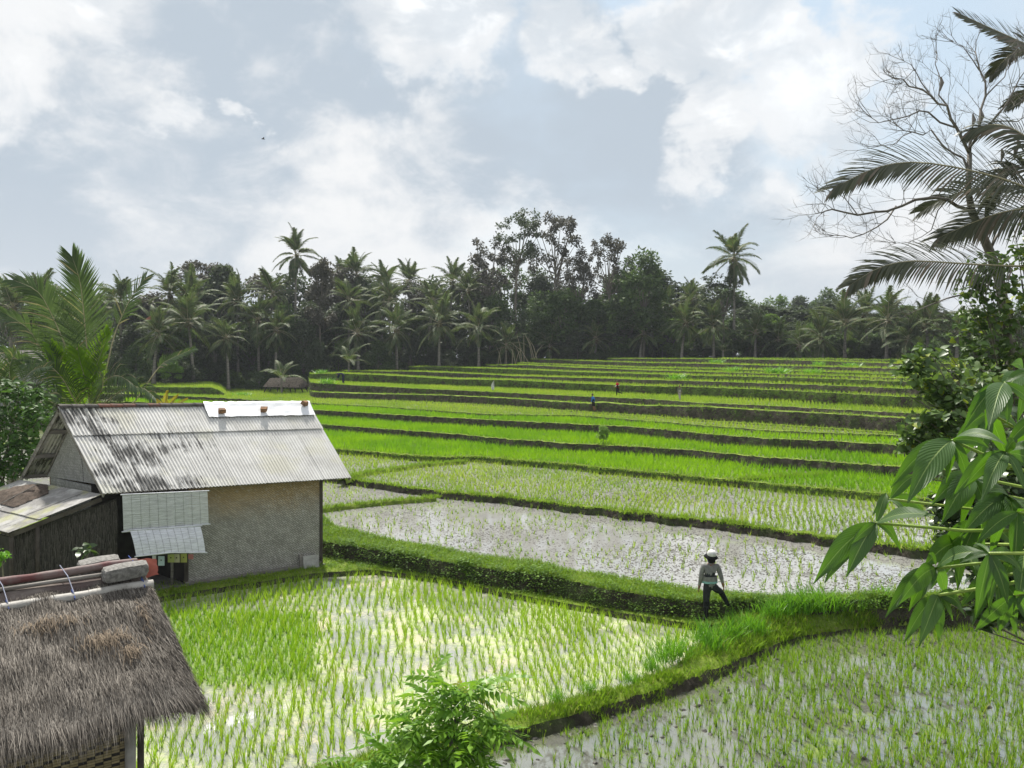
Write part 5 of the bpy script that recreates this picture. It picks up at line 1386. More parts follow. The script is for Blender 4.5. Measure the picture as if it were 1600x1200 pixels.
# ------------------------------------------------------------------ big palmate leaves close by
def palmate_mat():
    t = NT('palmate_leaf')
    uv = t.n('TexCoord').outputs['UV']; sp = t.n('SeparateXYZ'); t.L.new(uv, sp.inputs[0])
    u, v = sp.outputs[0], sp.outputs[1]
    du = t.math('ABSOLUTE', t.math('SUBTRACT', u, 0.5))
    rib = t.ramp(du, 0.035, 0.012)
    ph = t.math('SUBTRACT', t.math('MULTIPLY', v, 15.0), t.math('MULTIPLY', du, 9.0))
    fr = t.math('ABSOLUTE', t.math('SUBTRACT', t.math('FRACT', ph), 0.5))
    vein = t.ramp(fr, 0.44, 0.49)
    g = t.n('NewGeometry')
    col = t.mix(g.outputs['Random Per Island'], (0.035, 0.08, 0.025), (0.07, 0.13, 0.036))
    col = t.mix(t.math('MULTIPLY', t.noise(3.0, 4, .6), 0.3), col, (0.05, 0.12, 0.02))
    col = t.mix(t.math('MULTIPLY', vein, 0.35), col, (0.16, 0.26, 0.07))
    col = t.mix(rib, col, (0.30, 0.40, 0.13))
    hgt = t.math('ADD', t.math('MULTIPLY', fr, -0.5), t.math('MULTIPLY', rib, -0.6))
    col = t.mix(t.math('MULTIPLY', t.ramp(t.noise(26.0, 5, .65), .64, .70), .7), col, (0.17, 0.12, 0.05))
    a = t.pbsdf(col, 0.46, 0.45, t.bump(hgt, 0.35, 0.012))
    tr = t.n('BsdfTranslucent'); t.put(tr.inputs['Color'], t.mix(t.math('MULTIPLY', vein, .5), (0.15, 0.36, 0.010), (0.26, 0.45, 0.05)))
    return t.done(t.mixs(0.33, a, tr.outputs[0]))
def palmate_tree():
    mat = palmate_mat()
    stem_m = plain('green_petiole', (0.22, 0.34, 0.05), (0.30, 0.40, 0.08), 4.0, 0.45, 0.4)
    D0 = 2.3
    trunk_x = P(1730, 700, D0).x
    base = Vector((trunk_x, D0 + 0.1, EYE - 5.97))
    t = empty('palmate_leaved_tree', base)
    tb = MB(); tb.tube([(0, 0, 0), (0.05, 0, 2.5), (-0.03, 0, 4.6), (0, 0, 6.3)], [0.085, 0.07, 0.055, 0.03], 9); tb.build('trunk', M['bark'], t, True)
    def leaflet(c, tip, wk, sag, roll):
        """blade from c to tip: arched, folded along the midrib, pointed at both ends"""
        L = (tip - c).length; ax = (tip - c).normalized()
        side = ax.cross(Vector((0, -1, 0.55)).normalized())
        if side.length < .1: side = Vector((1, 0, 0))
        side.normalize(); side = (Matrix.Rotation(roll, 3, ax) @ side); nn = side.cross(ax)
        if nn.y > 0 and abs(nn.y) > abs(nn.z): nn = -nn
        if nn.z < -0.3: nn = -nn
        n, V, UV, Fc = 14, [], [], []
        for i in range(n + 1):
            f = i / n
            w = wk * L * (math.sin(math.pi * min(1, f * 1.02) ** 0.85) ** 0.9) * (1.0 if f < .97 else .3) * 0.5
            w = max(w, 0.0012)
            c0 = c.lerp(tip, f) + Vector((0, 0, 1)) * (sag * L * math.sin(math.pi * f)) + nn * (0.04 * L * math.sin(math.pi * f))
            wave = 0.05 * L * math.sin(f * 9 + roll * 7) * 0.25
            for u in (-1, -0.5, 0, 0.5, 1):
                V.append(c0 + side * (w * u) + nn * (abs(u) * w * 0.42 - abs(u) ** 2 * w * 0.25 + (wave * abs(u) if abs(u) > .6 else 0)))
                UV.append((0.5 + u * 0.5, f))
        for i in range(n):
            for j in range(4): a = i * 5 + j; Fc.append((a, a + 1, a + 6, a + 5))
        return V, UV, Fc
    leaves = [
        ((1369, 817), 2.25, (1640, 828), [(1271, 912), (1288, 911), (1322, 902), (1408, 864), (1462, 806), (1385, 770), (1330, 850)]),
        ((1569, 598), 2.2, (1690, 690), [(1503, 676), (1512, 640), (1540, 670), (1574, 663), (1545, 672), (1628, 650), (1630, 580)]),
        ((1487, 688), 2.3, (1680, 760), [(1392, 762), (1418, 786), (1432, 760), (1478, 755), (1545, 700), (1515, 765), (1570, 695)]),
        ((1571, 706), 2.15, (1700, 770), [(1486, 780), (1506, 762), (1534, 782), (1603, 772), (1650, 760), (1645, 700), (1585, 690)]),
        ((1390, 780), 2.4, (1660, 800), [(1363, 805), (1372, 818), (1432, 742), (1420, 812), (1445, 800)]),
        ((1462, 888), 2.3, (1680, 850), [(1401, 948), (1383, 965), (1440, 935), (1420, 955), (1545, 865), (1475, 935), (1450, 865)]),
        ((1466, 930), 2.2, (1690, 880), [(1411, 1006), (1435, 1010), (1467, 1004), (1488, 970), (1508, 965)]),
        ((1546, 865), 2.1, (1700, 850), [(1524, 965), (1545, 960), (1575, 945), (1500, 880), (1600, 900), (1520, 850)]),
        ((1530, 815), 2.35, (1690, 810), [(1470, 870), (1500, 880), (1540, 870), (1590, 860), (1470, 850), (1600, 820)]),
        ((1585, 930), 2.15, (1720, 880), [(1523, 986), (1590, 998), (1615, 985), (1560, 990), (1640, 950)]),
        ((1575, 775), 2.4, (1700, 790), [(1500, 840), (1530, 850), (1585, 850), (1630, 830), (1540, 770)]),
        ((1600, 860), 2.3, (1700, 840), [(1560, 920), (1590, 950), (1630, 930), (1650, 880)]),
        ((1545, 645), 2.5, (1700, 720), [(1490, 690), (1500, 720), (1530, 728), (1575, 720), (1600, 680)]),
        ((1520, 745), 2.5, (1700, 770), [(1455, 790), (1470, 820), (1500, 828), (1545, 815), (1575, 780)]),
        ((1590, 800), 2.2, (1700, 810), [(1525, 850), (1545, 880), (1585, 890), (1630, 870), (1640, 820)]),
        ((1500, 850), 2.45, (1700, 840), [(1440, 890), (1455, 920), (1495, 925), (1530, 910), (1550, 870)]),
        ((1555, 900), 2.3, (1700, 870), [(1500, 950), (1520, 975), (1560, 985), (1600, 960)]),
        ((1600, 585), 2.4, (1720, 690), [(1560, 635), (1590, 660), (1630, 640), (1650, 600), (1580, 570)]),
        ((1625, 650), 2.3, (1715, 720), [(1570, 700), (1590, 735), (1640, 735), (1680, 700), (1600, 640)]),
    ]
    todo = []
    for (px, py), D, (sx, sy), tips in leaves:
        todo.append((P(px, py, D) - base, P(sx, sy, D + .08) - base, [P(tx, ty, D + random.uniform(-.16, .10)) - base for tx, ty in tips]))
    flip = lambda v: Vector((-v.x, v.y * 1.2 + .1, v.z + .15))
    todo += [(flip(c), flip(s0), [flip(q) for q in tips]) for c, s0, tips in todo[:9]]       # the far side of the crown, out of this frame
    for c, s0, tips in todo:
        pet = MB(); md = c.lerp(s0, .5) + Vector((0, 0, -0.012))
        pet.tube([Vector((random.uniform(-.03, .03), 0, s0.z - 0.12)), s0, md, c], [0.0075, 0.0065, 0.005, 0.0042], 6)
        lf = pet.build('leaf', stem_m, t, True)
        for tip in tips:
            V, UV, Fc = leaflet(c, tip, random.uniform(.225, .28), random.uniform(.06, .13), random.gauss(0, .25))
            mesh_obj('leaflet', V, np.array(Fc), mat, lf, True, UV)
    tag(t, 'large drooping palmate leaves of a young tree close by on long green stalks', 'tree')
palmate_tree()
# ------------------------------------------------------------------ corrugated hut
def roof_mat():
    t = NT('weathered_corrugated_sheet')
    uv = t.n('TexCoord').outputs['UV']
    def mp(s, loc=(0, 0, 0)):
        m = t.n('Mapping'); m.inputs['Scale'].default_value = s; m.inputs['Location'].default_value = loc; t.L.new(uv, m.inputs['Vector']); return m.outputs[0]
    base = t.mix(t.ramp(t.noise(1.2, 6, .6, mp((1, 1, 1))), .35, .65), (0.62, 0.61, 0.59), (0.50, 0.49, 0.47))
    base = t.mix(t.math('MULTIPLY', t.ramp(t.noise(0.9, 4, .6, mp((1, 1, 1), (5, 3, 0))), .5, .66), .35), base, (0.55, 0.53, 0.38))
    streak = t.noise(1.0, 7, .72, mp((13.0, 1.1, 1)))
    area = t.noise(0.75, 4, .55, mp((1.0, 1.3, 1), (2.3, 8.0, 0)))
    sp = t.n('SeparateXYZ'); t.L.new(uv, sp.inputs[0])
    bias = t.math('ADD', t.math('MULTIPLY', t.ramp(sp.outputs[0], 5.5, 0.0), 0.15), t.math('MULTIPLY', t.ramp(sp.outputs[1], 0.5, 0.0), 0.02))
    m = t.math('ADD', t.math('ADD', t.math('MULTIPLY', streak, .55), t.math('MULTIPLY', area, .55)), bias)
    mould = t.ramp(m, .675, .75)
    col = t.mix(t.math('MULTIPLY', mould, .92), base, (0.045, 0.044, 0.042))
    spots = t.ramp(t.noise(14, 4, .6, mp((1, .6, 1))), .64, .70)
    col = t.mix(t.math('MULTIPLY', spots, .35), col, (0.12, 0.115, 0.11))
    return t.done(t.pbsdf(col, 0.65, 0.3, t.bump(t.noise(40, 4, .6, mp((1, 1, 1))), .15, .01)))
def moss_mat():
    t = NT('mossy_lean_to_sheet')
    v = t.pos(obj=False)
    col = t.mix(t.ramp(t.noise(1.6, 6, .65, v), .38, .62), (0.46, 0.45, 0.43), (0.24, 0.23, 0.22))
    col = t.mix(t.math('MULTIPLY', t.ramp(t.noise(1.1, 5, .6, t.pos((1, 1, 1), False, (0, 0, 1))), .50, .62), .6), col, (0.36, 0.36, 0.16))
    col = t.mix(t.ramp(t.noise(5.0, 6, .7, v), .60, .70), col, (0.07, 0.065, 0.06))
    return t.done(t.pbsdf(col, .8, .2, t.bump(t.noise(30, 4, .6, v), .3, .01)))
def weave_mat(name, c1, c2, warm=None, scale=24.0):
    t = NT(name)
    uv = t.n('TexCoord').outputs['UV']
    m = t.n('Mapping'); m.inputs['Rotation'].default_value = (0, 0, R(38)); t.L.new(uv, m.inputs['Vector'])
    wv = t.n('TexBrick'); wv.inputs['Scale'].default_value = scale / 5; wv.inputs['Mortar Size'].default_value = .03; wv.inputs['Brick Width'].default_value = .55; wv.inputs['Row Height'].default_value = .22
    t.put(wv.inputs['Color1'], (1.0, 1.0, 1.0)); t.put(wv.inputs['Color2'], (.66, .66, .66)); t.put(wv.inputs['Mortar'], (.25, .25, .25)); t.L.new(m.outputs[0], wv.inputs['Vector'])
    nz = t.noise(3.0, 6, .65, uv)
    col = t.mix(t.ramp(nz, .35, .65), c1, c2)
    if warm:
        sp = t.n('SeparateXYZ'); t.L.new(uv, sp.inputs[0])
        k = t.ramp(t.math('ADD', sp.outputs[1], t.math('MULTIPLY', t.math('SUBTRACT', t.noise(1.3, 4, .6, uv), .5), .8)), 1.35, 2.35)
        col = t.mix(t.math('MULTIPLY', k, .75), col, warm)
    nd = t.n('Mix', data_type='RGBA', blend_type='MULTIPLY'); nd.inputs[0].default_value = .8; t.L.new(col, nd.inputs[6]); t.L.new(wv.outputs[0], nd.inputs[7])
    pale = t.ramp(t.noise(17, 3, .7, uv), .55, .66)
    c = t.mix(t.math('MULTIPLY', pale, .45), nd.outputs[2], (.55, .55, .54))
    return t.done(t.pbsdf(c, .85, .2, t.bump(wv.outputs[0], .5, .008)))
M['roof'] = roof_mat(); M['moss'] = moss_mat()
M['bedek'] = weave_mat('woven_bamboo_wall', (0.43, 0.41, 0.375), (0.34, 0.325, 0.295), (0.42, 0.27, 0.10))
M['bedek_gable'] = weave_mat('woven_bamboo_gable', (0.42, 0.41, 0.395), (0.33, 0.325, 0.31))
M['old_wood'] = plain('old_grey_wood', (0.17, 0.155, 0.14), (0.27, 0.25, 0.23), 3, .85, .15, .4, 25, (1, 1, 5))
M['dark_wood'] = plain('dark_wood', (0.05, 0.042, 0.035), (0.09, 0.078, 0.066), 3, .85, .15, .3, 25)
M['concrete'] = plain('rough_concrete', (0.26, 0.25, 0.235), (0.14, 0.135, 0.125), 24, .9, .2, .8, 40)
M['plinth'] = plain('plinth_concrete', (0.20, 0.19, 0.175), (0.12, 0.115, 0.105), 4, .9, .2, .4, 25)
M['ridge'] = plain('mouldy_ridge_cap', (0.05, 0.046, 0.042), (0.12, 0.11, 0.10), 5, .85, .2, .5, 20)
M['terracotta'] = plain('terracotta_ridge', (0.17, 0.07, 0.045), (0.07, 0.05, 0.045), 3, .8, .2, .4, 20)
M['tarp_white'] = plain('white_tarpaulin', (0.80, 0.81, 0.83), (0.70, 0.71, 0.74), 3, .45, .4, .15, 6)
M['brick'] = plain('brown_brick', (0.26, 0.14, 0.07), (0.14, 0.085, 0.055), 8, .85, .2)
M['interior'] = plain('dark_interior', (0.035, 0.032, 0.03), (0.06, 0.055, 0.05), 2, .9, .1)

def V3(x, y, h): return Vector((x, y, EYE - h))
FL, FR, RL, RR = V3(-9.6, 18.75, 3.15), V3(-4.49, 22.3, 3.30), V3(-11.53, 20.3, 1.25), V3(-6.1, 24.0, 1.38)
BL, BR = V3(-13.46, 21.85, 3.28), V3(-7.75, 25.75, 3.34)
HU = (FR - FL); HU.z = 0; HU.normalize(); HN = (RL - FL); HN.z = 0; HN.normalize()
ZF = EYE - 5.72

def bil(a, b, c, d, u, v):   # a,b along u at v=0; c,d at v=1
    return a.lerp(b, u).lerp(c.lerp(d, u), v)
def sheet(parent, name, q, u0, u1, v0, v1, mat, ncor, amp, off, ulen, vlen, nv=3, samp=4, jit=0.0):
    a, b, c, d = q
    V, UV, Fc = [], [], []
    n = ncor * samp
    o2 = off + random.uniform(-jit, jit)
    for j in range(nv + 1):
        v = v0 + (v1 - v0) * j / nv
        for i in range(n + 1):
            u = u0 + (u1 - u0) * i / n
            p = bil(a, b, c, d, u, v)
            nn = (bil(a, b, c, d, min(u + .01, 1.01), v) - bil(a, b, c, d, u - .01, v)).cross(bil(a, b, c, d, u, v + .01) - bil(a, b, c, d, u, v - .01)).normalized()
            if nn.z < 0: nn = -nn
            V.append(p + nn * (o2 + amp * math.sin(2 * math.pi * i / samp))); UV.append((u * ulen, v * vlen))
    for j in range(nv):
        for i in range(n): k = j * (n + 1) + i; Fc.append((k, k + 1, k + n + 2, k + n + 1))
    return mesh_obj(name, V, np.array(Fc), mat, parent, False, UV)
def wall_quad(parent, name, p, mat, thick, udir=None):
    """four corners bl, br, tr, tl -> slab with UV in metres"""
    bl, br, tr, tl = [Vector(x) for x in p]
    n = (br - bl).cross(tl - bl).normalized() * thick
    V = [bl, br, tr, tl, bl - n, br - n, tr - n, tl - n]
    L = (br - bl).length; H = (tl - bl).length
    UV = [(0, 0), (L, 0), (L, (tr - br).length), (0, H)] * 2
    return mesh_obj(name, V, [(0, 1, 2, 3), (7, 6, 5, 4), (0, 4, 5, 1), (1, 5, 6, 2), (2, 6, 7, 3), (3, 7, 4, 0)], mat, parent, False, UV)

def corrugated_hut():
    t = empty('corrugated_hut', (0, 0, 0))
    seam = 0.655
    rf = empty('roof'); rf.parent = t
    rf_m = MB(); rf_m.beam(RL + Vector((0, 0, -.06)), RR + Vector((0, 0, -.06)), .08, .12); rf.user_clear if False else None
    bpy.data.objects.remove(rf); rf = rf_m.build('roof', M['dark_wood'], t)
    ns = 8
    for k in range(ns):
        sheet(rf, 'roof_sheet', (FL, FR, RL, RR), k / ns, (k + 1.04) / ns if k < ns - 1 else 1, -0.01, seam + .02, M['roof'], 10, .020, 0.0 + .002 * (k % 2), 6.2, 3.1, jit=.004)
        sheet(rf, 'roof_sheet', (FL, FR, RL, RR), k / ns, (k + 1.04) / ns if k < ns - 1 else 1, seam - .015, 1.0, M['roof'], 10, .020, .035 + .002 * (k % 2), 6.2, 3.1, jit=.004)
    for k in range(4):
        sheet(rf, 'roof_sheet', (BL, BR, RL, RR), k / 4, (k + 1) / 4, -.01, 1, M['roof'], 20, .013, .003 * (k % 2), 6.2, 3.1)
    # ridge cap: mouldy half-round tiles
    nr = 22
    for k in range(nr):
        a, b = RL.lerp(RR, k / nr), RL.lerp(RR, (k + 1.05) / nr)
        mb = MB(); up = Vector((0, 0, 1)); V = []
        for p, r in ((a, .115), (b, .10)):
            for i in range(7):
                an = math.pi * (i / 6); V.append(p + HN * (-r * math.cos(an) * 1.15) + up * (r * math.sin(an) * .8 + .0))
        mb.add(V, [(i, i + 1, i + 8, i + 7) for i in range(6)]); mb.build('ridge_tile', M['terracotta' if k in (3, 4, 5, 7) else 'ridge'], rf, True)
    # barge boards and purlins at the left gable
    for a, b in ((FL, RL), (BL, RL)):
        mb = MB(); mb.beam(a + Vector((0, 0, -.07)) + HU * .03, b + Vector((0, 0, -.09)) + HU * .03, .03, .11); mb.build('barge_board', M['old_wood'], rf)
    for a, b in ((FR, RR), (BR, RR)):
        mb = MB(); mb.beam(a + Vector((0, 0, -.07)) - HU * .03, b + Vector((0, 0, -.09)) - HU * .03, .03, .09); mb.build('barge_board', M['old_wood'], rf)
    for e, r, fs in ((FL, RL, (.05, .5)), (BL, RL, (.08, .38, .72))):
        e2, r2 = (FR, RR) if e is FL else (BR, RR)
        for f in fs:
            mb = MB(); mb.beam(e.lerp(r, f) + Vector((0, 0, -.10)), e2.lerp(r2, f) + Vector((0, 0, -.10)), .06, .10); mb.build('purlin', M['old_wood'], rf)
    # walls
    W0 = FL + HU * .45 + HN * .30; W1 = FR - HU * .70 + HN * .30
    def at(s, depth=0.0): return Vector(((W0 + HU * s + HN * depth).x, (W0 + HU * s + HN * depth).y, ZF))
    Lw = (W1 - W0).length
    def topz(s, depth=0.30):
        f = depth / 2.475; e = FL.lerp(FR, (s + .45) / 6.2); r = RL.lerp(RR, (s + .45) / 6.2)
        return e.lerp(r, f).z - .05
    up = lambda p, z: Vector((p.x, p.y, z))
    s0 = 1.62
    wall_quad(t, 'front_wall', [at(s0), at(Lw), up(at(Lw), topz(Lw)), up(at(s0), topz(s0))], M['bedek'], .05)
    mb = MB(); mb.beam(at(Lw) + HU * .03, up(at(Lw), topz(Lw)) + HU * .03, .07, .09); mb.build('corner_post', M['dark_wood'], t)
    mb = MB(); mb.beam(at(s0) - HU * .05, up(at(s0), topz(s0)) - HU * .05, .08, .09); mb.build('door_post', M['dark_wood'], t)
    dep = 3.9
    wall_quad(t, 'side_wall', [at(Lw, 0.02), at(Lw, dep), up(at(Lw, dep), topz(Lw)), up(at(Lw, .02), topz(Lw))], M['bedek'], .05)
    wall_quad(t, 'back_wall', [at(Lw, dep), at(0, dep), up(at(0, dep), topz(0)), up(at(Lw, dep), topz(Lw))], M['bedek'], .05)
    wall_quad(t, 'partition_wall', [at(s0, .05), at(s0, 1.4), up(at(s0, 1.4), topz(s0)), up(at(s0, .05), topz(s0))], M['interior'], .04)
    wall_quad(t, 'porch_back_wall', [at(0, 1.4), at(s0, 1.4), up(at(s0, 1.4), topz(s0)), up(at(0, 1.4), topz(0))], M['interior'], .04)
    # left gable: lower wall and woven panels
    wall_quad(t, 'gable_wall', [at(0, dep), at(0, 1.4), up(at(0, 1.4), EYE - 3.2), up(at(0, dep), EYE - 3.2)], M['bedek_gable'], .05)
    G0 = up(at(0, -.02), EYE - 3.10); G1 = up(at(0, dep + .15), EYE - 3.2); AP = RL + HU * .45 + Vector((0, 0, -.16))
    A1, A2 = G0.lerp(AP, .42), G1.lerp(AP, .42)
    mid0, mid1 = G0.lerp(G1, .45), A1.lerp(A2, .45)
    out = -HU * .012
    wall_quad(t, 'gable_panel', [mid0, G0, A1, mid1], M['bedek_gable'], .02)
    wall_quad(t, 'gable_panel', [G1 + out, mid0 + out, mid1 + out, A2 + out], M['bedek_gable'], .02)
    mesh_obj('gable_panel', [A2 + out * 2, A1 + out * 2, AP + out * 2, A2, A1, AP], [(0, 1, 2), (5, 4, 3), (0, 3, 4, 1), (1, 4, 5, 2), (2, 5, 3, 0)], M['bedek_gable'], t, False, [(0, 0), (2, 0), (1, 1.2), (0, 0), (2, 0), (1, 1.2)])
    mb = MB(); mb.beam(G1.lerp(AP, .02) - HU * .03, AP.lerp(G1, .1) - HU * .03, .03, .03); mb.build('gable_cane', M['old_wood'], t)
    # plinth and floor
    mb = MB(); c = (at(0, 0) + at(Lw, 0) + at(0, dep) + at(Lw, dep)) / 4
    base = [at(-.1, -.14), at(Lw + .08, -.14), at(Lw + .08, dep), at(-.1, dep)]
    mb.add([up(p, ZF - .5) for p in base] + [up(p, ZF + .06) for p in base], [(0, 1, 5, 4), (1, 2, 6, 5), (2, 3, 7, 6), (3, 0, 4, 7), (4, 5, 6, 7)])
    mb.build('plinth', M['plinth'], t)
    mb = MB(); mb.beam(at(s0 - .1, -.06) + Vector((0, 0, .09)), at(Lw, -.06) + Vector((0, 0, .09)), .05, .06); mb.build('sill_board', M['old_wood'], t)
    mb = MB(); mb.tube([at(1.25, .05), up(at(1.27, .05), topz(1.2))], .035, 6); mb.build('porch_post', M['old_wood'], t, True)
    # bamboo rail under the eave
    mb = MB(); a = at(3.0, -.12); b = at(Lw + .65, -.12); mb.tube([up(a, topz(3.0) - .16), up(b, topz(Lw) - .20)], .022, 6); mb.build('eave_rail', M['old_wood'], t, True)
    tag(t, 'hut with streaky grey corrugated roof and woven bamboo walls at the paddy edge', 'hut')

    # ---- lean-to roof against the gable
    lt = empty('lean_to', (0, 0, 0))
    A = V3(-9.62, 18.80, 3.22); C = V3(-11.1, 17.7, 3.84); B = V3(-13.2, 21.5, 3.30); Dd = V3(-14.7, 20.45, 3.92)
    n = 6
    for k in range(n):
        sheet(lt, 'roof_sheet', (A, B, C, Dd), k / n, (k + 1.03) / n, 0, .70, M['moss'], 9, .010, .03 + .010 * (k % 2), 4, 2)
        sheet(lt, 'roof_sheet', (A, B, C, Dd), k / n, (k + 1.03) / n, .66, 1.02, M['moss'], 9, .010, .0 + .006 * (k % 2), 4, 2)
    dn = Vector((0, 0, -.09)); ins = (B - A).normalized()
    mb = MB(); mb.beam(A + dn + ins * .06, C + dn + ins * .06, .06, .10); mb.build('verge_beam', M['dark_wood'], lt)
    mb = MB(); mb.beam(C + dn + ins * .05 + (A - C) * .05, Dd + dn + (B - Dd) * .05, .06, .09); mb.build('eave_beam', M['dark_wood'], lt)
    for f in (.03, .30):
        q = C.lerp(A, f) + ins * .08
        mb = MB(); mb.tube([Vector((q.x, q.y, ZF - .1)), q + dn], .05, 7); mb.build('post', M['dark_wood'], lt, True)
    wall_quad(lt, 'dark_end_sheet', [Vector(((C + ins * .2).x, (C + ins * .2).y, ZF - .1)) + HU * .12, Vector((Dd.x, Dd.y, ZF - .1)) + HU * .12, Dd + dn * 2 + HU * .12, C + ins * .2 + dn * 2 + HU * .12][::-1], M['interior'], .03)  # dark sheet added to stand for the shade under the eave
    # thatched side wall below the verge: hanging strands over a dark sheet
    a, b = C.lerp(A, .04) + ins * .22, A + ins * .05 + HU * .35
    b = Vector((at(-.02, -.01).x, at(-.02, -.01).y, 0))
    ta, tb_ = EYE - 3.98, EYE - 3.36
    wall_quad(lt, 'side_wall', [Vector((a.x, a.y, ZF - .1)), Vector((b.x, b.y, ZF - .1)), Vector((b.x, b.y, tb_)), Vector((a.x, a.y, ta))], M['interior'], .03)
    V, Fc = [], []
    nrm = (b - a).cross(Vector((0, 0, 1))); nrm.z = 0; nrm.normalize()
    for i in range(4200):
        f = random.random(); top = (ta + (tb_ - ta) * f); z = random.uniform(ZF, top)
        p = a.lerp(b, f); p = Vector((p.x, p.y, z)) + nrm * random.uniform(.005, .05); l = random.uniform(.12, .42); w = random.uniform(.004, .010)
        d = (b - a).normalized(); d.z = 0; e = p + Vector((random.gauss(0, .02), random.gauss(0, .02), -l)) + nrm * random.uniform(0, .02)
        k = len(V); V += [p - d * w, p + d * w, e]; Fc.append((k, k + 1, k + 2))
    so = mesh_obj('straw', np.array([tuple(v) for v in V]), np.array(Fc), M['old_straw'], lt); so['kind'] = 'stuff'
    tag(lt, 'low mossy lean-to roof with thatched side wall against the gable', 'lean-to')
    # mat of dry fibre lying on it, held by a stick
    mm = MB(); pts = []
    q = [bil(A, B, C, Dd, .42, .20), bil(A, B, C, Dd, .40, .62), bil(A, B, C, Dd, .98, .62), bil(A, B, C, Dd, .98, .05), bil(A, B, C, Dd, .62, .02)]
    N = 12; V, Fc = [], []
    for j in range(N + 1):
        for i in range(N + 1):
            u, v = i / N, j / N; p = bil(q[0], q[4], q[1], q[2], u, v); e = min(u, v, 1 - u, 1 - v)
            V.append(p + Vector((vn(i * .9, j * .9) * .06, vn(i, j, 4.) * .06, .055 + .16 * min(1, e * 4) + vn(i * .7, j * .7, 9.) * .05)))
    for j in range(N):
        for i in range(N): k = j * (N + 1) + i; Fc.append((k, k + 1, k + N + 2, k + N + 1))
    o = mesh_obj('fibre_mat', V, np.array(Fc), M['fibre'], None, True); tag(o, 'dark brown fibre mat heaped on the lean-to roof', 'mat')
    mb = MB(); p0 = P(23, 757, 19.2) + Vector((0, 0, .0)); p1 = P(5, 789, 18.6); z0 = bil(A, B, C, Dd, .5, .3).z
    mb.tube([bil(A, B, C, Dd, .50, .28) + Vector((0, 0, .28)), bil(A, B, C, Dd, .53, .70) + Vector((0, 0, .10))], .012, 5)
    o = mb.build('stick', M['old_wood']); tag(o, 'pale thin stick lying on the fibre mat', 'stick')

    # ---- white tarpaulin over the ridge and the stones that hold it
    N, K = 40, 12; V, Fc = [], []
    for j in range(K + 1):
        for i in range(N + 1):
            u = .535 + .465 * i / N; v = j / K
            if v < .7: p = bil(FL, FR, RL, RR, u - .012 * (.7 - v), .80 + .20 * v / .7)
            else: p = bil(BL, BR, RL, RR, u, 1 - .12 * (v - .7) / .3)
            V.append(p + Vector((0, 0, .10 + .035 * max(0, 1 - abs(v - .7) * 4) + .022 * vn(i * .55, j * .5) + .012 * vn(i * 1.7, j * .8, 3.))) + HN * -.03)
    for j in range(K):
        for i in range(N): k = j * (N + 1) + i; Fc.append((k, k + 1, k + N + 2, k + N + 1))
    o = mesh_obj('tarpaulin', V, np.array(Fc), M['tarp_white'], None, True); tag(o, 'white wrinkled tarpaulin strip laid over the roof ridge', 'tarpaulin')
    for (u, v), lb in (((.585, .835), 'brown brick at the inner end of the white tarpaulin'), ((.765, .845), 'brown brick halfway along the white tarpaulin'), ((.965, .93), 'brown brick at the gable end of the white tarpaulin')):
        p = bil(FL, FR, RL, RR, u, v); mb = MB(); mb.box(p + Vector((0, 0, .19)) - HN * .04, (.17, .13, .12), Matrix.Rotation(random.uniform(0, 1.5), 3, 'Z') @ Matrix.Rotation(.4, 3, 'X'), jit=.015)
        o = mb.build('brick', M['brick']); tag(o, lb, 'brick')

    # ---- blinds
    def blind(c4, nsl, label, bow=0.0):
        tl, tr, br, bl = c4
        tb = empty('bamboo_blind', (tl + tr) / 2); off = Vector(tb.location)
        sl = MB(); n_out = (br - bl).cross(tl - bl).normalized()
        if n_out.y > 0: n_out = -n_out
        for i in range(nsl):
            f0, f1 = i / nsl, (i + .86) / nsl
            m = 6; V = []
            for f in (f0, f1):
                for j in range(m + 1):
                    g = j / m; sag = math.sin(math.pi * g) * bow * f
                    p = tl.lerp(tr, g).lerp(bl.lerp(br, g), f) + Vector((0, 0, sag + .004 * vn(i * 3.1, g * 4))) + n_out * (.006 * vn(i * 1.7, g * 5, 7.) + (.006 if f == f0 else 0) + .05 * math.sin(math.pi * f) * (1 if bow else .2))
                    V.append(p - off)
            sl.add(V, [(j, j + 1, j + m + 2, j + m + 1) for j in range(m)])
        s = sl.build('slats', M['blind'], tb); s['kind'] = 'stuff'
        for f in (0.0, 1.0):
            bt = MB(); a, b = tl.lerp(bl, f), tr.lerp(br, f); ex = (b - a).normalized() * .04
            bt.tube([a - ex - off + n_out * .012, (a + b) / 2 + Vector((0, 0, bow * f)) - off + n_out * .012, b + ex - off + n_out * .012], .016, 6); bt.build('batten', M['blind'], tb, True)
        for j in range(1, 10):
            g = j / 10; cd = MB(); pts = [tl.lerp(tr, g).lerp(bl.lerp(br, g), f) + Vector((0, 0, math.sin(math.pi * g) * bow * f)) + n_out * (.014 + .05 * math.sin(math.pi * f) * (1 if bow else .2)) - off for f in (0, .33, .66, 1)]
            cd.tube(pts, .0022, 3, cap=False); cd.build('cord', M['dark_wood'], tb)
        tag(tb, label, 'blind')
    blind([P(191, 773, 18.9), P(324, 767, 20.0), P(326, 819, 19.9), P(193, 831, 18.8)], 34, 'grey bamboo blind hanging flat under the corrugated eave')
    blind([P(203, 829, 18.85), P(313, 822, 19.75), P(321, 864, 19.4), P(213, 870, 18.55)], 26, 'grey bamboo blind bellying outwards below the flat one', .05)
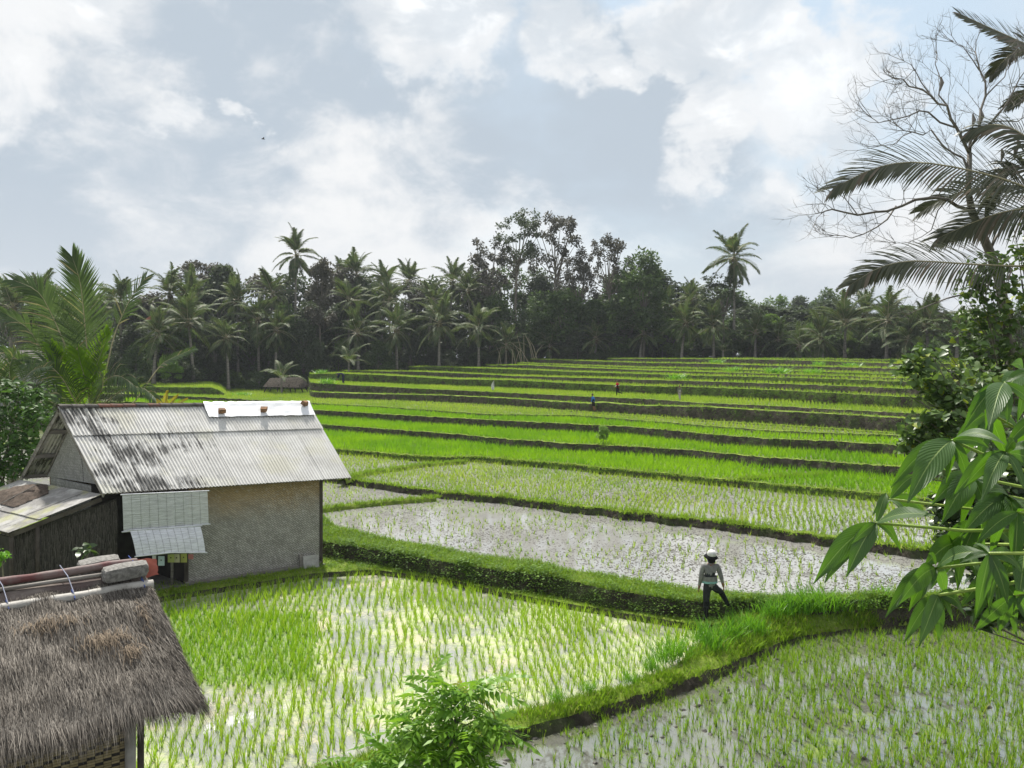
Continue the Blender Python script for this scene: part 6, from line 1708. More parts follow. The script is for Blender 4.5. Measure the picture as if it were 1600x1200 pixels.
    # ---- paper cards under the blinds
    cards = [(241, 868, 6, 10, (.60, .60, .62), 'white', 'narrow white paper card half hidden at the end of the string'), (252, 869, 10, 15, (.50, .62, .66), 'blue', 'pale blue paper card hanging under the blind'), (267, 866, 10, 13, (.42, .46, .16), 'ol', 'first olive yellow paper card, between pale blue and cream cards'),
             (276, 866, 9, 13, (.58, .55, .36), 'cream', 'cream paper card between two olive yellow ones'), (287, 865, 10, 14, (.46, .47, .14), 'ol2', 'olive yellow paper card beside the pink scrap'), (298, 866, 8, 8, (.55, .22, .22), 'pink', 'small pink scrap of paper by the wall')]
    for px, py, w, h, c, nm, lb in cards:
        D = 19.25 + (px - 241) * .009
        a = P(px - w / 2, py, D); b = P(px + w / 2, py, D + .02); up_ = Vector((random.uniform(-.015, .0), .01, -h * D / F))
        mb = MB(); tn = Vector((0, .004, 0)); mb.add([a, b, b + up_, a + up_, a + tn, b + tn, b + up_ + tn, a + up_ + tn], [(0, 3, 2, 1), (4, 5, 6, 7), (0, 1, 5, 4), (1, 2, 6, 5), (2, 3, 7, 6), (3, 0, 4, 7)])
        o = mb.build('paper_card', plain('paper_' + nm, c, tuple(x * .9 for x in c), 8, .8, .1)); tag(o, lb, 'card')
        if nm in ('blue', 'ol', 'cream', 'ol2'):
            ce = (a + b) / 2 + up_ * .42 + Vector((0, -.006, 0)); d = MB(); d.box(ce, (.028, .006, .03)); d.build('print_mark', M['dark_wood'], o)
    mb = MB(); mb.tube([P(232, 868, 19.15), P(300, 864, 19.8)], .005, 3); o = mb.build('card_string', M['old_wood']); tag(o, 'string under the blinds that carries the paper cards', 'string')
    # ---- slabs leaning at the wall corner
    mb = MB(); mb.box(P(486, 880, 21.75), (.42, .07, .42), Matrix.Rotation(.5, 3, 'Z') @ Matrix.Rotation(-.25, 3, 'X')); o = mb.build('concrete_slab', M['slab']); tag(o, 'square pale concrete slab leaning at the foot of the bamboo wall', 'slab')
    mb = MB(); mb.box(P(471, 880, 21.7), (.10, .07, .46), Matrix.Rotation(.5, 3, 'Z') @ Matrix.Rotation(-.15, 3, 'X')); o = mb.build('wooden_post', M['old_wood']); tag(o, 'short grey post stub beside the leaning slab', 'post')
M['slab'] = plain('pale_slab', (0.40, 0.39, 0.37), (0.28, 0.27, 0.255), 5, .9, .2, .4, 25)
M['old_straw'] = leaf_mat('old_straw', (0.055, 0.05, 0.045), (0.17, 0.155, 0.14), 0.1, .9, .1)
M['fibre'] = plain('palm_fibre', (0.075, 0.06, 0.05), (0.14, 0.11, 0.09), 12, .95, .1, 1.0, 40)
M['blind'] = plain('painted_bamboo_blind', (0.70, 0.71, 0.75), (0.54, 0.55, 0.585), 5, .7, .25, .2, 30, (1, 1, 8))
corrugated_hut()

# ------------------------------------------------------------------ thatched hut
def thatched_hut():
    t = empty('thatched_hut', V3(-5.6, 8.4, 6.05))
    off = Vector(t.location)
    U = Vector((.787, .617, 0)); Nf = Vector((.617, -.787, 0))
    R1 = V3(-4.42, 9.55, 2.55)
    def surf(s, v, side=1):
        """s metres from the right end along the ridge, v 0 ridge .. 1 eave"""
        w = 1.80 * v; drop = .88 * (v ** 1.2)
        bul = .16 * v ** .9
        f = max(0, 1 - s / .9)
        p = R1 - U * s + U * (bul * f) + Nf * (side * w) + Vector((0, 0, -drop))
        p += Vector((0, 0, .05 * vn(s * 1.6, v * 3, side * 5.0) + .035 * vn(s * 4.3, v * 6, 2.0) - .10 * f ** 3 * v))
        return p
    SL = 4.6
    V, Fc = [], []; ns, nv = 46, 22
    for side in (1, -1):
        b0 = len(V)
        for j in range(nv + 1):
            for i in range(ns + 1): V.append(surf(SL * i / ns, j / nv, side) - off)
        for j in range(nv):
            for i in range(ns):
                k = b0 + j * (ns + 1) + i; f = (k, k + 1, k + ns + 2, k + ns + 1); Fc.append(f if side == 1 else f[::-1])
        # underside, giving the thatch its thickness
        b1 = len(V)
        for j in range(nv + 1):
            for i in range(ns + 1):
                p = surf(SL * i / ns, min(j / nv, .96), side); V.append(p + Vector((0, 0, -.20)) - U * (.05 if i == 0 else 0) - off)
        for j in range(nv):
            for i in range(ns):
                k = b1 + j * (ns + 1) + i; f = (k, k + ns + 1, k + ns + 2, k + 1); Fc.append(f if side == 1 else f[::-1])
        for i in range(ns): a, b = b0 + nv * (ns + 1) + i, b1 + nv * (ns + 1) + i; Fc.append((a, a + 1, b + 1, b))
        for j in range(nv): a, b = b0 + j * (ns + 1), b1 + j * (ns + 1); Fc.append((a, a + ns + 1, b + ns + 1, b))
    base = mesh_obj('roof', V, np.array(Fc), M['thatch'], t, True)
    # straw
    n = 84000
    S = rng.random(n) * SL; S[: n // 5] = S[: n // 5] * .5; Vv = rng.random(n) ** .85
    Vv[-9000:] = rng.uniform(.93, 1.03, 9000)
    Vs, Fs = np.empty((n * 4, 3)), []
    for i in range(n):
        s, v = S[i], Vv[i]
        side = 1 if (i % 9) else -1
        p = surf(s, min(v, 1.0), side); q = surf(s, min(v + .02, 1.0), side); d = (q - surf(s, max(min(v + .02, 1.0) - .04, 0), side)).normalized()
        dens = vn(s * 1.5, v * 2.5, 17.0)
        fr = max(0, 1 - s / .5)
        hang = 1.0 if v > .9 else 0.0
        d = (d + Vector((rng.normal(0, .11), rng.normal(0, .11), rng.normal(.04, .06) - .45 * hang * random.random())) - U * rng.normal(0, .10) + U * (.35 * fr * v)).normalized()
        l = random.uniform(.10, .30) * (random.uniform(.9, 1.9) if hang else 1); w = random.uniform(.0016, .0038)
        nrm = Vector((0, 0, 1)) + Nf * (side * .7); nrm.normalize(); sd = d.cross(nrm).normalized() * w
        p = p + nrm * random.uniform(0, .030) - d * l * .3 * (1 if not hang else .5)
        m = p + d * l * .6; e = p + d * l + Vector((0, 0, -.012)) + nrm * random.uniform(-.004, .014)
        Vs[i * 4] = p - sd - off; Vs[i * 4 + 1] = p + sd - off; Vs[i * 4 + 2] = m + sd * .8 - off; Vs[i * 4 + 3] = e - off
    k = np.arange(n)[:, None] * 4
    Fs = np.concatenate([k + np.array([[0, 1, 2]]), k + np.array([[0, 2, 3]])])
    so = mesh_obj('straw', Vs, Fs, M['straw_grey'], t); so['kind'] = 'stuff'
    # torn brown patches where the thatch has opened
    V, Fc = [], []
    for s0, v0, rs, rv, cnt in ((1.05, .36, .30, .025, 260), (.62, .55, .22, .03, 300), (.45, .66, .10, .02, 150), (2.2, .74, .15, .03, 160), (.22, .42, .05, .06, 60)):
        for i in range(cnt):
            s, v = max(.02, random.gauss(s0, rs * .5)), min(.98, max(.02, random.gauss(v0, rv)))
            p = surf(s, v) + Vector((0, 0, random.uniform(.02, .07))); d = (surf(s, min(1, v + .03)) - surf(s, v)).normalized(); d = (d + Vector((random.gauss(0, .35), random.gauss(0, .35), random.gauss(.05, .25)))).normalized(); l = random.uniform(.08, .22); sd = d.cross(Vector((0, 0, 1))).normalized() * random.uniform(.002, .005)
            b = len(V); V += [p - sd - off, p + sd - off, p + d * l - off]; Fc.append((b, b + 1, b + 2))
    bo = mesh_obj('loose_straw', np.array([tuple(v) for v in V]), np.array(Fc), M['straw_brown'], t); bo['kind'] = 'stuff'
    # woven wall and posts
    ec = surf(0, 1.0); c0 = ec - U * .62 - Nf * .42
    zt, zb = EYE - 3.32, EYE - 6.08
    wallm = MB(); a = Vector((c0.x, c0.y, zb)) - off
    L = 3.4; cu, cv = .075, .026
    nu, nvv = int(L / cu), int((zt - zb) / cv)
    for j in range(nvv):
        for i in range(nu):
            if (i + j) % 4 == 0: continue
            x0 = (i + .03) * cu; x1 = x0 + cu * .95; z0 = (j + .08) * cv; z1 = z0 + cv * .84
            hgt = .004 + .006 * (((i + j) % 4) / 3.0); tl_ = .002
            q = [a - U * x0 + Nf * hgt + Vector((0, 0, z0)), a - U * x1 + Nf * (hgt * .4) + Vector((0, 0, z0)), a - U * x1 + Nf * (hgt * .4) + Vector((0, 0, z1)), a - U * x0 + Nf * hgt + Vector((0, 0, z1))]
            wallm.add(q, [(0, 3, 2, 1)])
    wv = wallm.build('woven_strips', M['weave_strip'], t); wv['kind'] = 'stuff'
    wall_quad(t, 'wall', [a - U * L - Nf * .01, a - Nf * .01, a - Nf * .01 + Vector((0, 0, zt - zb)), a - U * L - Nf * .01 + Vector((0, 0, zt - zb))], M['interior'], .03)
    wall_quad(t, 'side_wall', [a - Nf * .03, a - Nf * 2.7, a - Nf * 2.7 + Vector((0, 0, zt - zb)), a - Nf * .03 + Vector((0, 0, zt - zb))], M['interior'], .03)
    for o_, r in ((U * .02 + Nf * .03, .055), (U * .12 + Nf * .02, .035)):
        mb = MB(); mb.tube([a + o_ + Vector((0, 0, 0)), a + o_ + Vector((0, 0, zt - zb - .10))], r, 8); mb.build('post', M['bamboo'] if r > .05 else M['dark_wood'], t, True)
    mb = MB(); mb.tube([a - U * 1.55 + Nf * .05 + Vector((0, 0, 1.75)), a - U * .95 + Nf * .12 + Vector((0, 0, 1.5))], .012, 5); mb.build('cane', M['straw_cane'], t)
    # ridge dressing
    def along(s, n, h): return R1 - U * s + Nf * n + Vector((0, 0, h))
    mb = MB(); pts = [along(s, .26, -.10 + .012 * vn(s * 2, 1)) - off for s in np.linspace(-.06, 4.6, 14)]; mb.tube(pts, [.058 + .004 * (i % 2) for i in range(14)], 9); mb.build('bamboo_pole', M['bamboo'], t, True)
    mb = MB(); pts = [along(s, -.26, -.10) - off for s in np.linspace(.0, 4.6, 8)]; mb.tube(pts, .05, 8); mb.build('bamboo_pole', M['bamboo'], t, True)
    mb = MB(); V = []
    ss = np.linspace(.0, 4.6, 40); prof = [(.22, -.06), (.17, .02), (.08, .06), (0, .05), (-.10, .03), (-.22, -.05)]
    for s in ss:
        for n_, h in prof: V.append(along(s, n_ + .03 * vn(s * 2.2, n_ * 4), h + .03 * vn(s * 1.7, n_ * 3, 8.) - .01) - off)
    k = len(prof); mb.add(V, [(i * k + j, (i + 1) * k + j, (i + 1) * k + j + 1, i * k + j + 1) for i in range(39) for j in range(k - 1)]); mb.build('ridge_sheet', M['old_tarp'], t, True)
    mb = MB(); pts = [along(s, -.02, .125 + .02 * vn(s * 1.3, 5)) - off for s in np.linspace(.05, 4.6, 30)]; mb.tube(pts, [.046 + .012 * vn(i * .8, 2) for i in range(30)], 9); mb.build('ridge_roll', M['red_tarp'], t, True)
    mb = MB(); pts = [along(s, .115, .07 + .01 * vn(s * 1.3, 9)) - off for s in np.linspace(.05, 4.6, 12)]; mb.tube(pts, .024, 6); mb.build('ridge_pole', M['old_wood'], t, True)
    for s in (1.42, .80, .08):
        mb = MB(); p = [along(s + .05, -.08, .20), along(s, .10, .11), along(s - .03, .27, -.03), along(s - .04, .325, -.10), along(s - .04, .28, -.17)]; mb.tube([q - off for q in p], .0055, 4); mb.build('tie_string', M['blue_string'] if s < .1 else M['pale_string'], t)
        mb = MB(); mb.tube([q - off for q in (along(s - .02, .22, -.02), along(s - .035, .33, -.09), along(s - .04, .29, -.17))], .007, 4); mb.build('tie_knot', M['blue_string'], t)
    tag(t, 'small grey thatched hut with woven wall, its ridge weighted with poles and concrete', 'hut')
    # things lying on the ridge
    def lump(c, size, lb):
        import bmesh
        bm = bmesh.new(); bmesh.ops.create_cube(bm, size=1.0); bmesh.ops.subdivide_edges(bm, edges=bm.edges[:], cuts=5, use_grid_fill=True)
        for v in bm.verts:
            q = v.co.copy(); l = max(abs(q.x), abs(q.y), abs(q.z)); rr = q.length
            q = q * (1 - .16 * max(0, rr - .5) / .36)
            q += Vector((vn(q.x * 6, q.y * 6, q.z * 6), vn(q.y * 6, q.z * 6, q.x * 6 + 4), vn(q.z * 6, q.x * 6, q.y * 6 + 9))) * .05
            v.co = Vector((q.x * size[0], q.y * size[1], q.z * size[2]))
        me = bpy.data.meshes.new('concrete_lump'); bm.to_mesh(me); bm.free(); me.materials.append(M['concrete'])
        o = bpy.data.objects.new('concrete_lump', me); COL.objects.link(o); o.location = c; o.rotation_euler = (0.08, -.04, math.atan2(U.y, U.x)); tag(o, lb, 'concrete lump'); return o
    lump(along(.22, .17, .08), (.50, .22, .16), 'pebbly concrete lump lying against the bamboo pole at the ridge end')
    lump(along(.42, -.24, .10), (.46, .24, .16), 'pebbly concrete lump on the far side of the thatched ridge')
    # red cloth flap hanging off the ridge end
    V, Fc = [], []
    for j in range(9):
        for i in range(9):
            u, v = i / 8, j / 8
            p = along(.12 - .28 * u, -.04 + .10 * v + .05 * u, .16 - .26 * v * (1.0 - .35 * u) - .02 * u); V.append(p + Vector((.02 * vn(i * .6, j * .6), .03 * vn(i * .6, j * .6, 3.), .02 * vn(i * .5, j * .7, 7.))))
    for j in range(8):
        for i in range(8): k = j * 9 + i; Fc.append((k, k + 1, k + 10, k + 9))
    o = mesh_obj('red_cloth', V, np.array(Fc), M['red_cloth'], None, True); tag(o, 'faded red cloth flap hanging from the end of the thatched ridge', 'cloth')
M['thatch'] = plain('thatch_body', (0.045, 0.038, 0.032), (0.12, 0.105, 0.09), 9, .95, .05, 1.0, 60)
M['straw_grey'] = leaf_mat('grey_straw', (0.06, 0.052, 0.045), (0.31, 0.28, 0.245), 0.1, .85, .12)
M['straw_brown'] = leaf_mat('brown_straw', (0.13, 0.10, 0.075), (0.30, 0.24, 0.175), 0.12, .85, .12)
M['weave_strip'] = leaf_mat('woven_strip', (0.20, 0.16, 0.085), (0.33, 0.27, 0.15), 0.0, .7, .25)
M['bamboo'] = plain('grey_bamboo', (0.30, 0.285, 0.26), (0.42, 0.40, 0.37), 4, .6, .3, .3, 20, (1, 1, 1))
M['straw_cane'] = plain('tan_cane', (0.42, 0.30, 0.12), None, 4)
M['old_tarp'] = plain('dusty_brown_tarp', (0.20, 0.17, 0.15), (0.10, 0.075, 0.07), 3, .8, .2, .5, 8)
M['red_tarp'] = plain('dusty_red_tarp', (0.13, 0.05, 0.05), (0.20, 0.165, 0.155), 3, .7, .25, .5, 8)
M['red_cloth'] = plain('faded_red_cloth', (0.42, 0.13, 0.09), (0.30, 0.09, 0.07), 3, .75, .2, .3, 8)
M['blue_string'] = plain('blue_string', (0.07, 0.11, 0.32), None, 5)
M['pale_string'] = plain('pale_string', (0.38, 0.40, 0.50), None, 5)
thatched_hut()
# ------------------------------------------------------------------ people
def skin_body(joints, bones, root, mats, assign, loc):
    """one continuous body grown over a joint skeleton; every face takes the material of the nearest bone"""
    names = list(joints); idx = {n: i for i, n in enumerate(names)}
    me = bpy.data.meshes.new('sk'); me.from_pydata([tuple(joints[n][0]) for n in names], [(idx[a], idx[b]) for a, b in bones], [])
    o = bpy.data.objects.new('sk', me); COL.objects.link(o)
    md = o.modifiers.new('s', 'SKIN'); md.use_smooth_shade = True; md.branch_smoothing = 0.4
    for n in names:
        v = me.skin_vertices[0].data[idx[n]]; r = joints[n][1]; v.radius = (r, r) if not isinstance(r, tuple) else r; v.use_root = (n == root)
    sb = o.modifiers.new('d', 'SUBSURF'); sb.levels = 2; sb.render_levels = 2
    dg = bpy.context.evaluated_depsgraph_get(); dg.update()
    ev = o.evaluated_get(dg); m2 = bpy.data.meshes.new_from_object(ev)
    bpy.data.objects.remove(o)
    m2.name = 'body'
    m2.materials.clear()
    for m in mats: m2.materials.append(m)
    rd = lambda n: joints[n][1][0] if isinstance(joints[n][1], tuple) else joints[n][1]
    bl = [(Vector(joints[a][0]), Vector(joints[b][0]), assign(a, b), (rd(a) + rd(b)) / 2) for a, b in bones]
    for p in m2.polygons:
        c = p.center; best = (1e9, 0)
        for a, b, k, rr in bl:
            ab = b - a; f = max(0, min(1, (c - a).dot(ab) / max(ab.length_squared, 1e-9))); d = abs((c - a - ab * f).length - rr)
            if d < best[0]: best = (d, k)
        p.material_index = best[1]; p.use_smooth = True
    return m2
def cloth(name, c): return plain(name, c, tuple(x * .75 for x in c), 14, .9, .1, .3, 60)
M['skin'] = plain('skin', (0.24, 0.125, 0.075), (0.20, 0.10, 0.06), 9, .6, .3, .05)
M['hair'] = plain('black_hair', (0.012, 0.010, 0.009), (0.02, 0.018, 0.015), 20, .5, .4)

def head_parts(t, c, r, fwd, hair=True, label=None):
    """head with face: skull, jaw, nose, ears, eyes, mouth and cap of hair; fwd is the way the face looks"""
    import bmesh
    fwd = Vector(fwd); fwd.z = 0; fwd.normalize(); rz = math.atan2(fwd.y, fwd.x)
    bm = bmesh.new(); bmesh.ops.create_uvsphere(bm, u_segments=20, v_segments=14, radius=1.0)
    for v in bm.verts:
        q = v.co; jaw = max(0, -q.z); q.y *= .80 - .18 * jaw; q.x *= .96 - .10 * jaw; q.z *= 1.22
        if q.x > .75 and abs(q.y) < .22 and -.30 < q.z < .12: q.x += .20
    me = bpy.data.meshes.new('head'); bm.to_mesh(me); bm.free(); me.materials.append(M['skin']); me.polygons.foreach_set('use_smooth', np.ones(len(me.polygons), dtype=bool))
    h = inst('head', me, t, c, (0, 0, rz), r)
    f = MB()
    for sd in (-1, 1):
        f.box((.0, sd * .80, -.05), (.32, .12, .44), jit=.03)
    f.build('ears', M['skin'], h)
    e = MB()
    for sd in (-1, 1): e.box((.86, sd * .30, .08), (.10, .20, .08))
    e.box((.86, 0, -.58), (.10, .34, .06)); e.build('eyes_and_mouth', M['hair'], h)
    if hair:
        bm = bmesh.new(); bmesh.ops.create_uvsphere(bm, u_segments=18, v_segments=12, radius=1.0)
        bmesh.ops.delete(bm, geom=[v for v in bm.verts if v.co.z < (-.45 if v.co.x < .1 else .35)], context='VERTS')
        for v in bm.verts: v.co = Vector((v.co.x * 1.04 - .05, v.co.y * .90, v.co.z * 1.30))
        me = bpy.data.meshes.new('hair'); bm.to_mesh(me); bm.free(); me.materials.append(M['hair']); inst('hair', me, h)
    return h

def hand_joints(J, bones, wrist, side, k, d, spread, curl):
    """palm and five bent fingers of unequal length added to a skeleton; d hand direction, spread across the palm"""
    d = Vector(d).normalized(); s = Vector(spread).normalized(); w = Vector(J[wrist][0])
    pn = f'palm{side}'; J[pn] = (w + d * .055 * k, (.030 * k, .016 * k)); bones.append((wrist, pn))
    for i, (o, l) in enumerate(((-.030, .060), (-.010, .072), (.010, .068), (.030, .054))):
        a = w + d * .09 * k + s * (o * k); b = a + d * (l * .5 * k) + Vector(curl) * (.010 * k); c = b + d * (l * .4 * k) + Vector(curl) * (.028 * k)
        for nm, p, r in (('a', a, .0095), ('b', b, .0088), ('c', c, .0075)): J[f'f{side}{i}{nm}'] = (p, r * k)
        bones += [(pn, f'f{side}{i}a'), (f'f{side}{i}a', f'f{side}{i}b'), (f'f{side}{i}b', f'f{side}{i}c')]
    a = w + d * .035 * k + s * (-.034 * k); b = a + d * .03 * k + s * (-.022 * k); J[f't{side}a'] = (a, .011 * k); J[f't{side}b'] = (b + d * .012 * k, .009 * k)
    bones += [(pn, f't{side}a'), (f't{side}a', f't{side}b')]

def figure(px, D, ground_z, height, jp, cols_, label, fwd, hat=None, cat='person', rad=1.0, vest=False):
    """jp: joints as (x, z) fractions of the height (+ optional depth), seen from the camera; x to the right"""
    x0 = (px - CX) / F * D
    t = empty('person', (x0, D, ground_z)); H = height
    def q(n): v = jp[n]; return Vector((v[0] * H, (v[2] if len(v) > 2 else 0) * H, v[1] * H))
    r = lambda a: a * H * rad
    J = {'pelvis': (q('pelvis'), (r(.082), r(.060))), 'waist': (q('waist'), (r(.070), r(.052))), 'chest': (q('chest'), (r(.090), r(.062))), 'neckb': (q('neckb'), r(.036)), 'neck': (q('neck'), r(.030))}
    bones = [('pelvis', 'waist'), ('waist', 'chest'), ('chest', 'neckb'), ('neckb', 'neck')]
    for s in 'LR':
        J['hip' + s] = (q('hip' + s), r(.056)); J['knee' + s] = (q('knee' + s), r(.036)); J['calf' + s] = (q('knee' + s).lerp(q('ank' + s), .32) , r(.035)); J['ank' + s] = (q('ank' + s), r(.022)); J['toe' + s] = (q('toe' + s), r(.018))
        bones += [('pelvis', 'hip' + s), ('hip' + s, 'knee' + s), ('knee' + s, 'calf' + s), ('calf' + s, 'ank' + s), ('ank' + s, 'toe' + s)]
        J['sh' + s] = (q('sh' + s), r(.038)); J['el' + s] = (q('el' + s), r(.027)); J['wr' + s] = (q('wr' + s), r(.019))
        bones += [('chest', 'sh' + s), ('sh' + s, 'el' + s), ('el' + s, 'wr' + s)]
        hd = (q('wr' + s) - q('el' + s)); hand_joints(J, bones, 'wr' + s, s, H / 1.65, hd, Vector((fwd[0], fwd[1], .01)) if abs(fwd[0]) + abs(fwd[1]) > 0 else (0, 1, 0), (-.5 if s == 'R' else .5, 0, -.2))
    MT = cols_   # (skin, top, bottom, shoes, sleeve)
    def assign(a, b):
        ab = a + '|' + b
        if 'toe' in ab: return 3
        if b.startswith(('palm', 'fL', 'fR', 'tL', 'tR')): return 0
        if b.startswith(('hip', 'knee', 'calf', 'ank')): return 5 if (b.startswith(('calf', 'ank'))) else 2
        if vest and b.startswith('el'): return 1
        if b.startswith(('el', 'wr')): return 4
        if b == 'neck': return 0
        if (a, b) == ('pelvis', 'waist'): return 2
        return 1
    body = skin_body(J, bones, 'pelvis', MT, assign, None)
    inst('body', body, t)
    hc = q('head'); head_parts(t, hc, .058 * H, fwd, hair=True)
    tag(t, label, cat)
    return t, H, q

C_ = {k: cloth('cloth_' + k, c) for k, c in dict(grey=(0.23, 0.23, 0.225), darkpants=(0.038, 0.042, 0.046), boots=(0.022, 0.024, 0.026), teal=(0.22, 0.42, 0.40), blue=(0.04, 0.20, 0.60), black=(0.018, 0.018, 0.02), red=(0.60, 0.02, 0.04), white=(0.68, 0.68, 0.70), navy=(0.03, 0.03, 0.07), khaki=(0.16, 0.17, 0.12), pattern=(0.44, 0.40, 0.40), hatw=(0.74, 0.73, 0.72)).items()}

# the farmer in the hat, back to us, one foot up on the bank
def farmer():
    D = 17.14; H = 1.56; k = F / D
    def f(px, py, d=0.0): return ((px - 1110) / k / H, (972 - py) / k / H, d / H)
    jp = dict(pelvis=f(1109, 914), waist=f(1108.5, 904), chest=f(1109.5, 889), neckb=f(1110, 879), neck=f(1110.5, 875), head=f(1111, 868.5, .0),
              hipL=f(1104.5, 918), kneeL=f(1103.5, 943, .02), ankL=f(1103, 966), toeL=f(1102, 970, .14), hipR=f(1114.5, 918, .02), kneeR=f(1130.5, 929, .22), ankR=f(1142, 950, .22), toeR=f(1145, 952.5, .34),
              shL=f(1098.5, 883), elL=f(1094.5, 902, -.03), wrL=f(1093, 916, .02), shR=f(1121, 883), elR=f(1126.5, 901, -.02), wrR=f(1129, 912, -.02))
    t, H_, q = figure(1110, D, ground(P(1110, 972, D).x, D + .0), H, jp, [M['skin'], C_['grey'], C_['darkpants'], C_['boots'], C_['grey'], C_['boots']],
                      'person in grey sweater, dark trousers and white-crowned hat, one foot up on the bank', (0.12, 1, 0), rad=1.16)
    t.location.z = EYE - (972 - Y0) * D / F + .0
    # teal shirt hem between sweater and trousers
    import bmesh
    def lathe(name, prof, mat, n=24, sy=.7, parent=None, loc=(0, 0, 0), rot=(0, 0, 0)):
        V, Fc = [], []
        for r_, z in prof:
            for i in range(n): a = 2 * math.pi * i / n; V.append((r_ * math.cos(a), r_ * sy * math.sin(a), z))
        for j in range(len(prof) - 1):
            for i in range(n): i2 = (i + 1) % n; Fc.append((j * n + i, j * n + i2, (j + 1) * n + i2, (j + 1) * n + i))
        o = mesh_obj(name, V, np.array(Fc), mat, parent, True); o.location = loc; o.rotation_euler = rot
        return o
    w = q('waist')
    lathe('shirt_hem', [(.172, -.085), (.172, -.045), (.160, -.01)], C_['teal'], sy=.74, parent=t, loc=w)
    lathe('sweater_hem', [(.168, -.05), (.172, -.03), (.162, .06)], C_['grey'], sy=.74, parent=t, loc=w)
    hd = q('head')
    lathe('hat_brim', [(.090, .030), (.115, .018), (.150, -.022), (.145, -.03), (.108, .008), (.090, .018)], C_['black'], sy=.96, parent=t, loc=hd, rot=(.22, .08, 0))
    lathe('hat_crown', [(.096, .015), (.098, .04), (.090, .08), (.064, .108), (.03, .12), (.001, .123)], C_['hatw'], sy=1.0, parent=t, loc=hd + Vector((.008, -.012, .01)), rot=(.22, .08, 0))
    nb = MB()
    nb.add([hd + Vector((-.085, -.075, .0)), hd + Vector((.085, -.075, .0)), hd + Vector((.07, -.085, -.13)), hd + Vector((-.06, -.085, -.13)), hd + Vector((-.10, .02, 0)), hd + Vector((-.07, .01, -.12)), hd + Vector((.10, .02, 0)), hd + Vector((.08, .01, -.12))], [(0, 1, 2, 3), (4, 0, 3, 5), (1, 6, 7, 2)]); nb.build('neck_cloth', C_['black'], t)
farmer()

RUN = dict(pelvis=(0, .53), waist=(.0, .61), chest=(-.02, .74), neckb=(-.03, .83), neck=(-.035, .86), head=(-.045, .925), hipL=(-.03, .49, -.04), kneeL=(-.06, .28, -.05), ankL=(-.05, .05, -.05), toeL=(-.12, .02, -.05),
           hipR=(.03, .49, .04), kneeR=(.03, .27, .06), ankR=(.24, .22, .06), toeR=(.27, .15, .06), shL=(-.06, .80, -.10), elL=(-.10, .66, -.13), wrL=(-.18, .60, -.12), shR=(.0, .80, .10), elR=(.14, .72, .13), wrR=(.06, .62, .14))
def put(px, D): return ground((px - CX) / F * D, D)
D = 60.8
figure(965, D, put(965, D), 26 * D / F, RUN, [M['skin'], C_['red'], C_['black'], C_['boots'], C_['white'], C_['black']], 'person running along a terrace in a red vest over white sleeves', (-1, 0, 0), rad=1.25, vest=True)
STEP = dict(RUN); STEP.update(kneeR=(.06, .27, .06), ankR=(.16, .06, .06), toeR=(.12, .02, .06), kneeL=(.0, .28, -.05), ankL=(.06, .05, -.05), toeL=(.0, .02, -.05), elR=(.09, .66, .13), wrR=(.06, .54, .13), elL=(-.08, .66, -.13), wrL=(-.12, .54, -.12))
D = 57.3
figure(927, D, EYE - (643.5 - Y0) * D / F, 29 * D / F, STEP, [M['skin'], C_['blue'], C_['black'], C_['boots'], C_['blue'], M['skin']], 'person in blue shirt and black shorts stepping below the tall bare terrace bank', (-.8, .5, 0), rad=1.15)
STAND = dict(STEP); STAND.update(kneeR=(.03, .28, .04), ankR=(.05, .05, .04), toeR=(.07, .02, -.04), kneeL=(-.03, .28, -.04), ankL=(-.02, .05, -.04), toeL=(-.04, .02, -.1), chest=(0, .74), neckb=(0, .83), neck=(0, .86), head=(0, .925), shL=(-.10, .80), shR=(.10, .80), elL=(-.13, .66), elR=(.13, .66), wrL=(-.12, .53, -.05), wrR=(.12, .53, -.05), hipL=(-.04, .49), hipR=(.04, .49))
D = 55.0
figure(1062, D, put(1062, D), 25 * D / F, STAND, [M['skin'], C_['khaki'], C_['pattern'], C_['boots'], C_['khaki'], C_['pattern']], 'person in dull green top and pale patterned trousers standing on a terrace', (0, -1, 0), rad=1.15)
BEND = dict(pelvis=(.10, .60), waist=(.04, .64), chest=(-.10, .66), neckb=(-.19, .64), neck=(-.22, .63), head=(-.28, .60), hipL=(.10, .54, -.05), kneeL=(.06, .30, -.05), ankL=(.09, .04, -.05), toeL=(.02, .02, -.05), hipR=(.12, .54, .05), kneeR=(.09, .30, .06), ankR=(.13, .04, .06), toeR=(.06, .02, .06), shL=(-.16, .63, -.10), elL=(-.20, .46, -.12), wrL=(-.26, .33, -.10), shR=(-.16, .63, .10), elR=(-.18, .46, .12), wrR=(-.25, .32, .10))
D = 80.6
figure(534, D, put(534, D), 1.72, BEND, [M['skin'], C_['navy'], C_['navy'], C_['black'], C_['navy'], C_['navy']], 'person in dark clothes bending down over the rice on the high terrace', (-1, 0, 0), rad=1.2)

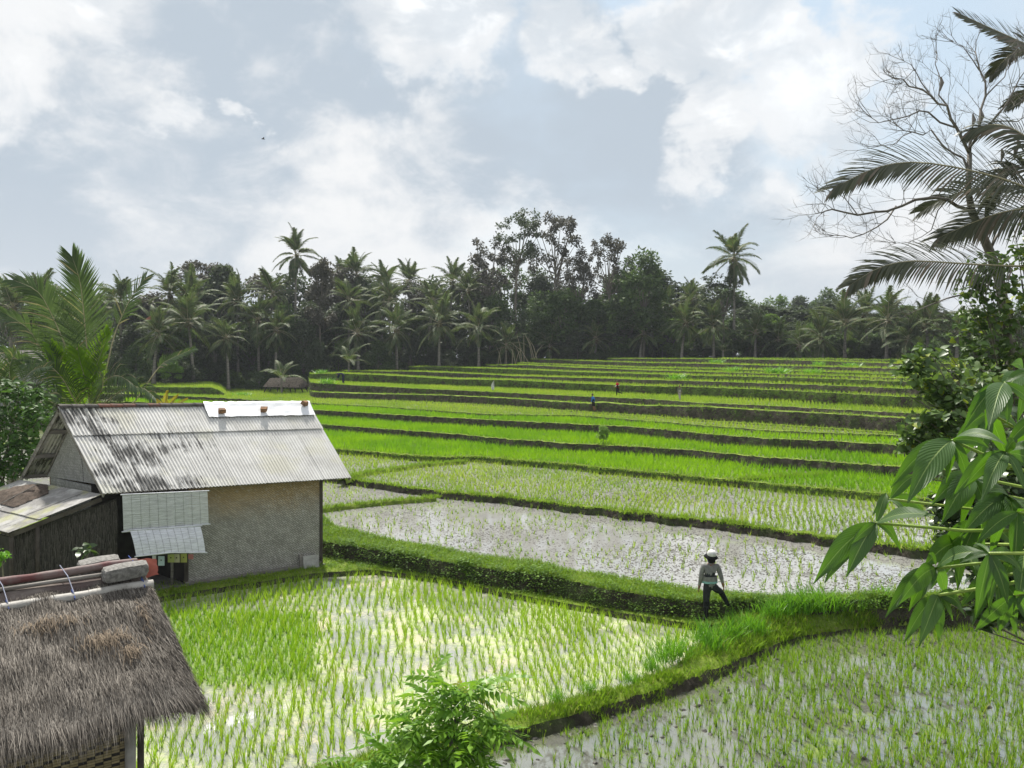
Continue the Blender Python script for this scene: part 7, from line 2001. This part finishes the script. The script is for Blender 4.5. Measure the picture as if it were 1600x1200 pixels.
# ------------------------------------------------------------------ small things
def flag():
    D = 68.6; z = put(770, D); x = (770 - CX) / F * D
    t = empty('scare_flag', (x, D, z))
    mb = MB(); mb.tube([(0.0, 0, 0), (.12, 0, 1.05)], .02, 5); mb.build('pole', M['old_wood'], t, True)
    V, Fc = [], []
    for j in range(8):
        for i in range(5): u, v = i / 4, j / 7; V.append((.12 - .30 * u * (math.sin(v * 2.4) * .8 + .1) + .05 * v * 0, .05 * math.sin(u * 5 + v * 4), 1.0 - .80 * v))
    for j in range(7):
        for i in range(4): k = j * 5 + i; Fc.append((k, k + 1, k + 6, k + 5))
    mesh_obj('cloth', V, np.array(Fc), C_['white'], t, True)
    tag(t, 'white cloth scare flag on a stick at a terrace rim', 'flag')
flag()
def bird(px, py, D, s, lb):
    t = empty('bird', P(px, py, D))
    mb = MB(); mb.tube([(-.16, 0, 0), (-.08, 0, .01), (.06, 0, .0), (.20, 0, -.01)], [.01, .05, .05, .01], 6); mb.build('body', M['hair'], t, True)
    for sd in (-1, 1):
        mb = MB(); mb.add([(-.07, 0, .02), (.08, 0, .02), (.06, sd * .22, .10), (-.04, sd * .24, .10), (.02, sd * .46, .04)], [(0, 1, 2, 3), (3, 2, 4)]); mb.build('wing', M['hair'], t)
    t.scale = (s, s, s); t.rotation_euler = (0, 0, .6); tag(t, lb, 'bird')
bird(411, 217, 60, .8, 'small dark bird flying high in the clouds')
# thatched shed in the shade of the wood and a house behind the palms
def shed():
    D = 90.0; x = (447 - CX) / F * D; z = ground(x, D)
    t = empty('thatched_shed', (x, D, z))
    mb = MB(); V = [(-2.2, -1.3, .7), (2.3, -1.3, .6), (1.9, 0, 1.75), (-1.8, 0, 1.65), (-2.2, 1.3, .7), (2.3, 1.3, .7)]
    mb.add(V, [(0, 1, 2, 3), (3, 2, 5, 4), (1, 5, 2), (0, 3, 4)]); mb.build('roof', M['thatch'], t)
    for sx in (-2.2, -.7, .8, 2.2):
        for sy in (-1, 1): mb = MB(); mb.tube([(sx, sy, 0), (sx * .8, sy, .95)], .07, 6); mb.build('post', M['dark_wood'], t)
    tag(t, 'small open shed with grey thatched roof at the wood edge', 'shed')
shed()
def house():
    D = 58.0; c = P(30, 560, D); z = ground(c.x, D)
    t = empty('village_house', (c.x, D, z)); top = P(0, 566, D).z - z
    mb = MB(); mb.box((-1.0, 3, top / 2), (6.5, 5, top)); w = mb.build('wall', M['house'], t)
    mb = MB(); V = [(-5.2, -.2, top - .1), (3.2, -.2, top - .1), (3.2, 6.2, top - .1), (-5.2, 6.2, top - .1), (-3.5, 3, top + .9), (1.5, 3, top + .9)]
    mb.add(V, [(0, 1, 5, 4), (1, 2, 5), (2, 3, 4, 5), (3, 0, 4), (0, 3, 2, 1)]); mb.build('roof', M['ridge'], t)
    for sx in (-3.0, .8): mb = MB(); mb.box((sx, .46, top * .55), (.9, .06, 1.1)); mb.build('window', M['interior'], t)
    tag(t, 'grey walled village house half hidden behind the young palm', 'house')
    D = 92.0; c = P(207, 492, D); t2 = empty('village_house', (c.x, D + 6, ground(c.x, D)))
    zz = c.z - t2.location.z
    mb = MB(); mb.add([(-.9, -.9, zz - .3), (.9, -.9, zz - .3), (.9, .9, zz - .3), (-.9, .9, zz - .3), (-.4, 0, zz + .4), (.4, 0, zz + .4)], [(0, 1, 5, 4), (1, 2, 5), (2, 3, 4, 5), (3, 0, 4)]); mb.build('roof', M['tile_red'], t2)
    mb = MB(); mb.box((0, 0, (zz - .3) / 2), (1.4, 1.4, zz - .3)); mb.build('wall', M['house'], t2)
    tag(t2, 'house with red tiled roof peeping between palms in the wood', 'house')
M['house'] = plain('grey_render', (0.30, 0.30, 0.30), (0.22, 0.22, 0.22), 2, .9, .2)
M['tile_red'] = plain('red_roof_tile', (0.36, 0.12, 0.07), (0.26, 0.09, 0.06), 6, .85, .2)
house()

# ------------------------------------------------------------------ air between us and the wood
def haze():
    o = MB(); o.box((0, 150, 24.0), (900, 560, 52.0))
    h = o.build('haze', None)
    t = NT('haze_air'); t.N.remove(t.out); t.out = t.N.new('ShaderNodeOutputMaterial')
    v = t.n('VolumePrincipled'); v.inputs['Color'].default_value = (0.86, 0.92, 1.0, 1); v.inputs['Density'].default_value = 0.0003; v.inputs['Anisotropy'].default_value = 0.2
    t.L.new(v.outputs[0], t.out.inputs['Volume'])
    h.data.materials.append(t.m)
    tag(h, 'thin bright haze in the air over the fields', 'haze', kind='stuff')
haze()
